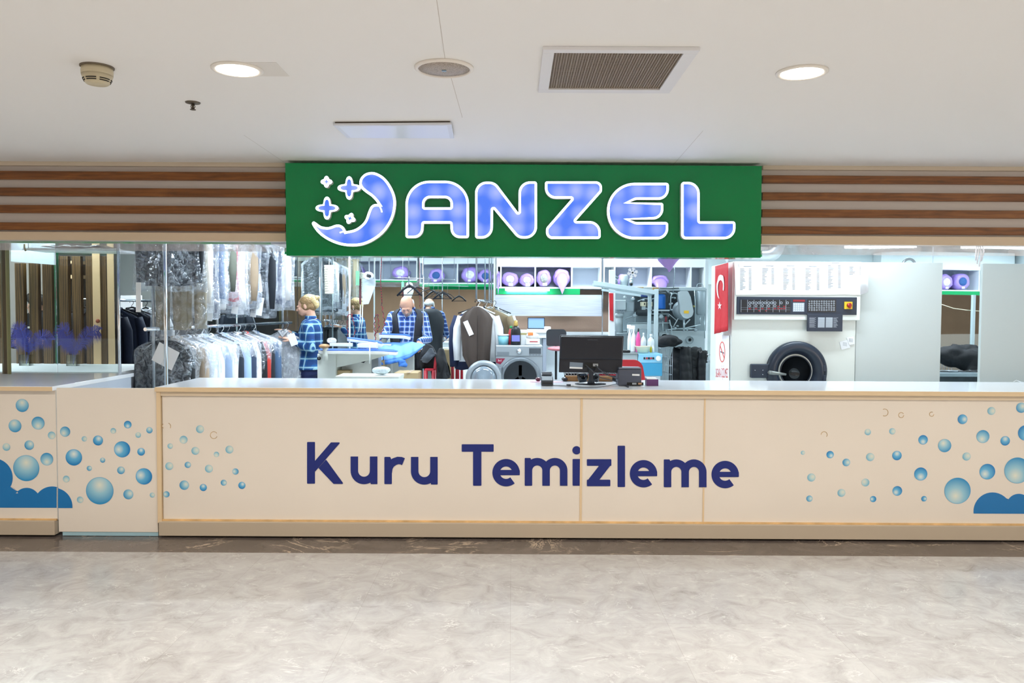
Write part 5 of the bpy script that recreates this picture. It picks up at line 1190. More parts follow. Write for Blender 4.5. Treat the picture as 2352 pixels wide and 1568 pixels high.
# things behind the gap at right
ct = thing('wire_cart', 'wire basket cart seen in the right-hand gap', 'cart', (X(2183, 8.6), 8.6, ZI))
m_ = MB(); x0, x1 = X(2166, 8.6), X(2190, 8.6); z0, z1 = 0.4, zz(806, 8.6, 2180)
for i in range(7):
    x = x0 - .1 + (x1 - x0 + .1) * i / 6; m_.cyl((x, 8.6, z0), (x, 8.6, z1), 0.003, n=6)
for i in range(7): z = z0 + (z1 - z0) * i / 6; m_.cyl((x0 - .1, 8.6, z), (x1, 8.6, z), 0.003, n=6)
m_.build('basket', steel, ct, world=True)
for x in (x0 - .1, x1): MB().cyl((x, 8.6, ZI), (x, 8.6, z0), 0.01).build('leg', steel, ct, world=True)
tb = thing('low_shelf', 'low grey shelf with loose hangers in the right-hand gap', 'shelf', (X(2210, 8.0), 8.0, ZI))
zsx = zz(858, 8.0, 2210); MB().bx(X(2150, 8.0), X(2275, 8.0), 8.0, 8.5, zsx - 0.03, zsx).build('top', gm, tb, world=True)
MB().bx(X(2150, 8.0), X(2275, 8.0), 8.03, 8.5, ZI, zsx - 0.03).build('body', gd, tb, world=True)
for k in range(6):
    a = V((X(2172 + 14 * k, 8.2), 8.12 + 0.03 * (k % 3), zsx + 0.012 + 0.006 * (k % 2))); s_ = (-1) ** k
    tag(MB().tube([a + V((-.1, 0, 0)), a + V((0, .06 * s_, 0.0)), a + V((.11, 0.01, 0)), a + V((-.1, 0, 0))], 0.005, 6).build('clothes_hanger', [black, steel, MATS['chair_black']][k % 3]), 'loose hanger lying in the heap on the low shelf in the right-hand gap', 'hanger', 'loose hangers on the low shelf')
heap('black_coat', 'black coat slumped on the low shelf in the right-hand gap', 'coat', (X(2232, 8.3), 8.42, zsx + 0.15), (0.23, 0.14, 0.15), blk, 5, 0.5)
tag(MB().bx(X(2235, 8.7), X(2241, 8.7), 8.7, 8.74, ZI, zz(677, 8.7, 2240)).build('grey_post', alu), 'thin grey upright post in the right-hand gap', 'post')
tag(MB().tube([at(2160, 698, 8.75), at(2190, 708, 8.75), at(2220, 712, 8.75), at(2260, 715, 8.75)], 0.004, 6).build('cable', mat('cable_cream', '#d8d3b8', 0.5)), 'cream cable strung across the right-hand gap', 'cable')
# ================================================= left display niche
YP = 7.6; zl = ZT
nz0 = ZT
lg = thing('display_ledge', 'white raised ledge behind the display counter, carrying the vases', 'ledge', (-5, 7.1, ZI))
MB().bx(-6.3, X(268, 6.66) , 6.66, 7.645, ZT - 0.03, ZT + 0.006).build('top', white, lg, world=True, bevel=0.002)
MB().bx(-6.3, X(266, 6.66), 6.68, 7.64, ZI, ZT - 0.031).build('base', MATS['end_grey'], lg, world=True)
slats = [(-10, 6), (35, 55), (67, 88), (98, 120), (136, 157), (166, 186), (197, 212.5), (230.5, 246.5)]
names = ['vertical brown wooden slat at the far left edge, partly behind glass', 'vertical brown wooden slat, second from the left edge of the photo', 'vertical brown slat with wavy grain, third from the left edge', 'vertical brown wooden slat just left of the mirror seam', 'vertical brown wooden slat just right of the mirror seam', 'vertical brown slat with wavy grain behind the right blue plume', 'vertical brown wooden slat between the right plume and pale strip', 'vertical dark brown slat with reddish knob, nearest the shop room']
vs_ = thing('slat_screen', 'screen of upright brown wooden slats behind the blue plumes', 'slat screen', (X(120, YP), YP, ZT + 0.006))
for k, ((a, b_), lb) in enumerate(zip(slats, names)):
    MB().bx(X(a, YP), X(b_, YP), YP, YP + 0.05, ZT + 0.0065, at(a, 588 if k > 3 else 604, YP).z).build('slat', wood_v, vs_, world=True, bevel=0.002)
for k, (a, b_) in enumerate(((213, 230), (247, 262))):
    tag(MB().bx(X(a, YP - .012), X(b_, YP - .012), YP - .012, YP - .002, ZT + 0.008, ZS).build('pale_board', mat('pale_pine', '#e3bf92', 0.5)), ['pale pine upright strip left of the last dark slat', 'pale pine upright strip at the right end of the slats'][k], 'board')
c_ = at(225, 737, YP - .02); t = thing('door_knob', 'small reddish brown round knob on the pale strip', 'knob', c_)
MB().lathe([(0.016, 0.0), (0.02, -0.015), (0.012, -0.025), (0, -0.026)], (0, 0.008, 0), 'Y', 18).build('knob', mat('knob_red', '#8a3d22', 0.3), t)
# walls behind the slats
struct(MB().bx(-7.5, X(128, 8.9), 8.9, 8.95, ZI, ZS).build('wall_niche', mat('niche_grey', '#b7afa8', 0.6)))
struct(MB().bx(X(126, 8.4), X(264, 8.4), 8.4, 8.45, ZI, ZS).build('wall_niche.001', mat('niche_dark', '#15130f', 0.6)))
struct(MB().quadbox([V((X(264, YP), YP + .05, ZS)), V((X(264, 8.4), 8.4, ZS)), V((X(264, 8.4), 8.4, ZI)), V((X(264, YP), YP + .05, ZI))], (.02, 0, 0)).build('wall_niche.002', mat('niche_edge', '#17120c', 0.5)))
struct(MB().bx(X(124, YP), X(128, YP), 7.61, 7.66, ZI, ZS).build('trim_11', mat('seam_green', '#2c6a4a', 0.3)))
for k, (y0, y1) in enumerate(((600, 606), (632, 640))): tag(MB().bx(X(130, 8.3), X(200, 8.3), 8.2, 8.38, at(150, y1, 8.3).z, at(150, y0, 8.3).z).build('inner_shelf', mat('pale_pine', '#e3bf92')), ['upper pale shelf in the dark space behind the slats', 'lower pale shelf in the dark space behind the slats'][k], 'shelf')
# white boards and shelf at the top of the niche
t = thing('white_board', 'pale white board hanging over the slats at the upper left', 'board', at(75, 600, YP - .1))
MB().quadbox([at(25, 545, YP - .1), at(124, 545, YP - .1), at(124, 608, YP - .1), at(25, 600, YP - .1)], (0, 0.03, 0)).build('panel', mat('board_blue_white', '#dbe6ee', 0.4), t, world=True)
for px in (40, 110): MB().cyl((X(px, YP - .1), YP - .08, 2.2), (X(px, YP - .1), YP - .08, ZS), .004).build('hanging_rod', steel, t, world=True)
sh = thing('glass_shelf', 'pale shelf with folded dark garment covers above the slats', 'shelf', at(160, 575, 7.2))
MB().quadbox([at(52, 569, 7.1), at(272, 572, 7.1), at(272, 577.5, 7.1), at(52, 573.5, 7.1)], (0, 0.35, 0)).build('board', white, sh, world=True)
m_ = MB(); m_.tube([at(56, 560, 7.08), at(56, 569, 7.08), at(59, 576, 7.08)], 0.008, 6); m_.build('bracket', mat('gilt', '#8d7c4f', 0.4, 0.5), sh, world=True)
for px in (60, 265): MB().cyl((X(px, 7.2), 7.25, at(px, 572, 7.2).z), (X(px, 7.2), 7.25, ZS), .004).build('hanging_rod', steel, sh, world=True)
area('niche_fill', (X(70, 8.2), 8.1, 2.7), (0, 0, 0), .3, .3, 9, LW)  # added lamp without a fitting, brightens the wall behind the slats
for k, (x0, x1, lb) in enumerate(((108, 185, 'flat dark plastic garment cover on the pale shelf, left one'), (180, 266, 'crumpled dark plastic garment cover on the pale shelf, right one'))):
    m_ = MB(); rs = []
    for i in range(24):
        u = i / 23; p_ = at(x0 + (x1 - x0) * u, 569 + 1.5 * u, 7.2); h = 0.035 * sin(pi * u) ** 0.4 * (0.6 + 0.4 * sin(u * 11 + k))
        rs.append([p_ + V((0, 0.12 * cos(a), max(0, h * sin(a)) + 0.002)) for a in [2 * pi * j / 12 for j in range(12)]])
    m_.rings(rs); o = m_.build('garment_cover', mat('dark_film', '#2c2f35', 0.25, bump=0.8, bs=25)); tag(o, lb, 'garment cover')
# glass panes of the niche
glass = glassy('clear_glass')
t = thing('display_window', 'clear glass front of the plume display at the left', 'window', (X(105, 6.62), 6.62, ZT))
for k, (a, b_) in enumerate(((-60, 128), (130, 271))):
    MB().bx(X(a, 6.62), X(b_, 6.62), 6.615, 6.623, ZT + 0.001, 2.6).build('pane', glass, t, world=True)
t = thing('glass_edge_stack', 'stack of upright brownish glass edges at the far left', 'glass edges', (X(18, 6.5), 6.5, ZT))
for k, (a, b_, mm) in enumerate(((6, 9, '#6f6a55'), (12, 20, '#4b3f2a'), (21, 24, '#8d8a60'), (26, 31, '#7a7a52'))):
    MB().bx(X(a, 6.5), X(b_, 6.5), 6.48 - 0.01 * k, 6.487 - 0.01 * k, ZT + 0.001, 2.6).build('edge', mat('glass_edge_%d' % k, mm, 0.3), t, world=True)
pole = tag(MB().cyl((X(273, 6.6), 6.6, ZI), (X(273, 6.6), 6.6, ZS), 0.012).build('glass_post', chrome), 'thin chrome post at the right corner of the display', 'post')
tag(MB().cyl((X(378, 6.3), 6.32, ZI), (X(377, 6.3), 6.32, ZS), 0.014).build('chrome_pole', chrome), 'chrome pole in front of the bagged coat and khaki trousers', 'pole')
# vases with plumes
fea = mat('feather_blue', '#4a4ea6', 0.85)
acr = glassy('acrylic', (0.9, 0.93, 0.9), 0.12, 0.05)
def plume(px, pts_list, label, vlabel, Y=7.35):
    x = X(px, Y); z = ZT + 0.007
    v_ = thing('acrylic_vase', vlabel, 'vase', (x, Y, z))
    for s_ in (-1, 1): MB().bx(s_ * 0.045 - 0.004, s_ * 0.045 + 0.004, -0.03, 0.03, 0, 0.10).build('side_wall', acr, v_)
    MB().bx(-0.041, 0.041, -0.03, -0.025, 0, 0.10).build('front_wall', acr, v_); MB().bx(-0.041, 0.041, 0.025, 0.03, 0, 0.10).build('back_wall', acr, v_)
    f_ = thing('feather_plume', label, 'plume', (x, Y, z + 0.01))
    random.seed(int(px))
    for pts in pts_list:
        P = [V((a, 0.02 * k, b_)) for k, (a, b_) in enumerate(pts)]
        def cr(t):
            n_ = len(P) - 1; i = min(int(t * n_), n_ - 1); u = t * n_ - i
            p0, p1, p2, p3 = P[max(i - 1, 0)], P[i], P[i + 1], P[min(i + 2, n_)]
            return 0.5 * (2 * p1 + (p2 - p0) * u + (2 * p0 - 5 * p1 + 4 * p2 - p3) * u * u + (3 * p1 - p0 - 3 * p2 + p3) * u ** 3)
        C_ = [cr(i / 40) for i in range(41)]; m_ = MB(); m_.tube(C_, 0.0025, 5)
        for i in range(10, 41):
            for q_ in range(11):
                t0 = C_[i] + (C_[min(i + 1, 40)] - C_[i]) * random.random(); L_ = (0.05 + 0.06 * sin(pi * min(1, (i - 8) / 34))) * random.uniform(.7, 1.15)
                d = (C_[min(i + 1, 40)] - C_[i - 1]).normalized(); s_ = V((-d.z, random.uniform(-.6, .6), d.x)) * (1 if q_ % 2 else -1)
                e1 = t0 + s_.normalized() * L_ * 0.55 + d * L_ * .25; e2 = e1 + s_.normalized() * L_ * 0.2 + V((0, 0, -L_ * .55)) + d * .1 * L_
                w_ = V((d.x, 0, d.z)) * 0.0013
                m_.add([t0 - w_, t0 + w_, e1 + w_ * .8, e1 - w_ * .8, e2], [(0, 1, 2, 3), (3, 2, 4)])
        m_.build('feather', fea, f_)
plume(166, [[(0, 0), (-0.02, .14), (-0.06, .26), (-0.12, .33), (-0.165, .26), (-0.17, .18)], [(0, 0), (0.03, .13), (0.07, .22), (0.13, .30), (0.20, .31)], [(0, 0), (0.0, .12), (-0.06, .21), (-0.10, .18)]], 'blue feather plume in the right-hand clear vase', 'clear square vase, right one under the slats')
plume(58, [[(0, 0), (-0.02, .14), (-0.05, .26), (-0.09, .33), (-0.15, .28), (-0.18, .16)], [(0, 0), (0.03, .13), (0.07, .21), (0.13, .26), (0.19, .22)], [(0, 0), (0.01, .14), (-0.02, .25), (-0.08, .22)]], 'blue feather plume in the left-hand clear vase', 'clear square vase, left one near the glass edges')
# ================================================= garments
hangm = [mat('hanger_black', '#111318', 0.4), mat('hanger_white', '#e9edf0', 0.4), mat('hanger_wire', '#aeb4ba', 0.25, 0.9)]
plast = film('garment_film', '#f2f7ff', 0.66, 0.1, 0.9, 14, 0.55)
plast2 = film('dark_garment_film', '#e8f0fa', 0.80, 0.06, 1.0, 16, 0.8)
tagm = mat('tag_paper', '#f4f5f5', 0.6)
def hanger(parent, w_, mi=0, base=0.0, name='hanger'):
    m_ = MB(); hk = [V((0.018 * cos(a) - 0.0, 0, base + 0.055 + 0.018 * sin(a))) for a in [R(200 - 20 * i) for i in range(12)]]
    m_.tube([V((0, 0, base))] + [V((0, 0, base + .02)), V((0.017, 0, base + .04))] + hk[::-1][2:], 0.003, 6)
    return m_
def garment(kind, label, loc, rz, w_, h, colr, cover=True, tag_=None, group=None, hg=0, fold=1.0, cat=None, sleeves=True, thick=0.06, open_bottom=0.0, rough=0.8):
    nm = {'shirt': 'hanging_shirt', 'coat': 'hanging_coat', 'trousers': 'hanging_trousers', 'jacket': 'hanging_jacket', 'dress': 'hanging_dress'}[kind]
    t = thing(nm, label, cat or kind, loc, rz, group)
    m = mat('cloth_' + colr.strip('#'), colr, rough, bump=0.35, bs=11, var=0.05, vs=6) if isinstance(colr, str) else colr
    hanger(t, w_, hg).cap((0, 0, 0), (-w_ * .42, 0, -.075), 0.008, 0.007).cap((0, 0, 0), (w_ * .42, 0, -.075), 0.008, 0.007).build('hanger', hangm[hg], t)
    ph = random.uniform(0, 6)
    def loft(W, T, H, amp, z0=-0.02, top=0.05):
        rs = []; n = 36
        prof = [(0, top, .35), (.015, top + .02, .55), (.05, W * .30, .8), (.085, W * .43, .95), (.12, W * .5, 1), (.25, W * .49, 1), (.55, W * .47, 1.05), (.8, W * .49, 1.1), (1.0, W * .5, 1.15)]
        zz_ = [z0 - p_[0] if p_[0] <= .12 else z0 - .12 - (H - .12) * (p_[0] - .12) / .88 for p_ in prof]
        for (tt, hw_, th), z in zip(prof, zz_):
            rs.append([V((hw_ * (abs(cos(a)) ** .7) * (1 if cos(a) > 0 else -1) * (1 + .015 * sin(z * 9 + ph)), T * .5 * th * sin(a) * (1 + amp * min(1, tt * 3) * sin(a * 6 + ph) + .25 * amp * sin(13 * a)), z + (0.012 * sin(4 * a + ph) if tt == 1.0 else 0))) for a in [2 * pi * i / n for i in range(n)]])
        return rs
    if kind == 'trousers':
        mb = MB()
        for s_ in (-1, 1):
            mb.rings([[V((s_ * w_ * .22 * sp_ + w_ * .27 * q_ * cos(a), thick * .6 * sin(a) * (1 + .2 * sin(5 * a + ph)), z)) for a in [2 * pi * i / 20 for i in range(20)]] for z, q_, sp_ in ((-.04, .9, 1), (-h * .4, .85, 1.05), (-h * .75, .75, 1.1), (-h, .72, 1.15))])
        mb.build('trouser_legs', m, t)
        MB().box((0, 0, -.035), (w_ * .95, thick * 1.1, .035)).build('waistband', m, t, bevel=0.005)
    else:
        rs = loft(w_, thick, h, .35 * fold); MB().rings(rs).build('body', m, t)
        if sleeves:
            for s_ in (-1, 1):
                L_ = h * .82; pts = [V((s_ * w_ * .44, 0, -.11)), V((s_ * w_ * .52, -.005, -.25)), V((s_ * w_ * .545, -.02, -.12 - L_ * .55)), V((s_ * w_ * .53, -.03, -.12 - L_))]
                MB().tube(pts, [.045, .055, .05, .042], 10).build('sleeve', m, t)
        m_ = MB(); m_.tube([V((-.05, -.01, -.012)), V((-.03, -.035, -.03)), V((0, -.05, -.075)), V((.03, -.035, -.03)), V((.05, -.01, -.012)), V((0, .04, .0))], .010, 6, closed=True); m_.build('collar', m, t)
        if kind in ('jacket', 'coat', 'shirt'):
            MB().box((0.004, -thick * .52, -.08 - h * .42), (.006 if kind == 'shirt' else .012, .012, h * .75)).build('front_placket', m, t)
    if cover:
        rs = loft(w_ * (1.32 if sleeves else 1.15), thick * (4.0 if sleeves else 1.7), h + .07, .35, 0.0, .03); MB().rings(rs).build('plastic_cover', plast2 if cover == 2 else plast, t)
    if tag_:
        tx, tz, ta, tw, th_ = tag_; MB().box((tx, -thick * 2.0 - .02, tz), (tw, .002, th_), M4.Rotation(ta, 3, 'Y')).build('paper_tag', tagm, t)
    return t
random.seed(21)
# lower rail
rA, rB = V((-3.02, 6.75, 1.415)), V((-2.62, 9.35, 1.43))
rl = thing('clothes_rail', 'long low chrome clothes rail with bagged garments left of the blonde woman', 'rail', (rA.x, rA.y, ZI))
MB().cyl(rA - V((0.02, .15, 0)), rB + V((.0, .1, 0)), 0.016).build('rail', chrome, rl, world=True)
for q_ in (0.02, 0.42, 0.98): 
    p_ = rA + (rB - rA) * q_; MB().cyl((p_.x - .05, p_.y, ZI), (p_.x - .05, p_.y, ZS), 0.013).cyl((p_.x - .05, p_.y, p_.z), p_, 0.01).build('upright', steel, rl, world=True)
low = [('#14161b', 'black bagged coat with large tilted paper tag at the near end of the low rail', 'coat', 2), ('#a4927f', 'tan bagged coat next behind the black bagged coat', 'coat', 1), ('#dbe6f2', 'white bagged shirt next behind the tan coat', 'shirt', 1), ('#f0f4f8', 'bright white bagged shirt with paper collar, third garment behind the tan coat', 'shirt', 1), ('#8ba0bd', 'grey blue bagged shirt after the bright white shirt', 'shirt', 1), ('#e6e6dc', 'ivory bagged shirt before the dark navy one', 'shirt', 1), ('#1b2434', 'dark navy bagged jacket in the middle of the low rail', 'jacket', 2), ('#a9c3e8', 'light blue bagged shirt behind the dark navy jacket', 'shirt', 1), ('#32405a', 'slate blue bagged shirt behind the light blue shirt', 'shirt', 1), ('#f3eef2', 'pinkish white bagged shirt left of the black one with red', 'shirt', 1), ('#16181d', 'black bagged jacket next to the thin red garment', 'jacket', 2), ('#c03a2e', 'thin red bagged garment on the low rail', 'shirt', 1), ('#20242c', 'charcoal bagged jacket right of the red garment', 'jacket', 2), ('#4a6384', 'steel blue bagged shirt beside the grey blouse', 'shirt', 1)]
for k, (c_, lb, kd_, cv) in enumerate(low):
    q_ = 0.05 + 0.62 * (k / (len(low) - 1)) ** 0.85; p_ = rA + (rB - rA) * q_
    garment(kd_, lb, (p_.x, p_.y, p_.z - 0.072), random.uniform(-.16, .1) , 0.42 + .02 * (k % 3), 0.80, c_, cv, (0.08, -.16, .6 if k else .45, .10 if k else .2, .17) if k in (0, 2, 4, 5, 7, 9) else None, 'bagged garments on the low rail', k % 3, thick=.055)
p_ = rA + (rB - rA) * 0.955
garment('shirt', 'light grey bagged shirt dress the blonde woman is handling', (X(650, 8.74), 8.74, p_.z - .072), .1, 0.36, 0.95, '#9c9c9f', 1, (.12, -.10, -.35, .08, .13), None, 0, thick=.04, sleeves=False)
p_ = rA + (rB - rA) * 0.915
garment('trousers', 'long black trousers hanging beside the light grey shirt dress', (p_.x + .05, p_.y + .08, p_.z - .072), 0.2, 0.3, 0.98, '#14181d', 0, None, None, 2, thick=.05)
# upper rail
uA, uB = V((-2.95, 7.2, 2.42)), V((-2.74, 9.2, 2.42))
ur = thing('clothes_rail', 'high clothes rail under the shop ceiling holding many bagged garments', 'rail', (uA.x, uA.y, 2.42))
MB().cyl(uA - V((0.02, .1, 0)), uB + V((.0, .3, 0)), 0.016).build('rail', chrome, ur, world=True)
for q_ in (0.02, 0.98): p_ = uA + (uB - uA) * q_; MB().cyl(p_, (p_.x, p_.y, ZS), 0.01).build('hanger_rod', steel, ur, world=True)
up = [('#ded8cf', 'cream bagged blouse at the near end of the high rail', 'shirt', 0.80), ('#1c2a4d', 'navy blue bagged dress behind the cream blouse on the high rail', 'dress', 0.86), ('#5f7ca6', 'denim blue bagged shirt next to the navy dress', 'shirt', 0.72), ('#5e6258', 'olive grey bagged shirt on the high rail', 'shirt', 0.66), ('#d42a3c', 'bright red bagged dress on the high rail', 'dress', 0.74), ('#f2f4f6', 'white bagged gown right of the red dress', 'dress', 0.82), ('#a38f78', 'tan bagged coat on the high rail', 'coat', 0.76), ('#7f95b8', 'pale blue bagged shirt on the high rail, left of the black ones', 'shirt', 0.70), ('#171a20', 'black bagged jacket on the high rail, first of the black ones', 'jacket', 0.80), ('#1d222b', 'black ribbed bagged coat on the high rail, second of the black ones', 'coat', 0.86), ('#eceff2', 'white bagged shirt between the black coat and the navy jacket', 'shirt', 0.66), ('#2b3b63', 'navy bagged jacket towards the far end of the high rail', 'jacket', 0.76), ('#f4f4f2', 'white bagged blouse at the far end of the high rail', 'shirt', 0.74), ('#26262b', 'black and white bagged dress last on the high rail', 'dress', 0.78)]
for k, (c_, lb, kd_, h_) in enumerate(up):
    q_ = 0.0 + 1.0 * (k / (len(up) - 1)); p_ = uA + (uB - uA) * q_
    last_ = garment(kd_, lb, (p_.x, p_.y, p_.z - 0.072), random.uniform(-.12, .12), 0.40 + .02 * (k % 3), h_ - 0.08, c_, 1 + (k in (8, 9)), (random.uniform(.02, .18), -h_ * random.uniform(.45, .9), random.uniform(-.15, .15), .08, .20) if k < 12 else None, 'bagged garments on the high rail', 2, thick=.05, sleeves=(k % 3 == 0))
    if 1 <= k < 12:
        for q_ in range(2):
            MB().box((random.uniform(.06, .2), -.10 - .01 * q_, -h_ * random.uniform(.6, 1.0)), (.065, .002, .19), M4.Rotation(random.uniform(-.2, .2), 3, 'Y')).build('paper_tag', tagm, last_)
# near bagged coat and khaki trousers
YN = 6.75
xn = X(400, YN)
nr = thing('ceiling_hook_rail', 'short chrome rail by the ceiling carrying the dark bagged coat', 'rail', (xn, YN, 2.55))
MB().cyl((xn - .3, YN, 2.55), (xn + .4, YN, 2.55), 0.014).cyl((xn - .25, YN, 2.55), (xn - .25, YN, ZS), .008).cyl((xn + .35, YN, 2.55), (xn + .35, YN, ZS), .008).build('rail', chrome, nr, world=True)
garment('coat', 'dark bagged overcoat hanging by the chrome pole above khaki trousers', (xn, YN - .06, 2.478), 0, 0.43, 2.478 - at(400, 655, YN).z - .02, '#10141c', 2, (-.17, -.80, .02, .04, .24), None, 0, thick=.10)
garment('trousers', 'khaki bagged trousers below the dark overcoat, left pair', (xn - .05, YN + .06, 2.478), 0, 0.30, 2.478 - at(400, 758, YN).z, '#8d8470', 0, None, None, 2, thick=.06)
garment('trousers', 'khaki bagged trousers below the dark overcoat, right pair', (xn + .12, YN + .10, 2.478), .05, 0.26, 2.478 - at(400, 755, YN).z, '#978c74', 0, None, None, 2, thick=.06)
z0 = at(400, 782, YN).z
rs = [[V((xn + .02 + .24 * q_ * cos(a), YN + .05 + .11 * sin(a) * (1 + .25 * sin(6 * a + z * 8)), z)) for a in [2 * pi * i / 32 for i in range(32)]] for z, q_ in ((z0, 1.05), (z0 + .2, 1.0), (z0 + .5, 1.0), (z0 + .9, 1.02), (2.4, .95), (2.5, .5))]
tag(MB().rings(rs, False).build('garment_bag', film('long_bag_film', '#dfe9f4', 0.84, 0.08, 0.9, 9, 0.7)), 'long clear plastic bag around the khaki trousers by the chrome pole', 'plastic bag')
# rack with dark suits, seen between the display and the pole
sR = thing('clothes_rail', 'short rack with navy suit jackets left of the chrome pole', 'rail', (X(300, 8.6), 8.6, ZI))
za = at(300, 705, 8.6).z + .07
MB().cyl((X(262, 8.6), 7.9, za), (X(335, 8.6), 9.1, za), 0.014).build('rail', chrome, sR, world=True)
for (x_, y_) in ((X(262, 8.6), 7.92), (X(335, 8.6), 9.05)): MB().cyl((x_, y_, ZI), (x_, y_, za), 0.013).build('upright', steel, sR, world=True)
for k, (c_, lb) in enumerate((('#101722', 'near black suit jacket, nearest on the short rack'), ('#1a2438', 'dark navy suit jacket, second on the short rack'), ('#1f2a40', 'navy suit jacket, third on the short rack'), ('#18202f', 'navy suit jacket, fourth on the short rack'), ('#dfe5ea', 'white shirt between the navy suit jackets'), ('#161d2b', 'dark jacket at the far end of the short rack'))):
    q_ = k / 5; garment('jacket' if k != 4 else 'shirt', lb, (X(266, 8.6) + (X(330, 8.6) - X(266, 8.6)) * q_, 7.98 + 1.0 * q_, za - .072), .25, .46, .66, c_, 0, None, 'suit jackets on the short rack', 0, thick=.10)
t = thing('ironing_board', 'folded white ironing board leaning behind the suit jackets', 'ironing board', (X(300, 9.6), 9.6, ZI))
MB().prism([rounded([(-.16, 0, .1), (.16, 0, .1), (.12, 1.6, .12), (-.12, 1.6, .12)])], lambda x, z: V((x, 0, z + .02)), (0, .03, 0)).build('board', white, t, bevel=0.005)
MB().cap((-.1, -.02, .02), (.08, -.02, 1.2), .012, .012, 8).build('leg', steel, t)
t = thing('basket', 'blue purple plastic basket with a hoop handle on the floor', 'basket', (X(335, 8.5), 8.5, 0.72))
MB().lathe([(.12, 0), (.15, .12), (.155, .125)], n=28, cap=False).build('body', mat('violet_plastic', '#3a3aa0', 0.35), t, solid=.004); MB().tube([(.15 * cos(a), 0, .12 + .13 * sin(a)) for a in [pi * i / 16 for i in range(17)]], .008, 8).build('handle', MATS['violet_plastic'], t)
t2 = thing('low_table', 'low pale table under the blue purple basket', 'table', (X(335, 8.5), 8.5, ZI))
MB().bx(-.2, .35, -.25, .25, .57, .6).build('top', MATS['machine_light'], t2)
for s_ in (-1, 1): MB().bx(.08 + s_ * .25 - .02, .08 + s_ * .25 + .02, -.2, .2, 0, .57).build('leg', black if s_ > 0 else white, t2)
heap('folded_cloth', 'crumpled grey cloth beside the blue purple basket', 'cloth', (X(335, 8.5) + .24, 8.5, .77), (.12, .1, .05), mat('grey_cloth', '#9aa39f', 0.8, bump=.4, bs=12), 9)
# ================================================= rack with brown garment bag
YE = 9.0
gx = X(1095, YE)
gr = thing('clothes_rail', 'small rail holding the brown garment bag beside the washing machine', 'rail', (gx, YE, ZI))
zr = at(1102, 704, YE).z
MB().cyl((gx, YE - .12, zr + .07), (gx + .12, YE + .75, zr + .07), .014).build('rail', chrome, gr, world=True)
for s_ in ((gx, YE - .1), (gx + .12, YE + .73)): MB().cyl((s_[0], s_[1], zr + .07), (s_[0], s_[1], ZS), .010).build('rod', steel, gr, world=True)
m = mat('brown_bag_cloth', '#4b403a', 0.75, bump=.4, bs=8)
bg = thing('garment_bag', 'dark brown garment bag with a white tag left of the washing machine', 'garment bag', (gx, YE - .06, zr))
w_ = .355; rs = []
for z, hw_, cx_, th in ((0, .03, 0, .03), (-.02, .07, -.0, .05), (-.07, .14, 0, .08), (-.14, .185, 0, .1), (-.25, .175, 0, .12), (-.4, .165, -.0, .12), (-.55, .155, .0, .11), (-.68, .12, .03, .09), (-.76, .06, .0, .05), (-.79, .02, -.01, .02)):
    rs.append([V((cx_ + hw_ * cos(a), th * .5 * sin(a) * (1 + .25 * sin(6 * a + 1) + .1 * sin(11 * a)), z)) for a in [2 * pi * i / 40 for i in range(40)]])
MB().rings(rs[::-1]).build('bag', m, bg)
MB().box((.02, -.062, -.35), (.006, .006, .5)).build('zip', mat('zip_dark', '#2d2622', 0.5), bg)
MB().box((-.085, -.085, -.24), (.055, .002, .17), M4.Rotation(-.42, 3, 'Y')).build('paper_tag', tagm, bg)
hanger(bg, .3).build('hanger_hook', hangm[0], bg)
for k, (c_, lb, dx, w1, h1, kd_) in enumerate((('#f0f3f6', 'white shirt hanging directly behind the brown garment bag', 0.015, .44, .60, 'shirt'), ('#1a2748', 'navy jacket hanging left behind the white shirt', -.03, .50, .70, 'jacket'), ('#7b6c52', 'khaki jacket hanging at the right behind the brown garment bag', .10, .50, .62, 'jacket'), ('#a9b3b3', 'grey shirt farthest back on the small rail', .13, .46, .55, 'shirt'))):
    garment(kd_, lb, (gx + dx + .02 * k, YE + .09 + .14 * k, zr), 0.05 * k, w1, h1, c_, 0, None, None, (1, 0, 2, 0)[k], thick=.09)
# ================================================= ironing corner
off = mat('machine_offwhite', '#d5dad3', 0.4); padw = mat('pad_white', '#e6e6e0', 0.75); padb = mat('pad_blue', '#2f66c8', 0.6)
def press(Y, x0, y0, x1, y1, thick_px, label, name='sleeve_board', dpt=.12, base=None):
    a, b_ = at(x0, y0, Y), at(x1, y1, Y); t = thing(name, label, 'ironing board', (a.x, Y, ZI)); h = thick_px / F * Y
    mb, mb2 = MB(), MB()
    for mm, lo, hi, nm_ in ((mb, -1.0, -.18, 'b'), (mb2, -.18, 0.0, 't')):
        rs = []
        for i in range(15):
            u = i / 14; p_ = a + (b_ - a) * u; p_.z += 0; ww = dpt * (min(1, (u / .12)) ** .5 if u < .12 else 1) * (min(1, (1 - u) / .12 + .15) ** .5 if u > .88 else 1)
            dz = -h * .35 * max(0, (u - .8) / .2) ** 2
            rs.append([p_ + V((0, -ww, lo * h + dz)), p_ + V((0, ww, lo * h + dz)), p_ + V((0, ww * 1.03, hi * h + dz)), p_ + V((0, -ww * 1.03, hi * h + dz))])
        mm.rings(rs, True, False)
    mb.build('pad', padw, t, world=True, bevel=.004); mb2.build('blue_cover', padb, t, world=True, bevel=.002)
    return t, a, b_, h
t, a, b_, h = press(8.75, 870, 765.5, 942, 768, 9, 'small blue topped ironing arm in front of the bald man')
bc = at(884, 775, 8.8); MB().cyl((bc.x, 8.75, bc.z - .01), (bc.x, 8.75, .95), .03).build('column', off, t, world=True)
MB().bx(X(850, 8.8), X(905, 8.8), 8.6, 8.95, ZI, at(880, 788, 8.8).z).build('housing', off, t, world=True, bevel=.01)
t, a, b_, h = press(8.2, 797, 774, 878, 785, 8, 'tilted blue edged ironing arm left of the light blue garment')
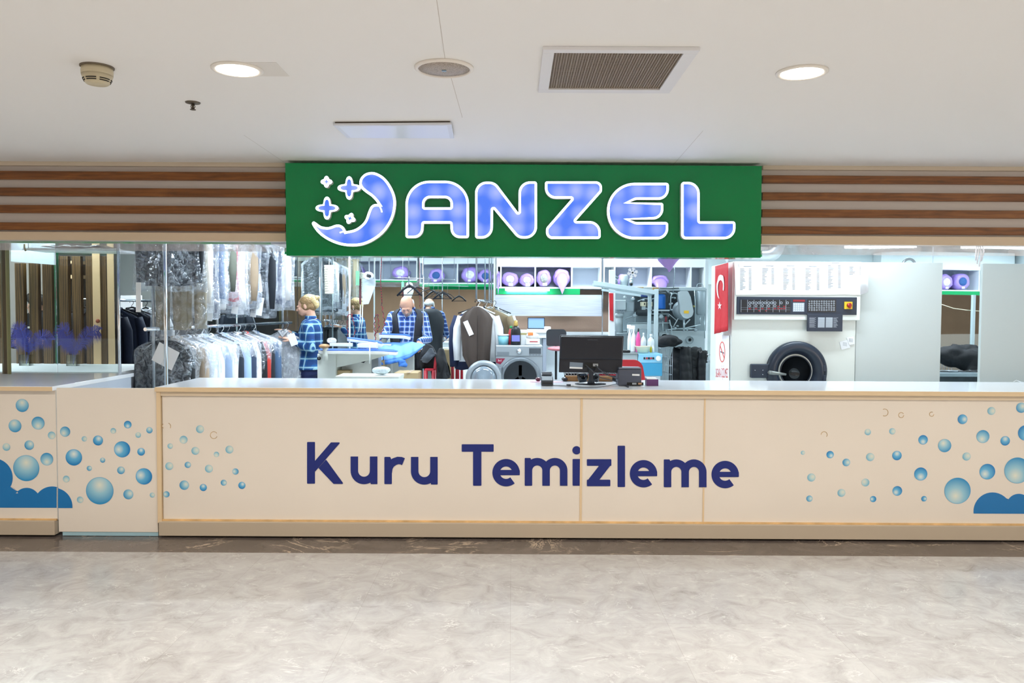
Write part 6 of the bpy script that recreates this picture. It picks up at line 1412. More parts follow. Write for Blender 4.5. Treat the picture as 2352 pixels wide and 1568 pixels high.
bc = at(832, 790, 8.2); MB().cyl((bc.x, 8.2, .9), (bc.x, 8.2, bc.z + .03), .02).build('column', off, t, world=True)
t, a, b_, h = press(8.0, 731, 801.5, 912, 803, 9, 'long ironing table with blue and white cover behind the woman', 'ironing_table', .17)
T = lambda px, y: at(px, y, 8.0)
MB().bx(T(728, 0).x, T(772, 0).x, 7.95, 8.3, ZI, T(750, 811).z - .002).build('left_cabinet', off, t, world=True, bevel=.008)
body = [(765, 811), (905, 811), (860, 824), (800, 838), (766, 845)]
MB().prism([body], lambda x, y: T(x, y) + V((0, -.03, 0)), (0, .12, 0)).build('sloping_apron', off, t, world=True, bevel=.004)
MB().prism([[(765, 838), (776, 838), (770, 880), (765, 880)]], lambda x, y: T(x, y), (0, .1, 0)).build('strut', off, t, world=True)
MB().bx(T(775, 0).x, T(846, 0).x, 8.15, 8.35, ZI, T(800, 811).z - .02).build('rear_cabinet', mat('offwhite_rear', '#e3e8e4', 0.45), t, world=True)
MB().bx(T(846, 0).x, T(862, 0).x, 8.15, 8.35, .9, T(800, 811).z - .02).build('rear_bracket', mat('grey_bracket', '#8c949a', .5), t, world=True)
MB().lathe([(.018, 0), (.018, -.02), (0, -.022)], T(736, 822) + V((0, -.05, 0)), 'Y', 20).build('knob', black, t, world=True)
MB().tube([T(826, 822), T(828, 829), T(835, 831), T(840, 826), T(840, 820)], .012, 8).build('hose', black, t, world=True)
MB().tube([T(857, 791) + V((0, -.19, 0)), T(857, 832) + V((0, -.19, 0))], .006, 6).build('cord', white, t, world=True)
# column with swing arm and rusty plate
sa = thing('steam_press', 'pale swing arm with a rusty brown end cap on a thick column', 'arm', (T(753, 0).x, 7.95, ZI))
MB().cyl((T(753, 0).x, 7.85, T(753, 826).z), (T(753, 0).x, 7.85, T(753, 797).z), .028).build('column', off, sa, world=True)
c_ = T(753, 793); MB().ell((c_.x, 7.85, c_.z), (.055, .06, .022)).build('rusty_cap', mat('rusty', '#b08a62', .7, var=.3, vs=20), sa, world=True)
MB().quadbox([at(757, 788, 7.85), at(808, 788, 7.85), at(808, 796, 7.85), at(757, 795, 7.85)], (0, .06, 0)).build('arm', off, sa, world=True, bevel=.004)
MB().quadbox([at(820, 789, 7.9), at(866, 786, 7.9), at(866, 801, 7.9), at(820, 799, 7.9)], (0, .06, 0)).build('bracket', padw, sa, world=True, bevel=.01)
tag(heap('plastic_bundle', 'bundle of clear plastic and red string on the steam arm', 'plastic', at(762, 782, 7.88), (.045, .04, .03), film('clear_bundle', '#ffffff', .45, .1, 1, 40, .7), 4, .3), 'bundle of clear plastic lying on the steam arm', 'plastic')
# coiled cords
for k, (pts, lb) in enumerate((([(800, 780), (797, 745), (800, 722), (808, 722), (812, 740), (816, 760), (812, 775)], 'red and black looping iron cord left of the hanging plate'), ([(866, 800), (862, 776), (860, 750), (862, 724), (868, 722), (870, 750), (862, 772)], 'red and black looping iron cord below the hanging plate'), ([(874, 480), (876, 694), (880, 720), (884, 745), (874, 770)], 'dark red cord hanging beside the bald man'))):
    P = [at(x, y, 8.5) for x, y in pts]; Q = []
    for i in range(len(P) - 1):
        for j in range(14):
            u = (i * 14 + j) * .9; Q.append(P[i] + (P[i + 1] - P[i]) * (j / 14) + V((.006 * cos(u), .006 * sin(u), 0)))
    m_ = MB(); m_.tube(Q, .0045, 6, mi=0)
    m, nt, b, N, L = nodes('cord_stripe_%d' % k); tc = N('TexCoord'); ck = N('TexChecker', i_Scale=70.0); ck.inputs[1].default_value = lin('#a3202f'); ck.inputs[2].default_value = lin('#1b2030'); L(tc.outputs['Object'], ck.inputs['Vector']); L(ck.outputs[0], b.inputs['Base Color'])
    tag(m_.build('iron_cord', m), lb, 'cord')
# hanging plate with roll
hp = thing('film_dispenser', 'pale hanging plate with a white roll on its upper corner', 'dispenser', at(845, 700, 8.6))
pts = [(832, 640), (862, 640), (862, 656), (846, 698), (832, 699)]
MB().prism([pts], lambda x, y: at(x, y, 8.6), (0, .02, 0)).build('plate', mat('plate_blue_white', '#d9e6ea', .4), hp, world=True)
MB().lathe([(.044, 0), (.044, -.12), (.018, -.12), (.018, -.05), (0, -.05)], at(849, 634, 8.62), 'Y', 28).build('roll', white, hp, world=True)
MB().cyl(at(849, 634, 8.48), at(849, 634, 8.62), .017).build('core', dark, hp, world=True)
MB().cyl(at(848, 640, 8.62), V((at(848, 640, 8.62).x, 8.62, ZS)), .008).build('hanging_rod', steel, hp, world=True)
MB().quadbox([at(825, 640, 8.58), at(829.5, 640, 8.58), at(829.5, 699, 8.58), at(825, 698, 8.58)], (0, .01, 0)).build('red_strap', mat('maroon_strap', '#5d2a35', .6), hp, world=True)
for px in (828, 833): MB().tube([at(px, 700, 8.6), at(px - 1, 740, 8.6), at(px - 4, 762, 8.6)], .005, 6).build('hose', white, hp, world=True)
t = thing('green_packet', 'slim green and white packet hanging left of the plate', 'packet', at(821, 655, 8.5)); MB().quadbox([at(817, 622, 8.5), at(825, 622, 8.5), at(825, 655, 8.5), at(817, 655, 8.5)], (0, .015, 0)).build('packet', mat('packet_green', '#7fbf9a', .5), t, world=True)
MB().cyl(at(821, 622, 8.505), V((at(821, 622, 8.5).x, 8.505, ZS)), .002, n=6).build('string', white, t, world=True)
# cream fringed piece
ff = thing('cream_fringe_blanket', 'cream tasselled knitted piece in plastic right of the woman', 'blanket', at(756, 660, 9.3))
m_ = MB(); rs = []
for j in range(49):
    u = j / 48; p_ = at(756, 609 + 66 * u, 9.3); bl = 1 + .10 * abs(sin(u * pi * 12)); rs.append([p_ + V((.055 * bl * (1 - .15 * u) * cos(a), .05 * bl * sin(a), 0)) for a in [2 * pi * i / 24 for i in range(24)]])
m_.rings(rs); m_.build('knit', mat('cream_knit', '#e9e5d4', .85, bump=.7, bs=50), ff, world=True); MB().cyl(at(756, 610, 9.3), V((at(756, 610, 9.3).x, 9.3, ZS)), .004).build('string', steel, ff, world=True)
# poles between mirror sheets
for k, (px, Y, lb) in enumerate(((803, 9.4, 'slender white pole left of the hanging plate'), (972, 9.0, 'slender chrome pole right of the bald man'), (735, 9.9, 'slender chrome pole behind the blonde woman'))):
    tag(MB().cyl((X(px, Y), Y, ZI), (X(px, Y), Y, ZS), .010 if k != 1 else .007).build('pole', chrome if k else white), lb, 'pole')
# free hangers
zr_ = at(970, 648, 8.9).z
hr = tag(MB().cyl((X(895, 8.9), 8.9, zr_ + .05), (X(1045, 8.9), 8.9, zr_ + .03), .004).cyl((X(897, 8.9), 8.9, zr_ + .05), (X(897, 8.9), 8.9, ZS), .003).cyl((X(1043, 8.9), 8.9, zr_ + .03), (X(1043, 8.9), 8.9, ZS), .003).build('hanging_wire', steel), 'thin wire strung above the bald man for empty hangers', 'wire')
def ehang(px, ytop, x0, x1, ybot, Y, label, th=.009):
    t = thing('clothes_hanger', label, 'hanger', at(px, ytop, Y), 0, 'empty hangers above the ironing man'); c_ = at(px, ytop, Y); l, r_ = at(x0, ybot, Y) - c_, at(x1, ybot, Y) - c_
    m_ = MB(); m_.tube([l, l * .45 + V((0, 0, .012)), V((0, 0, 0)), r_ * .45 + V((0, 0, .012)), r_], [th, th * 1.3, th * 1.7, th * 1.3, th], 8); m_.build('arms', hangm[0], t)
    MB().cyl(l * .93, r_ * .93, th * .45, n=8).build('bar', hangm[0], t)
    hz = zr_ + .045 - c_.z; MB().tube([V((0, 0, 0)), V((0, 0, max(.02, hz - .02))), V((.012, 0, hz)), V((0, 0, hz + .012)), V((-.014, 0, hz))], .0025, 6).build('hook', steel, t)
ehang(940, 655, 912, 969, 679, 8.85, 'large black empty hanger above the bald man', .011)
ehang(958, 659, 935, 984, 674, 8.95, 'thin black empty hanger just behind the large one', .004)
ehang(985, 664, 960, 1005, 677, 8.93, 'thin black empty hanger right of the chrome pole', .004)
ehang(1017, 671, 995, 1038, 687, 8.88, 'black empty hanger farthest right above the coats', .009)
# boxes and low shelf
tb = thing('cardboard_box', 'large cardboard box in front of the red chair', 'box', (X(933, 7.9), 7.9, ZI))
kraft = mat('kraft', '#b79f78', .7, var=.06); zt_ = at(930, 856, 7.75).z
stp = MB().bx(X(905, 7.75), X(960, 7.75), 7.75, 8.1, ZI, zt_).build('carton', kraft, tb, world=True, bevel=.003)
MB().bx(X(935, 7.75), X(942, 7.75), 7.745, 8.1, zt_, zt_ + .002).build('tape', mat('brown_tape', '#c5ad8f', .3), tb, world=True)
tb.location  # base
b2 = thing('cardboard_box', 'small cardboard box under the long ironing table', 'box', (X(790, 8.05), 8.05, ZI)); MB().bx(X(777, 8.05), X(806, 8.05), 8.0, 8.12, ZI, at(790, 850, 8.05).z).build('carton', kraft, b2, world=True)
b3 = thing('cardboard_box', 'cardboard box behind the light blue garment', 'box', (X(865, 8.45), 8.45, ZI)); MB().bx(X(852, 8.45), X(885, 8.45), 8.4, 8.55, ZI, at(865, 826, 8.45).z).build('carton', kraft, b3, world=True)
sh_ = thing('low_shelf', 'low pale metal shelf just behind the counter', 'shelf', (X(845, 7.3), 7.3, ZI)); zs_ = at(845, 863, 7.3).z
MB().bx(X(772, 7.3), X(918, 7.3), 7.25, 7.6, zs_ - .03, zs_).build('top', off, sh_, world=True, bevel=.003); 
for px in (776, 914): MB().bx(X(px, 7.3) - .015, X(px, 7.3) + .015, 7.28, 7.58, ZI, zs_ - .03).build('leg', off, sh_, world=True)
heap('plastic_bundle', 'crumpled pale plastic bundle on the low shelf', 'plastic', (X(875, 7.35), 7.4, zs_ + .045), (.08, .06, .04), mat('pale_plastic', '#c9d6de', .2, bump=1, bs=25), 12, .3)
# light blue garment on the board
YL = 8.45
lb2 = mat('sky_cloth', '#6fa3ea', .75, bump=.3, bs=7); lb3 = mat('sky_cloth_band', '#4580d6', .75)
gsb = thing('blue_garment', 'light blue garment spread on the ironing board in front of the bald man', 'garment', at(920, 800, YL))
up_ = [(867, 790), (885, 787), (905, 786), (925, 787), (945, 785), (962, 788), (976, 791)]; lo_ = [(876, 838), (895, 836), (912, 832), (930, 826), (948, 817), (963, 804), (976, 793)]
gr_ = []; 
for j in range(13):
    v_ = j / 12; row = []
    for i in range(31):
        u = i / 30 * 6; k_ = min(int(u), 5); f_ = u - k_; ax_ = up_[k_][0] + (up_[k_ + 1][0] - up_[k_][0]) * f_; ay_ = up_[k_][1] + (up_[k_ + 1][1] - up_[k_][1]) * f_; bx_ = lo_[k_][0] + (lo_[k_ + 1][0] - lo_[k_][0]) * f_; by_ = lo_[k_][1] + (lo_[k_ + 1][1] - lo_[k_][1]) * f_
        p_ = at(ax_ + (bx_ - ax_) * v_, ay_ + (by_ - ay_) * v_, YL + .22 * (1 - v_) ** 2 - .05 * v_); p_.y += .02 * sin(u * 3 + v_ * 5) * v_ + .015 * sin(u * 5.3); row.append(p_)
    gr_.append(row)
MB().sheet(gr_[:11]).build('cloth', lb2, gsb, world=True, solid=.006); MB().sheet(gr_[10:]).build('hem_band', lb3, gsb, world=True, solid=.007)
MB().tube([at(924 + 2 * cos(k), 826 + k * 2.2, YL - .05) for k in range(8)], [.03, .035, .04, .035, .04, .045, .05, .04], 12).build('hanging_sleeve', lb3, gsb, world=True)
MB().tube([at(879, 815, YL - .12), at(881, 822, YL - .12), at(880, 828, YL - .12)], .004, 6).tube([at(874, 812, YL - .11), at(880, 820, YL - .12), at(885, 812, YL - .11)], .003, 6).build('drawstring', black, gsb, world=True)
ib = thing('ironing_table', 'pressing table under the light blue garment', 'ironing board', (at(920, 800, 8.6).x, 8.6, ZI)); MB().bx(X(872, 8.6), X(968, 8.6), 8.68, 8.9, at(920, 795, 8.7).z - .04, at(920, 793, 8.7).z - .01).build('board', padw, ib, world=True, bevel=.01)
MB().bx(X(890, 8.6), X(945, 8.6), 8.72, 8.88, ZI, at(920, 800, 8.7).z - .03).build('base', off, ib, world=True)
# red plastic chair with coats
YC2 = 8.0
redc = mat('red_chair', '#b01f30', .35)
rc = thing('plastic_chair', 'red plastic chair buried under black coats', 'chair', (X(992, YC2), YC2, ZI))
Q2 = lambda px, y, d=0: at(px, y, YC2 + d)
MB().quadbox([Q2(998, 819), Q2(1005, 819), Q2(1001, 872), Q2(993, 868)], (0, .04, 0)).build('backrest', redc, rc, world=True, bevel=.008)
a = Q2(975, 846); b_ = Q2(998, 852); MB().bx(a.x, b_.x, YC2 - .02, YC2 + .4, b_.z, a.z).build('seat', redc, rc, world=True, bevel=.01)
for px, d in ((978, 0), (996, 0), (978, .36), (996, .36)): MB().cyl(Q2(px, 850, d), (Q2(px, 850, d).x, YC2 + d, ZI), .02, .026).build('leg', redc, rc, world=True)
def drape(name, label, cat, cols, Y, m, th=.12):
    """cols: list of (px, ytop, ybot)"""
    rs = []
    for i, (px, y0, y1) in enumerate(cols):
        p0, p1 = at(px, y0, Y), at(px, y1, Y); L_ = []
        for j in range(18):
            u = j / 17; a_ = pi * (0.0 + 1.0 * min(1, u * 1.0)); z = p0.z + (p1.z - p0.z) * u; L_.append(V((p0.x + .012 * sin(u * 9 + i), Y - th * (0.35 + .65 * min(1, u * 3)) + .02 * sin(i * 2.1 + u * 3), z)))
        back = [V((q_.x, Y + .05, q_.z)) for q_ in L_[::-1]]
        rs.append(L_ + back)
    return tag(MB().rings(rs, True, True).build(name, m), label, cat)
drape('black_coat', 'long black coat hanging over the right side of the red chair', 'coat', [(1003, 812, 818), (1006, 800, 866), (1012, 799, 868), (1018, 802, 869), (1024, 812, 869), (1029, 835, 868), (1032, 862, 867)], 7.95, blk, .06)
drape('black_coat', 'pile of black coats over the seat of the red chair', 'coat', [(966, 816, 846), (970, 794, 846), (978, 790, 845), (988, 792, 845), (996, 797, 846), (1003, 808, 846)], 8.15, mat('black_cloth_b', '#12141c', .8, bump=.5, bs=8), .08)
drape('grey_scarf', 'grey cloth thrown on the black coats of the red chair', 'cloth', [(968, 822, 830), (976, 810, 832), (984, 800, 834), (992, 800, 826), (998, 808, 816)], 8.03, mat('grey_scarf', '#4c525b', .85, bump=.6, bs=12), .03)
# ================================================= counter top things
zc = ZT + 0.0005
def ct_(px, py): return atz(px, py, zc)
def at_c(name, label, cat, px, py): p_ = ct_(px, py); return thing(name, label, cat, (p_.x, p_.y, zc)), p_
mn, p_ = at_c('computer_monitor', 'black computer monitor seen from behind on the counter', 'monitor', 1357, 884); Ym = p_.y
mk = lambda px, y, d=0.0: at(px, y, Ym + d)
mblk = mat('monitor_black', '#181d29', .32)
MB().quadbox([mk(1287, 769.5), mk(1433, 771.5), mk(1428.5, 857), mk(1284, 855)], (0, .03, 0)).build('shell', mblk, mn, world=True, bevel=.004)
MB().quadbox([mk(1288.5, 772, -.016), mk(1431.5, 774, -.016), mk(1429, 826, -.016), mk(1287.5, 824, -.016)], (0, .017, 0)).build('raised_back', mblk, mn, world=True, bevel=.007)
MB().quadbox([mk(1289, 773, .031), mk(1431, 775, .031), mk(1427, 854, .031), mk(1286, 852, .031)], (0, .001, 0)).build('screen', mat('screen_dim', '#8fb0d8', .2, emit=.4, ec='#a8c4e8'), mn, world=True)
MB().quadbox([mk(1309, 831, -.002), mk(1339, 833, -.002), mk(1338, 847, -.002), mk(1308, 846, -.002)], (0, .002, 0)).build('rating_label', mat('label_grey', '#7b8a9b', .5), mn, world=True)
MB().quadbox([mk(1308.5, 842, -.003), mk(1338, 843.5, -.003), mk(1338, 847, -.003), mk(1308, 846, -.003)], (0, .001, 0)).build('barcode_strip', white, mn, world=True)
MB().quadbox([mk(1343, 832, -.004), mk(1375, 833.5, -.004), mk(1375, 845, -.004), mk(1342, 843, -.004)], (0, .004, 0)).build('port_recess', mat('recess', '#07080a', .6), mn, world=True, bevel=.001)
MB().quadbox([mk(1362, 835, -.014), mk(1374, 835, -.014), mk(1374, 841, -.014), mk(1362, 841, -.014)], (0, .012, 0)).build('plug', steel, mn, world=True)
text('SAMSUNG', .011, 't', None, None, mk(1349.5, 781.3, -.018), (1, 0, 0.006), width=.072).build('brand_text', mat('brand_grey', '#5a5f6a', .4), mn, world=True)
c_ = ct_(1356, 882); MB().rings([[V((c_.x + r_ * .115 * cos(a), c_.y + r_ * .07 * sin(a), zc + z)) for a in [2 * pi * i / 40 for i in range(40)]] for r_, z in ((1, 0), (1, .006), (.6, .013), (.15, .018))]).build('stand_base', mblk, mn, world=True)
n1, n2 = mk(1358, 846, -.005), mk(1358, 880, -.0); MB().rings([[V((n1.x + w_ * cos(a), Ym + d_ + .012 * sin(a), z)) for a in [2 * pi * i / 20 for i in range(20)]] for z, w_, d_ in ((zc + .01, .028, .0), (zc + .05, .018, .0), (n1.z - .03, .018, -.0), (n1.z, .03, -.004))]).build('stand_neck', mblk, mn, world=True)
m_ = MB()
for x, y in ((1347, 789.5), (1372, 790), (1346, 813), (1371, 813.5), (1406, 845)): m_.ell(mk(x, y, -.0165 if y < 830 else -.001), .0022, 8, 6)
m_.build('screw_hole', black, mn, world=True)
# speakers, block, keyboard
for k, (px, py, yt, w_, lb) in enumerate(((1338, 878, 856, 25, 'small black rounded speaker left of the monitor stand'), (1369, 878, 858, 15, 'small black speaker half hidden right of the monitor stand'))):
    t, p_ = at_c('desktop_speaker', lb, 'speaker', px, py); h = (py - yt) / F * p_.y; r_ = w_ / 2 / F * p_.y
    MB().rings([[V((r_ * q_ * cos(a), .03 * q_ * sin(a), z * h)) for a in [2 * pi * i / 24 for i in range(24)]] for z, q_ in ((0, .62), (.05, .7), (.5, 1), (.8, 1), (.95, .85), (1, .6))]).build('body', mat('gloss_black', '#0c0d10', .15), t)
t, p_ = at_c('wooden_block', 'long brown wooden block lying behind the monitor stand', 'block', 1356, 877)
MB().bx(X(1302, p_.y) - p_.x, X(1410, p_.y) - p_.x, .05, .09, 0, .042).build('block', wood('block_wood', '#6d4523', '#9c6a38', '#b98a55', 'X', .4, 1.5), t, bevel=.002)
t, p_ = at_c('keyboard', 'black and red keyboard tilted behind the monitor', 'keyboard', 1356, 872)
MB().box((0, -.05, .05), (.42, .11, .018), M4.Rotation(.25, 3, 'X')).build('case', black, t, bevel=.004); MB().box((.06, -.102, .048), (.3, .008, .008)).build('red_edge', mat('kb_red', '#c0303f', .4), t)
MB().bx(-.2, -.18, -.02, .0, 0, .06).bx(.18, .2, -.02, .0, 0, .06).bx(-.2, .2, -.1, -.085, 0, .035).build('foot', black, t)
kb = MB()
for i in range(18):
    for j in range(4): kb.box((-.19 + i * .022, -.085 + j * .022, .052 + j * .0056), (.017, .017, .016), M4.Rotation(.25, 3, 'X'))
kb.build('keys', mat('keycap', '#23252b', .5), t)
# receipt printer
t, p_ = at_c('receipt_printer', 'grey receipt printer with a small white label right of the monitor', 'printer', 1457, 886); pk = lambda px, y, d=0: at(px, y, p_.y + d)
pg_ = mat('printer_grey', '#4b5161', .45)
a, b_ = pk(1429, 0), pk(1484, 0)
h = pk(1457, 846).z - zc
MB().bx(a.x - p_.x, b_.x - p_.x, 0, .13, 0, h - .008).build('body', pg_, t, bevel=.008)
MB().box(((a.x + b_.x) / 2 - p_.x, .055, h), (b_.x - a.x - .006, .12, .014)).build('lid', mat('printer_lid', '#5b6272', .35), t, bevel=.005)
MB().quadbox([pk(1452, 858.5, -.002), pk(1469, 859, -.002), pk(1469, 863, -.002), pk(1452, 862.5, -.002)], (0, .002, 0)).build('label', white, t, world=True)
text('Paket', .011, 't', None, None, pk(1456, 862, -.003), width=.028).build('label_text', mat('label_ink', '#50546a', .5), t, world=True) if False else None
MB().quadbox([pk(1440, 878, -.002), pk(1478, 878, -.002), pk(1478, 885, -.002), pk(1440, 885, -.002)], (0, .002, 0)).build('port_recess', MATS['recess'], t, world=True)
MB().quadbox([pk(1452, 879, -.008), pk(1462, 879, -.008), pk(1462, 883, -.008), pk(1452, 883, -.008)], (0, .006, 0)).build('connector', steel, t, world=True); MB().quadbox([pk(1466, 879, -.008), pk(1474, 879, -.008), pk(1474, 883, -.008), pk(1466, 883, -.008)], (0, .006, 0)).build('connector', mat('conn_brown', '#b08a6a', .4), t, world=True)
MB().prism([rounded([(-.007, -.014, .007), (.007, -.014, .007), (.007, .014, .007), (-.007, .014, .007)])], lambda x, z: pk(1461, 871, -.001) + V((x, 0, z)), (0, .002, 0)).build('paper_sensor', mat('p_dark', '#343a48', .4), t, world=True)
t, p2 = at_c('card_box', 'small purple box with white top beside the receipt printer', 'box', 1499, 886)
MB().bx(-.042, .042, .002, .08, 0, .047).build('box', mat('purple_box', '#5c2f66', .4), t, bevel=.001); MB().bx(-.041, .03, .004, .078, .0475, .056).build('card_stack', white, t)
# card terminal
t, p_ = at_c('card_terminal', 'dark card payment terminal left of the monitor', 'card terminal', 1257, 886)
tm = mat('terminal_dark', '#353c47', .35)
MB().rings([[V((sx * .043, y, z)) for sx, y, z in ((-1, y0, z0), (1, y0, z0), (1, y1, z1), (-1, y1, z1))] for y0, z0, y1, z1 in ((0, .0, .0, .035), (.05, .0, .045, .06), (.12, .0, .12, .085))], True, False).build('body', tm, t, bevel=.005)
MB().box((0, -.002, .02), (.07, .006, .012)).build('slot', black, t); MB().box((0, .025, .052), (.074, .05, .004), M4.Rotation(.5, 3, 'X')).build('screen', mat('term_screen', '#aab6c2', .2), t)
MB().cyl((-.036, .09, .082), (.036, .09, .082), .014).build('paper_cover', mat('term_light', '#6e7885', .3), t)
t, p_ = at_c('mouse', 'dark red computer mouse beside the card terminal', 'mouse', 1236, 876); MB().ell((0, .02, .016), (.022, .034, .017)).build('shell', mat('mouse_red', '#5a1f33', .25), t)
p_ = ct_(1256, 877.5); o = MB().rings([[V((.125 * cos(a), .045 * sin(a), z)) for a in [2 * pi * i / 36 for i in range(36)]] for z in (0, .002)]).build('mouse_mat', mat('pink_mat', '#eab4cb', .6)); o.location = (p_.x, p_.y + .02, zc); tag(o, 'pale pink round mouse mat under the card terminal', 'mat')
t, p_ = at_c('mouse', 'black mouse with magenta side left of the wooden block', 'mouse', 1297, 875); MB().ell((0, .0, .016), (.025, .04, .017)).build('shell', mat('mouse_dark', '#201720', .25), t)
# cables
cab = mat('cable_grey', '#3f444e', .45)
def cable(pts, label, r_=.003):
    P = []
    for q_ in pts: P.append(ct_(q_[0], q_[1]) + V((0, 0, .004)) if len(q_) == 2 else at(q_[0], q_[1], q_[2]))
    Q = []
    for i in range(len(P) - 1):
        p0, p1, p2_, p3 = P[max(i - 1, 0)], P[i], P[i + 1], P[min(i + 2, len(P) - 1)]
        for j in range(8): u = j / 8; Q.append(.5 * (2 * p1 + (p2_ - p0) * u + (2 * p0 - 5 * p1 + 4 * p2_ - p3) * u * u + (3 * p1 - p0 - 3 * p2_ + p3) * u ** 3))
    Q.append(P[-1])
    for q_ in Q: q_.z = max(q_.z, zc + .0035)
    return tag(MB().tube(Q, r_, 8).build('cable', cab), label, 'cable')
cable([(1345, 837, Ym - .02), (1360, 851, Ym - .06), (1378, 866, Ym - .08), (1405, 873, Ym - .09), (1425, 881), (1440, 889)], 'thin grey cable from the left monitor port to the printer')
cable([(1368, 839, Ym - .02), (1380, 850, Ym - .05), (1392, 859, Ym - .07), (1415, 868, Ym - .09), (1432, 879), (1443, 890)], 'thick grey cable from the plugged monitor connector', .0045)
o = MB().cyl(at(1385, 853, Ym - .055), at(1393, 859, Ym - .07), .008).build('ferrite_bead', cab); tag(o, 'cylindrical ferrite bead on the thick monitor cable', 'cable bead')
cable([(1270, 886), (1300, 887), (1330, 890), (1362, 891), (1390, 888), (1420, 882), (1440, 884)], 'long thin cable lying along the counter front', .0022)
o = MB().box(ct_(1306, 887) + V((0, 0, .009)), (.03, .014, .014)).build('ferrite_bead', cab); tag(o, 'small dark bead on the long cable lying on the counter', 'cable bead')
cable([(1443, 889), (1448, 884), (1456, 881), (1468, 880)], 'short dark cable under the receipt printer', .004)
o = MB().tube([at(2328, 876, 6.2) + V((0, 0, 0)), atz(2335, 873, zc + .003), atz(2345, 877, zc + .003), atz(2360, 880, zc + .003)], .0025, 6); tag(o.build('string', white), 'white string lying on the counter at the right edge', 'string')
# red chair behind the monitor
rc2 = thing('plastic_chair', 'red chair with rounded back right behind the monitor', 'chair', (X(1452, 6.75), 6.75, ZI))
c0 = at(1452, 826, 6.75)
L_ = rounded([(1400, 826, 1), (1474, 826, 22), (1488, 905, 4), (1400, 905, 1)])
MB().prism([L_], lambda x, y: at(x, y, 6.75), (0, .03, 0)).build('backrest', mat('chair_red', '#c32833', .3), rc2, world=True, bevel=.008)
zb_ = at(1450, 905, 6.75).z; MB().bx(X(1400, 6.75), X(1487, 6.75), 6.5, 6.76, zb_ - .03, zb_).build('seat', MATS['chair_red'], rc2, world=True, bevel=.01)
for px in (1404, 1483):
    for y in (6.52, 6.74): MB().cyl((X(px, 6.75), y, ZI), (X(px, 6.75), y, zb_ - .03), .014).build('leg', steel, rc2, world=True)
# ================================================= people
skin = mat('skin', '#cf9e84', .55); skin2 = mat('skin_pale', '#d6a68e', .55)
def hand(mb, w_, dirv, up, curl, side, s_=1.0):
    """palm and five fingers; w_ wrist point, dirv towards the fingertips, up out of the back of the hand"""
    d = V(dirv).normalized(); u = (V(up) - d * V(up).dot(d)).normalized(); l = d.cross(u) * side
    c = V(w_)
    for k in (-1.2, -.4, .4, 1.2): mb.cap(c + l * (.011 * k) * s_, c + d * .082 * s_ + l * (.017 * k) * s_, .0145 * s_, .0115 * s_, 10)
    for k, ln in ((-1.5, .066), (-.5, .076), (.5, .072), (1.5, .056)):
        p0 = c + d * .082 * s_ + l * (.0185 * k * .93) * s_; p = p0; dd = d.copy()
        for q_, (fr, r0, r1) in enumerate(((.42, .0088, .0082), (.33, .0082, .0075), (.25, .0075, .0065))):
            dd = (dd - u * curl * (.5 if q_ == 0 else .9)).normalized(); e = p + dd * ln * fr * s_; mb.cap(p, e, r0 * s_, r1 * s_, 8); p = e
    p0 = c + d * .02 * s_ - l * .024 * s_; p1 = p0 + (d * .7 - l * .7 - u * .25).normalized() * .042 * s_; p2 = p1 + (d * .9 - l * .25 - u * .3).normalized() * .03 * s_
    mb.cap(p0, p1, .0125 * s_, .010 * s_, 8); mb.cap(p1, p2, .010 * s_, .008 * s_, 8)
def head(mb, c, rot, s_=1.0):
    """c: centre of the skull; local -Y is the face"""
    c = V(c)
    def P(x, y, z): return c + rot @ V((x, y, z)) * s_
    E = lambda x, y, z, r: mb.ell(P(x, y, z), tuple(k * s_ for k in r), 18, 12, rot)
    E(0, .015, .02, (.074, .094, .088)); E(0, -.028, -.03, (.060, .066, .075)); E(0, -.052, -.082, (.036, .032, .026)); E(0, -.02, -.06, (.055, .06, .04))
    E(0, -.082, .012, (.052, .016, .012)); mb.cap(P(0, -.088, .005), P(0, -.108, -.028), .008 * s_, .0125 * s_, 10); E(.011, -.098, -.030, (.008, .010, .007)); E(-.011, -.098, -.030, (.008, .01, .007))
    E(0, -.090, -.058, (.022, .009, .006)); E(0, -.087, -.069, (.019, .009, .007)); E(.040, -.066, -.024, (.02, .018, .02)); E(-.040, -.066, -.024, (.02, .018, .02))
    for s2 in (-1, 1): mb.ell(P(s2 * .077, .012, -.012), tuple(k * s_ for k in (.009, .02, .032)), 12, 10, rot)
    return P
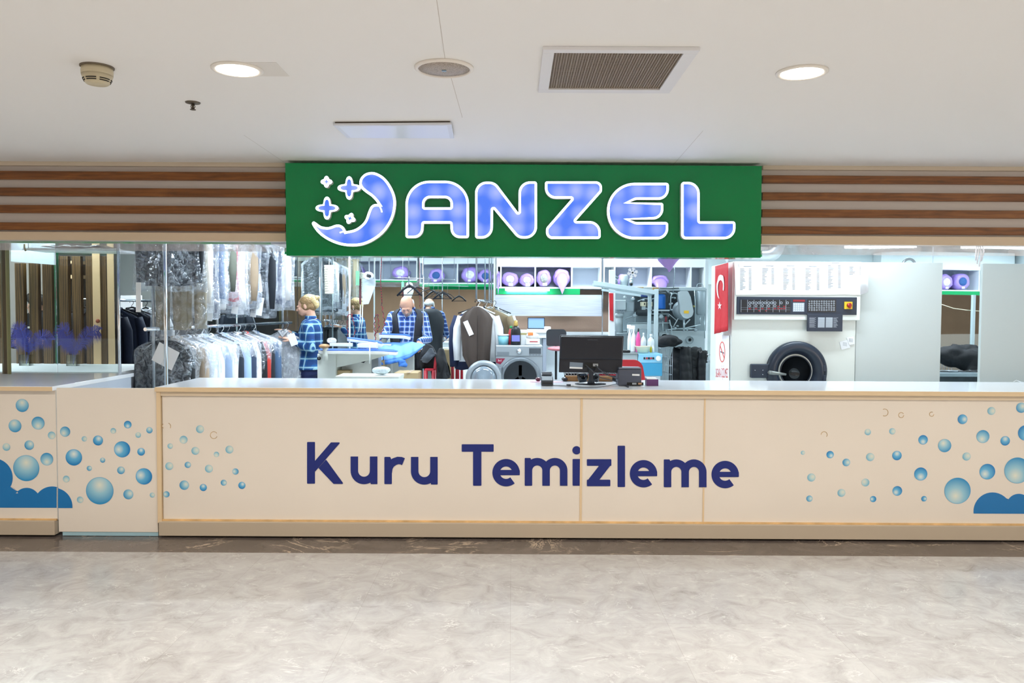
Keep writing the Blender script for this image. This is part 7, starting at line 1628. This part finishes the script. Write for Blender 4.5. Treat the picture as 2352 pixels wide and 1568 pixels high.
def build_person(name, label, loc, rz, hc, hrot, sh, hipz, elbows, wrists, hands, torso, skinm, shirt_m, pants_m, s_=1.0, lean=0.0, shirt_bottom=None, sleeve=1.0, leg_spread=.1, loose=1.12):
    t = thing(name, label, 'person', loc, rz)
    mb = MB(); P = head(mb, hc, hrot, s_)
    nb = P(0, .035, -.06); shc = V((0, sh[1], sh[2])); mb.cap(nb, shc + V((0, .01, .02)), .052 * s_, .058 * s_, 14)
    def tors(mm, k, z0=None, flare=0.0):
        rs = []
        for (z, hx, hy, cy) in torso:
            if z0 is not None and z < z0: continue
            f_ = k + flare * max(0, (torso[0][0] - .35 - z))
            rs.append([V((hx * f_ * cos(a), cy + hy * f_ * sin(a) * (1 + (.03 * sin(7 * a + z * 12) if k > 1.02 else 0)), z)) for a in [2 * pi * i / 32 for i in range(32)]])
        mm.rings(rs)
    tors(mb, .93)
    for i, s2 in enumerate((-1, 1)):
        S = V((s2 * sh[0], sh[1], sh[2] - .03)); Eb = V(elbows[i]); W = V(wrists[i]); mb.cap(S, Eb, .045, .036, 12); mb.cap(Eb, W, .036, .024, 12)
        hand(mb, W, *hands[i])
        H = V((s2 * .085, torso[-1][3], hipz)); K = V((s2 * leg_spread, torso[-1][3] - .03, hipz * .52)); A_ = V((s2 * leg_spread, torso[-1][3], .09))
        mb.cap(H, K, .078, .052, 12); mb.cap(K, A_, .05, .036, 12); mb.cap(A_ + V((0, .02, -.04)), A_ + V((0, -.14, -.055)), .035, .028, 10)
    remesh(mb, 'body', skinm, t, .0052, 3)
    sm = MB(); tors(sm, loose, shirt_bottom, .25)
    for i, s2 in enumerate((-1, 1)):
        S = V((s2 * sh[0], sh[1], sh[2] - .03)); Eb = V(elbows[i]); W = V(wrists[i]); We = Eb + (W - Eb) * sleeve
        sm.cap(S, Eb, .064, .054, 14); sm.cap(Eb, We, .054, .040, 14)
        sm.cap(S, V((0, sh[1], sh[2] + .035)), .055, .045, 12)
    remesh(sm, 'shirt', shirt_m, t, .009, 3)
    pm = MB(); zt2 = hipz + .12
    pm.rings([[V((hx * 1.05 * cos(a), torso[-1][3] + hy * 1.06 * sin(a), z)) for a in [2 * pi * i / 28 for i in range(28)]] for z, hx, hy in ((zt2, torso[-1][1] * .8, torso[-1][2] * .72), (hipz, torso[-1][1] * .92, torso[-1][2] * .9), (hipz - .1, torso[-1][1], torso[-1][2]))])
    for s2 in (-1, 1):
        H = V((s2 * .085, torso[-1][3], hipz - .02)); K = V((s2 * leg_spread, torso[-1][3] - .03, hipz * .52)); A_ = V((s2 * leg_spread, torso[-1][3], .09)); pm.cap(H, K, .098, .072, 14); pm.cap(K, A_, .072, .058, 14)
    remesh(pm, 'trousers', pants_m, t, .01, 3)
    for s2 in (-1, 1):
        A_ = V((s2 * leg_spread, torso[-1][3], .05)); fm_ = MB(); fm_.ell(A_ + V((0, -.05, -.003)), (.048, .135, .045)); fm_.build('shoe', black, t)
        e = MB(); e.ell(P(s2 * .030, -.0855, -.010), (.0105 * s_, .006 * s_, .0032 * s_), 12, 8, hrot); e.build('eye', mat('eye_white', '#a89a90', .3), t); e = MB(); e.ell(P(s2 * .030, -.0895, -.0105), (.0045 * s_, .004 * s_, .0030 * s_), 8, 6, hrot); e.build('pupil', mat('pupil', '#2a1c16', .3), t)
    m_ = MB(); m_.ell(P(0, -.096, -.0625), tuple(k * s_ for k in (.020, .006, .006)), 12, 8, hrot); m_.build('lips', mat('lips', '#a85f58', .5), t)
    return t, P
# woman
wf = plaid('plaid_teal', '#15558f', '#0b2f66', '#a9d3dd', 10.5, 10.5)
YWm = 8.9; wx_ = X(711, YWm)
wh = V((0, -.045, 1.505)); wr = M4.Rotation(R(14), 3, 'X')
TW = [(1.36, .09, .07, .02), (1.33, .15, .09, .02), (1.25, .165, .112, .015), (1.12, .155, .128, .0), (1.0, .145, .122, .0), (.9, .155, .125, .0), (.8, .17, .135, .01)]
def loc_w(px, y, side=0.0):
    p_ = at(px, y, YWm); return V((side, p_.x - wx_, p_.z - ZI))
# she faces -X: her local -Y is world -X ; local X is world -Y... rotation -90 deg
wl = [V((-.19, .03, 1.05)), V((.19, .03, 1.08))]
h1 = V((.02, -.24, 1.215)); h2 = V((.185, -.15, 1.125))
wom, P = build_person('person', 'blonde woman in blue plaid shirt reaching towards the bagged clothes', (wx_, YWm, ZI), -pi / 2, wh, wr, (.155, .02, 1.31), .84, [V((-.19, -.02, 1.05)), V((.225, .07, 1.04))], [h1, h2], [((.05, -1, .28), (0, .3, 1), .2, -1, .95), ((.0, -1, .40), (.3, .3, 1), .15, 1, .95)], TW, skin2, wf, mat('navy_trousers', '#0f1c4a', .8), .97, 0, .74, .80, .08, 1.10)
hb2 = mat('hair_blonde', '#d6bd88', .5, bump=.9, bs=45, var=.25, vs=18); hdk = mat('hair_brown', '#94754c', .55, bump=.8, bs=45, var=.25, vs=18)
m_ = MB()
def PE(x, y, z, r, rr=None): m_.ell(P(x, y, z), r, 20, 14, wr)
PE(0, .03, .035, (.079, .094, .082)); PE(0, .07, -.02, (.06, .055, .06)); PE(.045, .02, .0, (.035, .06, .055)); PE(-.045, .02, .0, (.035, .06, .055))
# trim the hair off the face by keeping it behind
remesh(m_, 'hair', hdk, wom, .005, 3)
m_ = MB(); m_.ell(P(0, .095, .045), (.058, .055, .062), 20, 14, wr); m_.ell(P(0, .12, .0), (.045, .04, .06), 18, 12, wr); m_.ell(P(0, .135, .06), (.035, .05, .03), 16, 10, wr); m_.ell(P(0, .05, .07), (.066, .075, .055), 18, 12, wr)
remesh(m_, 'hair_bun', hb2, wom, .005, 3)
wv = (h2 - V((.225, .07, 1.04))).normalized()
MB().cyl(h2 - wv * .012, h2 + wv * .012, .031, n=24).build('wrist_watch', mat('gold', '#c59a3e', .25, .9), wom)
m_ = MB(); m_.tube([P(.03 * cos(a), -.0 + .05 * sin(a), -.135) + V((0, 0, .0)) for a in [0]] + [P(0, .03, -.14)], .02, 6) if False else None
m_ = MB(); m_.rings([[V((.062 * q_ * cos(a), .012 + .058 * q_ * sin(a), z)) for a in [2 * pi * i / 28 for i in range(28)]] for z, q_ in ((1.335, 1.25), (1.365, 1.08), (1.395, 1.0))], False); m_.build('collar', wf, wom, solid=.006)
MB().ell(P(-.08, .012, -.045), .007).build('earring', mat('pearl', '#f2f2f2', .2), wom)
# man
YMn = 9.1; mx_ = X(937, YMn)
mf = plaid('plaid_blue', '#4f7fd0', '#1b2c66', '#dbe8fa', 17, 17)
mr = M4.Rotation(R(38), 3, 'X') @ M4.Rotation(R(-4), 3, 'Y')
TM = [(1.47, .10, .08, .0), (1.42, .165, .10, .0), (1.32, .185, .12, .01), (1.18, .175, .125, .03), (1.05, .165, .12, .05), (.95, .165, .12, .07), (.86, .175, .125, .08)]
man, P2 = build_person('person', 'bald grey bearded man in dark vest ironing at the table', (mx_, YMn, ZI), 0, V((0, -.10, 1.515)), mr, (.17, -.01, 1.42), .90, [V((-.245, -.10, 1.17)), V((.235, -.06, 1.14))], [V((-.24, -.30, 1.12)), V((.165, -.30, 1.115))], [((-.15, -1, -.25), (0, 0, 1), .35, -1), ((-.05, -.75, -.55), (0, -.4, 1), .35, 1)], TM, skin, mf, mat('dark_trousers', '#14161c', .8), .98, 0, .93, .93, .12, 1.08)
greyh = mat('grey_beard', '#8f8b86', .7, bump=.8, bs=60); 
m_ = MB(); m_.ell(P2(0, -.070, -.075), (.040, .032, .032), 18, 12, mr)
for s2 in (-1, 1): m_.ell(P2(s2 * .040, -.04, -.058), (.020, .04, .032), 14, 10, mr)
m_.ell(P2(0, -.088, -.046), (.026, .011, .007), 12, 8, mr)
remesh(m_, 'beard', greyh, man, .0045, 2)
m_ = MB()
for s2 in (-1, 1): m_.ell(P2(s2 * .062, .045, -.005), (.019, .05, .045), 14, 10, mr)
m_.ell(P2(0, .095, -.015), (.062, .022, .045), 16, 10, mr); remesh(m_, 'side_hair', mat('white_hair', '#c9c8c5', .7, bump=.8, bs=60), man, .005, 2)
for s2 in (-1, 1): MB().cap(P2(s2 * .016, -.094, .012), P2(s2 * .045, -.084, .012), .0045, .003, 8).build('eyebrow', mat('brow', '#5d544e', .8), man)
vest = mat('vest_dark', '#23252c', .65, bump=.35, bs=9)
rs = []
for (z, hx, hy, cy) in [(1.475, .075, .065, .0)] + TM + [(.80, .18, .13, .08)]:
    g = {1.475: 55, 1.47: 46, 1.42: 36, 1.32: 26, 1.18: 24, 1.05: 23}.get(z, 26); row = []
    for i in range(41):
        a = R(-90 + g + (360 - 2 * g) * i / 40); row.append(V((hx * 1.19 * cos(a), cy + hy * 1.22 * sin(a), z)))
    rs.append(row)
m_ = MB(); m_.rings(rs, False, True, closed=False); m_.build('vest', vest, man, solid=.014)
for s2 in (-1, 1):
    m_ = MB(); m_.tube([V((s2 * .05, .05, 1.50)), V((s2 * .075, -.03, 1.49)), V((s2 * .045, -.10, 1.43)), V((s2 * .015, -.125, 1.37))], [.014, .016, .018, .010], 8); m_.build('collar', mf, man)
    MB().box((s2 * .12, -.118, 1.12), (.08, .012, .09), M4.Rotation(-s2 * .35, 3, 'Z')).build('vest_pocket', vest, man, bevel=.004)
# solid figure behind the slats, standing in for a reflected person
YPn = 8.55; px_ = X(92, YPn)
pr = M4.Rotation(R(18), 3, 'X') @ M4.Rotation(R(18), 3, 'Y')
TP = [(1.42, .10, .08, .0), (1.37, .17, .10, .0), (1.28, .185, .115, .0), (1.12, .165, .11, .0), (1.0, .155, .105, .0), (.9, .16, .11, .0), (.8, .17, .12, .0)]
per, P3 = build_person('person', 'dark haired figure in black T-shirt behind the slats, standing in for a reflection', (px_, YPn, ZI), 0, V((-.02, -.04, 1.50)), pr, (.17, 0, 1.37), .86, [V((-.26, -.04, 1.08)), V((.26, -.04, 1.08))], [V((-.06, -.20, 1.14)), V((.10, -.22, 1.12))], [((.8, -.5, .1), (0, 0, 1), .4, -1), ((-.8, -.4, .1), (0, 0, 1), .4, 1)], TP, skin, mat('black_tee', '#0f1013', .85), mat('dark_trousers', '#14161c'), .96, 0, .78, .12, .1, 1.07)
m_ = MB(); random.seed(4)
m_.ell(P3(0, .03, .045), (.083, .09, .07), 20, 14, pr)
for i in range(16): a = i * .39; m_.ell(P3(.085 * cos(a), .02 + .085 * sin(a), .05 + .03 * random.random()), .032, 12, 8)
remesh(m_, 'hair', mat('hair_black', '#15110f', .6, bump=.8, bs=50), per, .006, 2)
MB().quadbox([V((-.07, -.128, 1.27)), V((.07, -.128, 1.27)), V((.07, -.126, 1.25)), V((-.07, -.126, 1.25))], (0, .004, 0)).build('chest_print', mat('tee_print', '#c9cac8', .7), per)
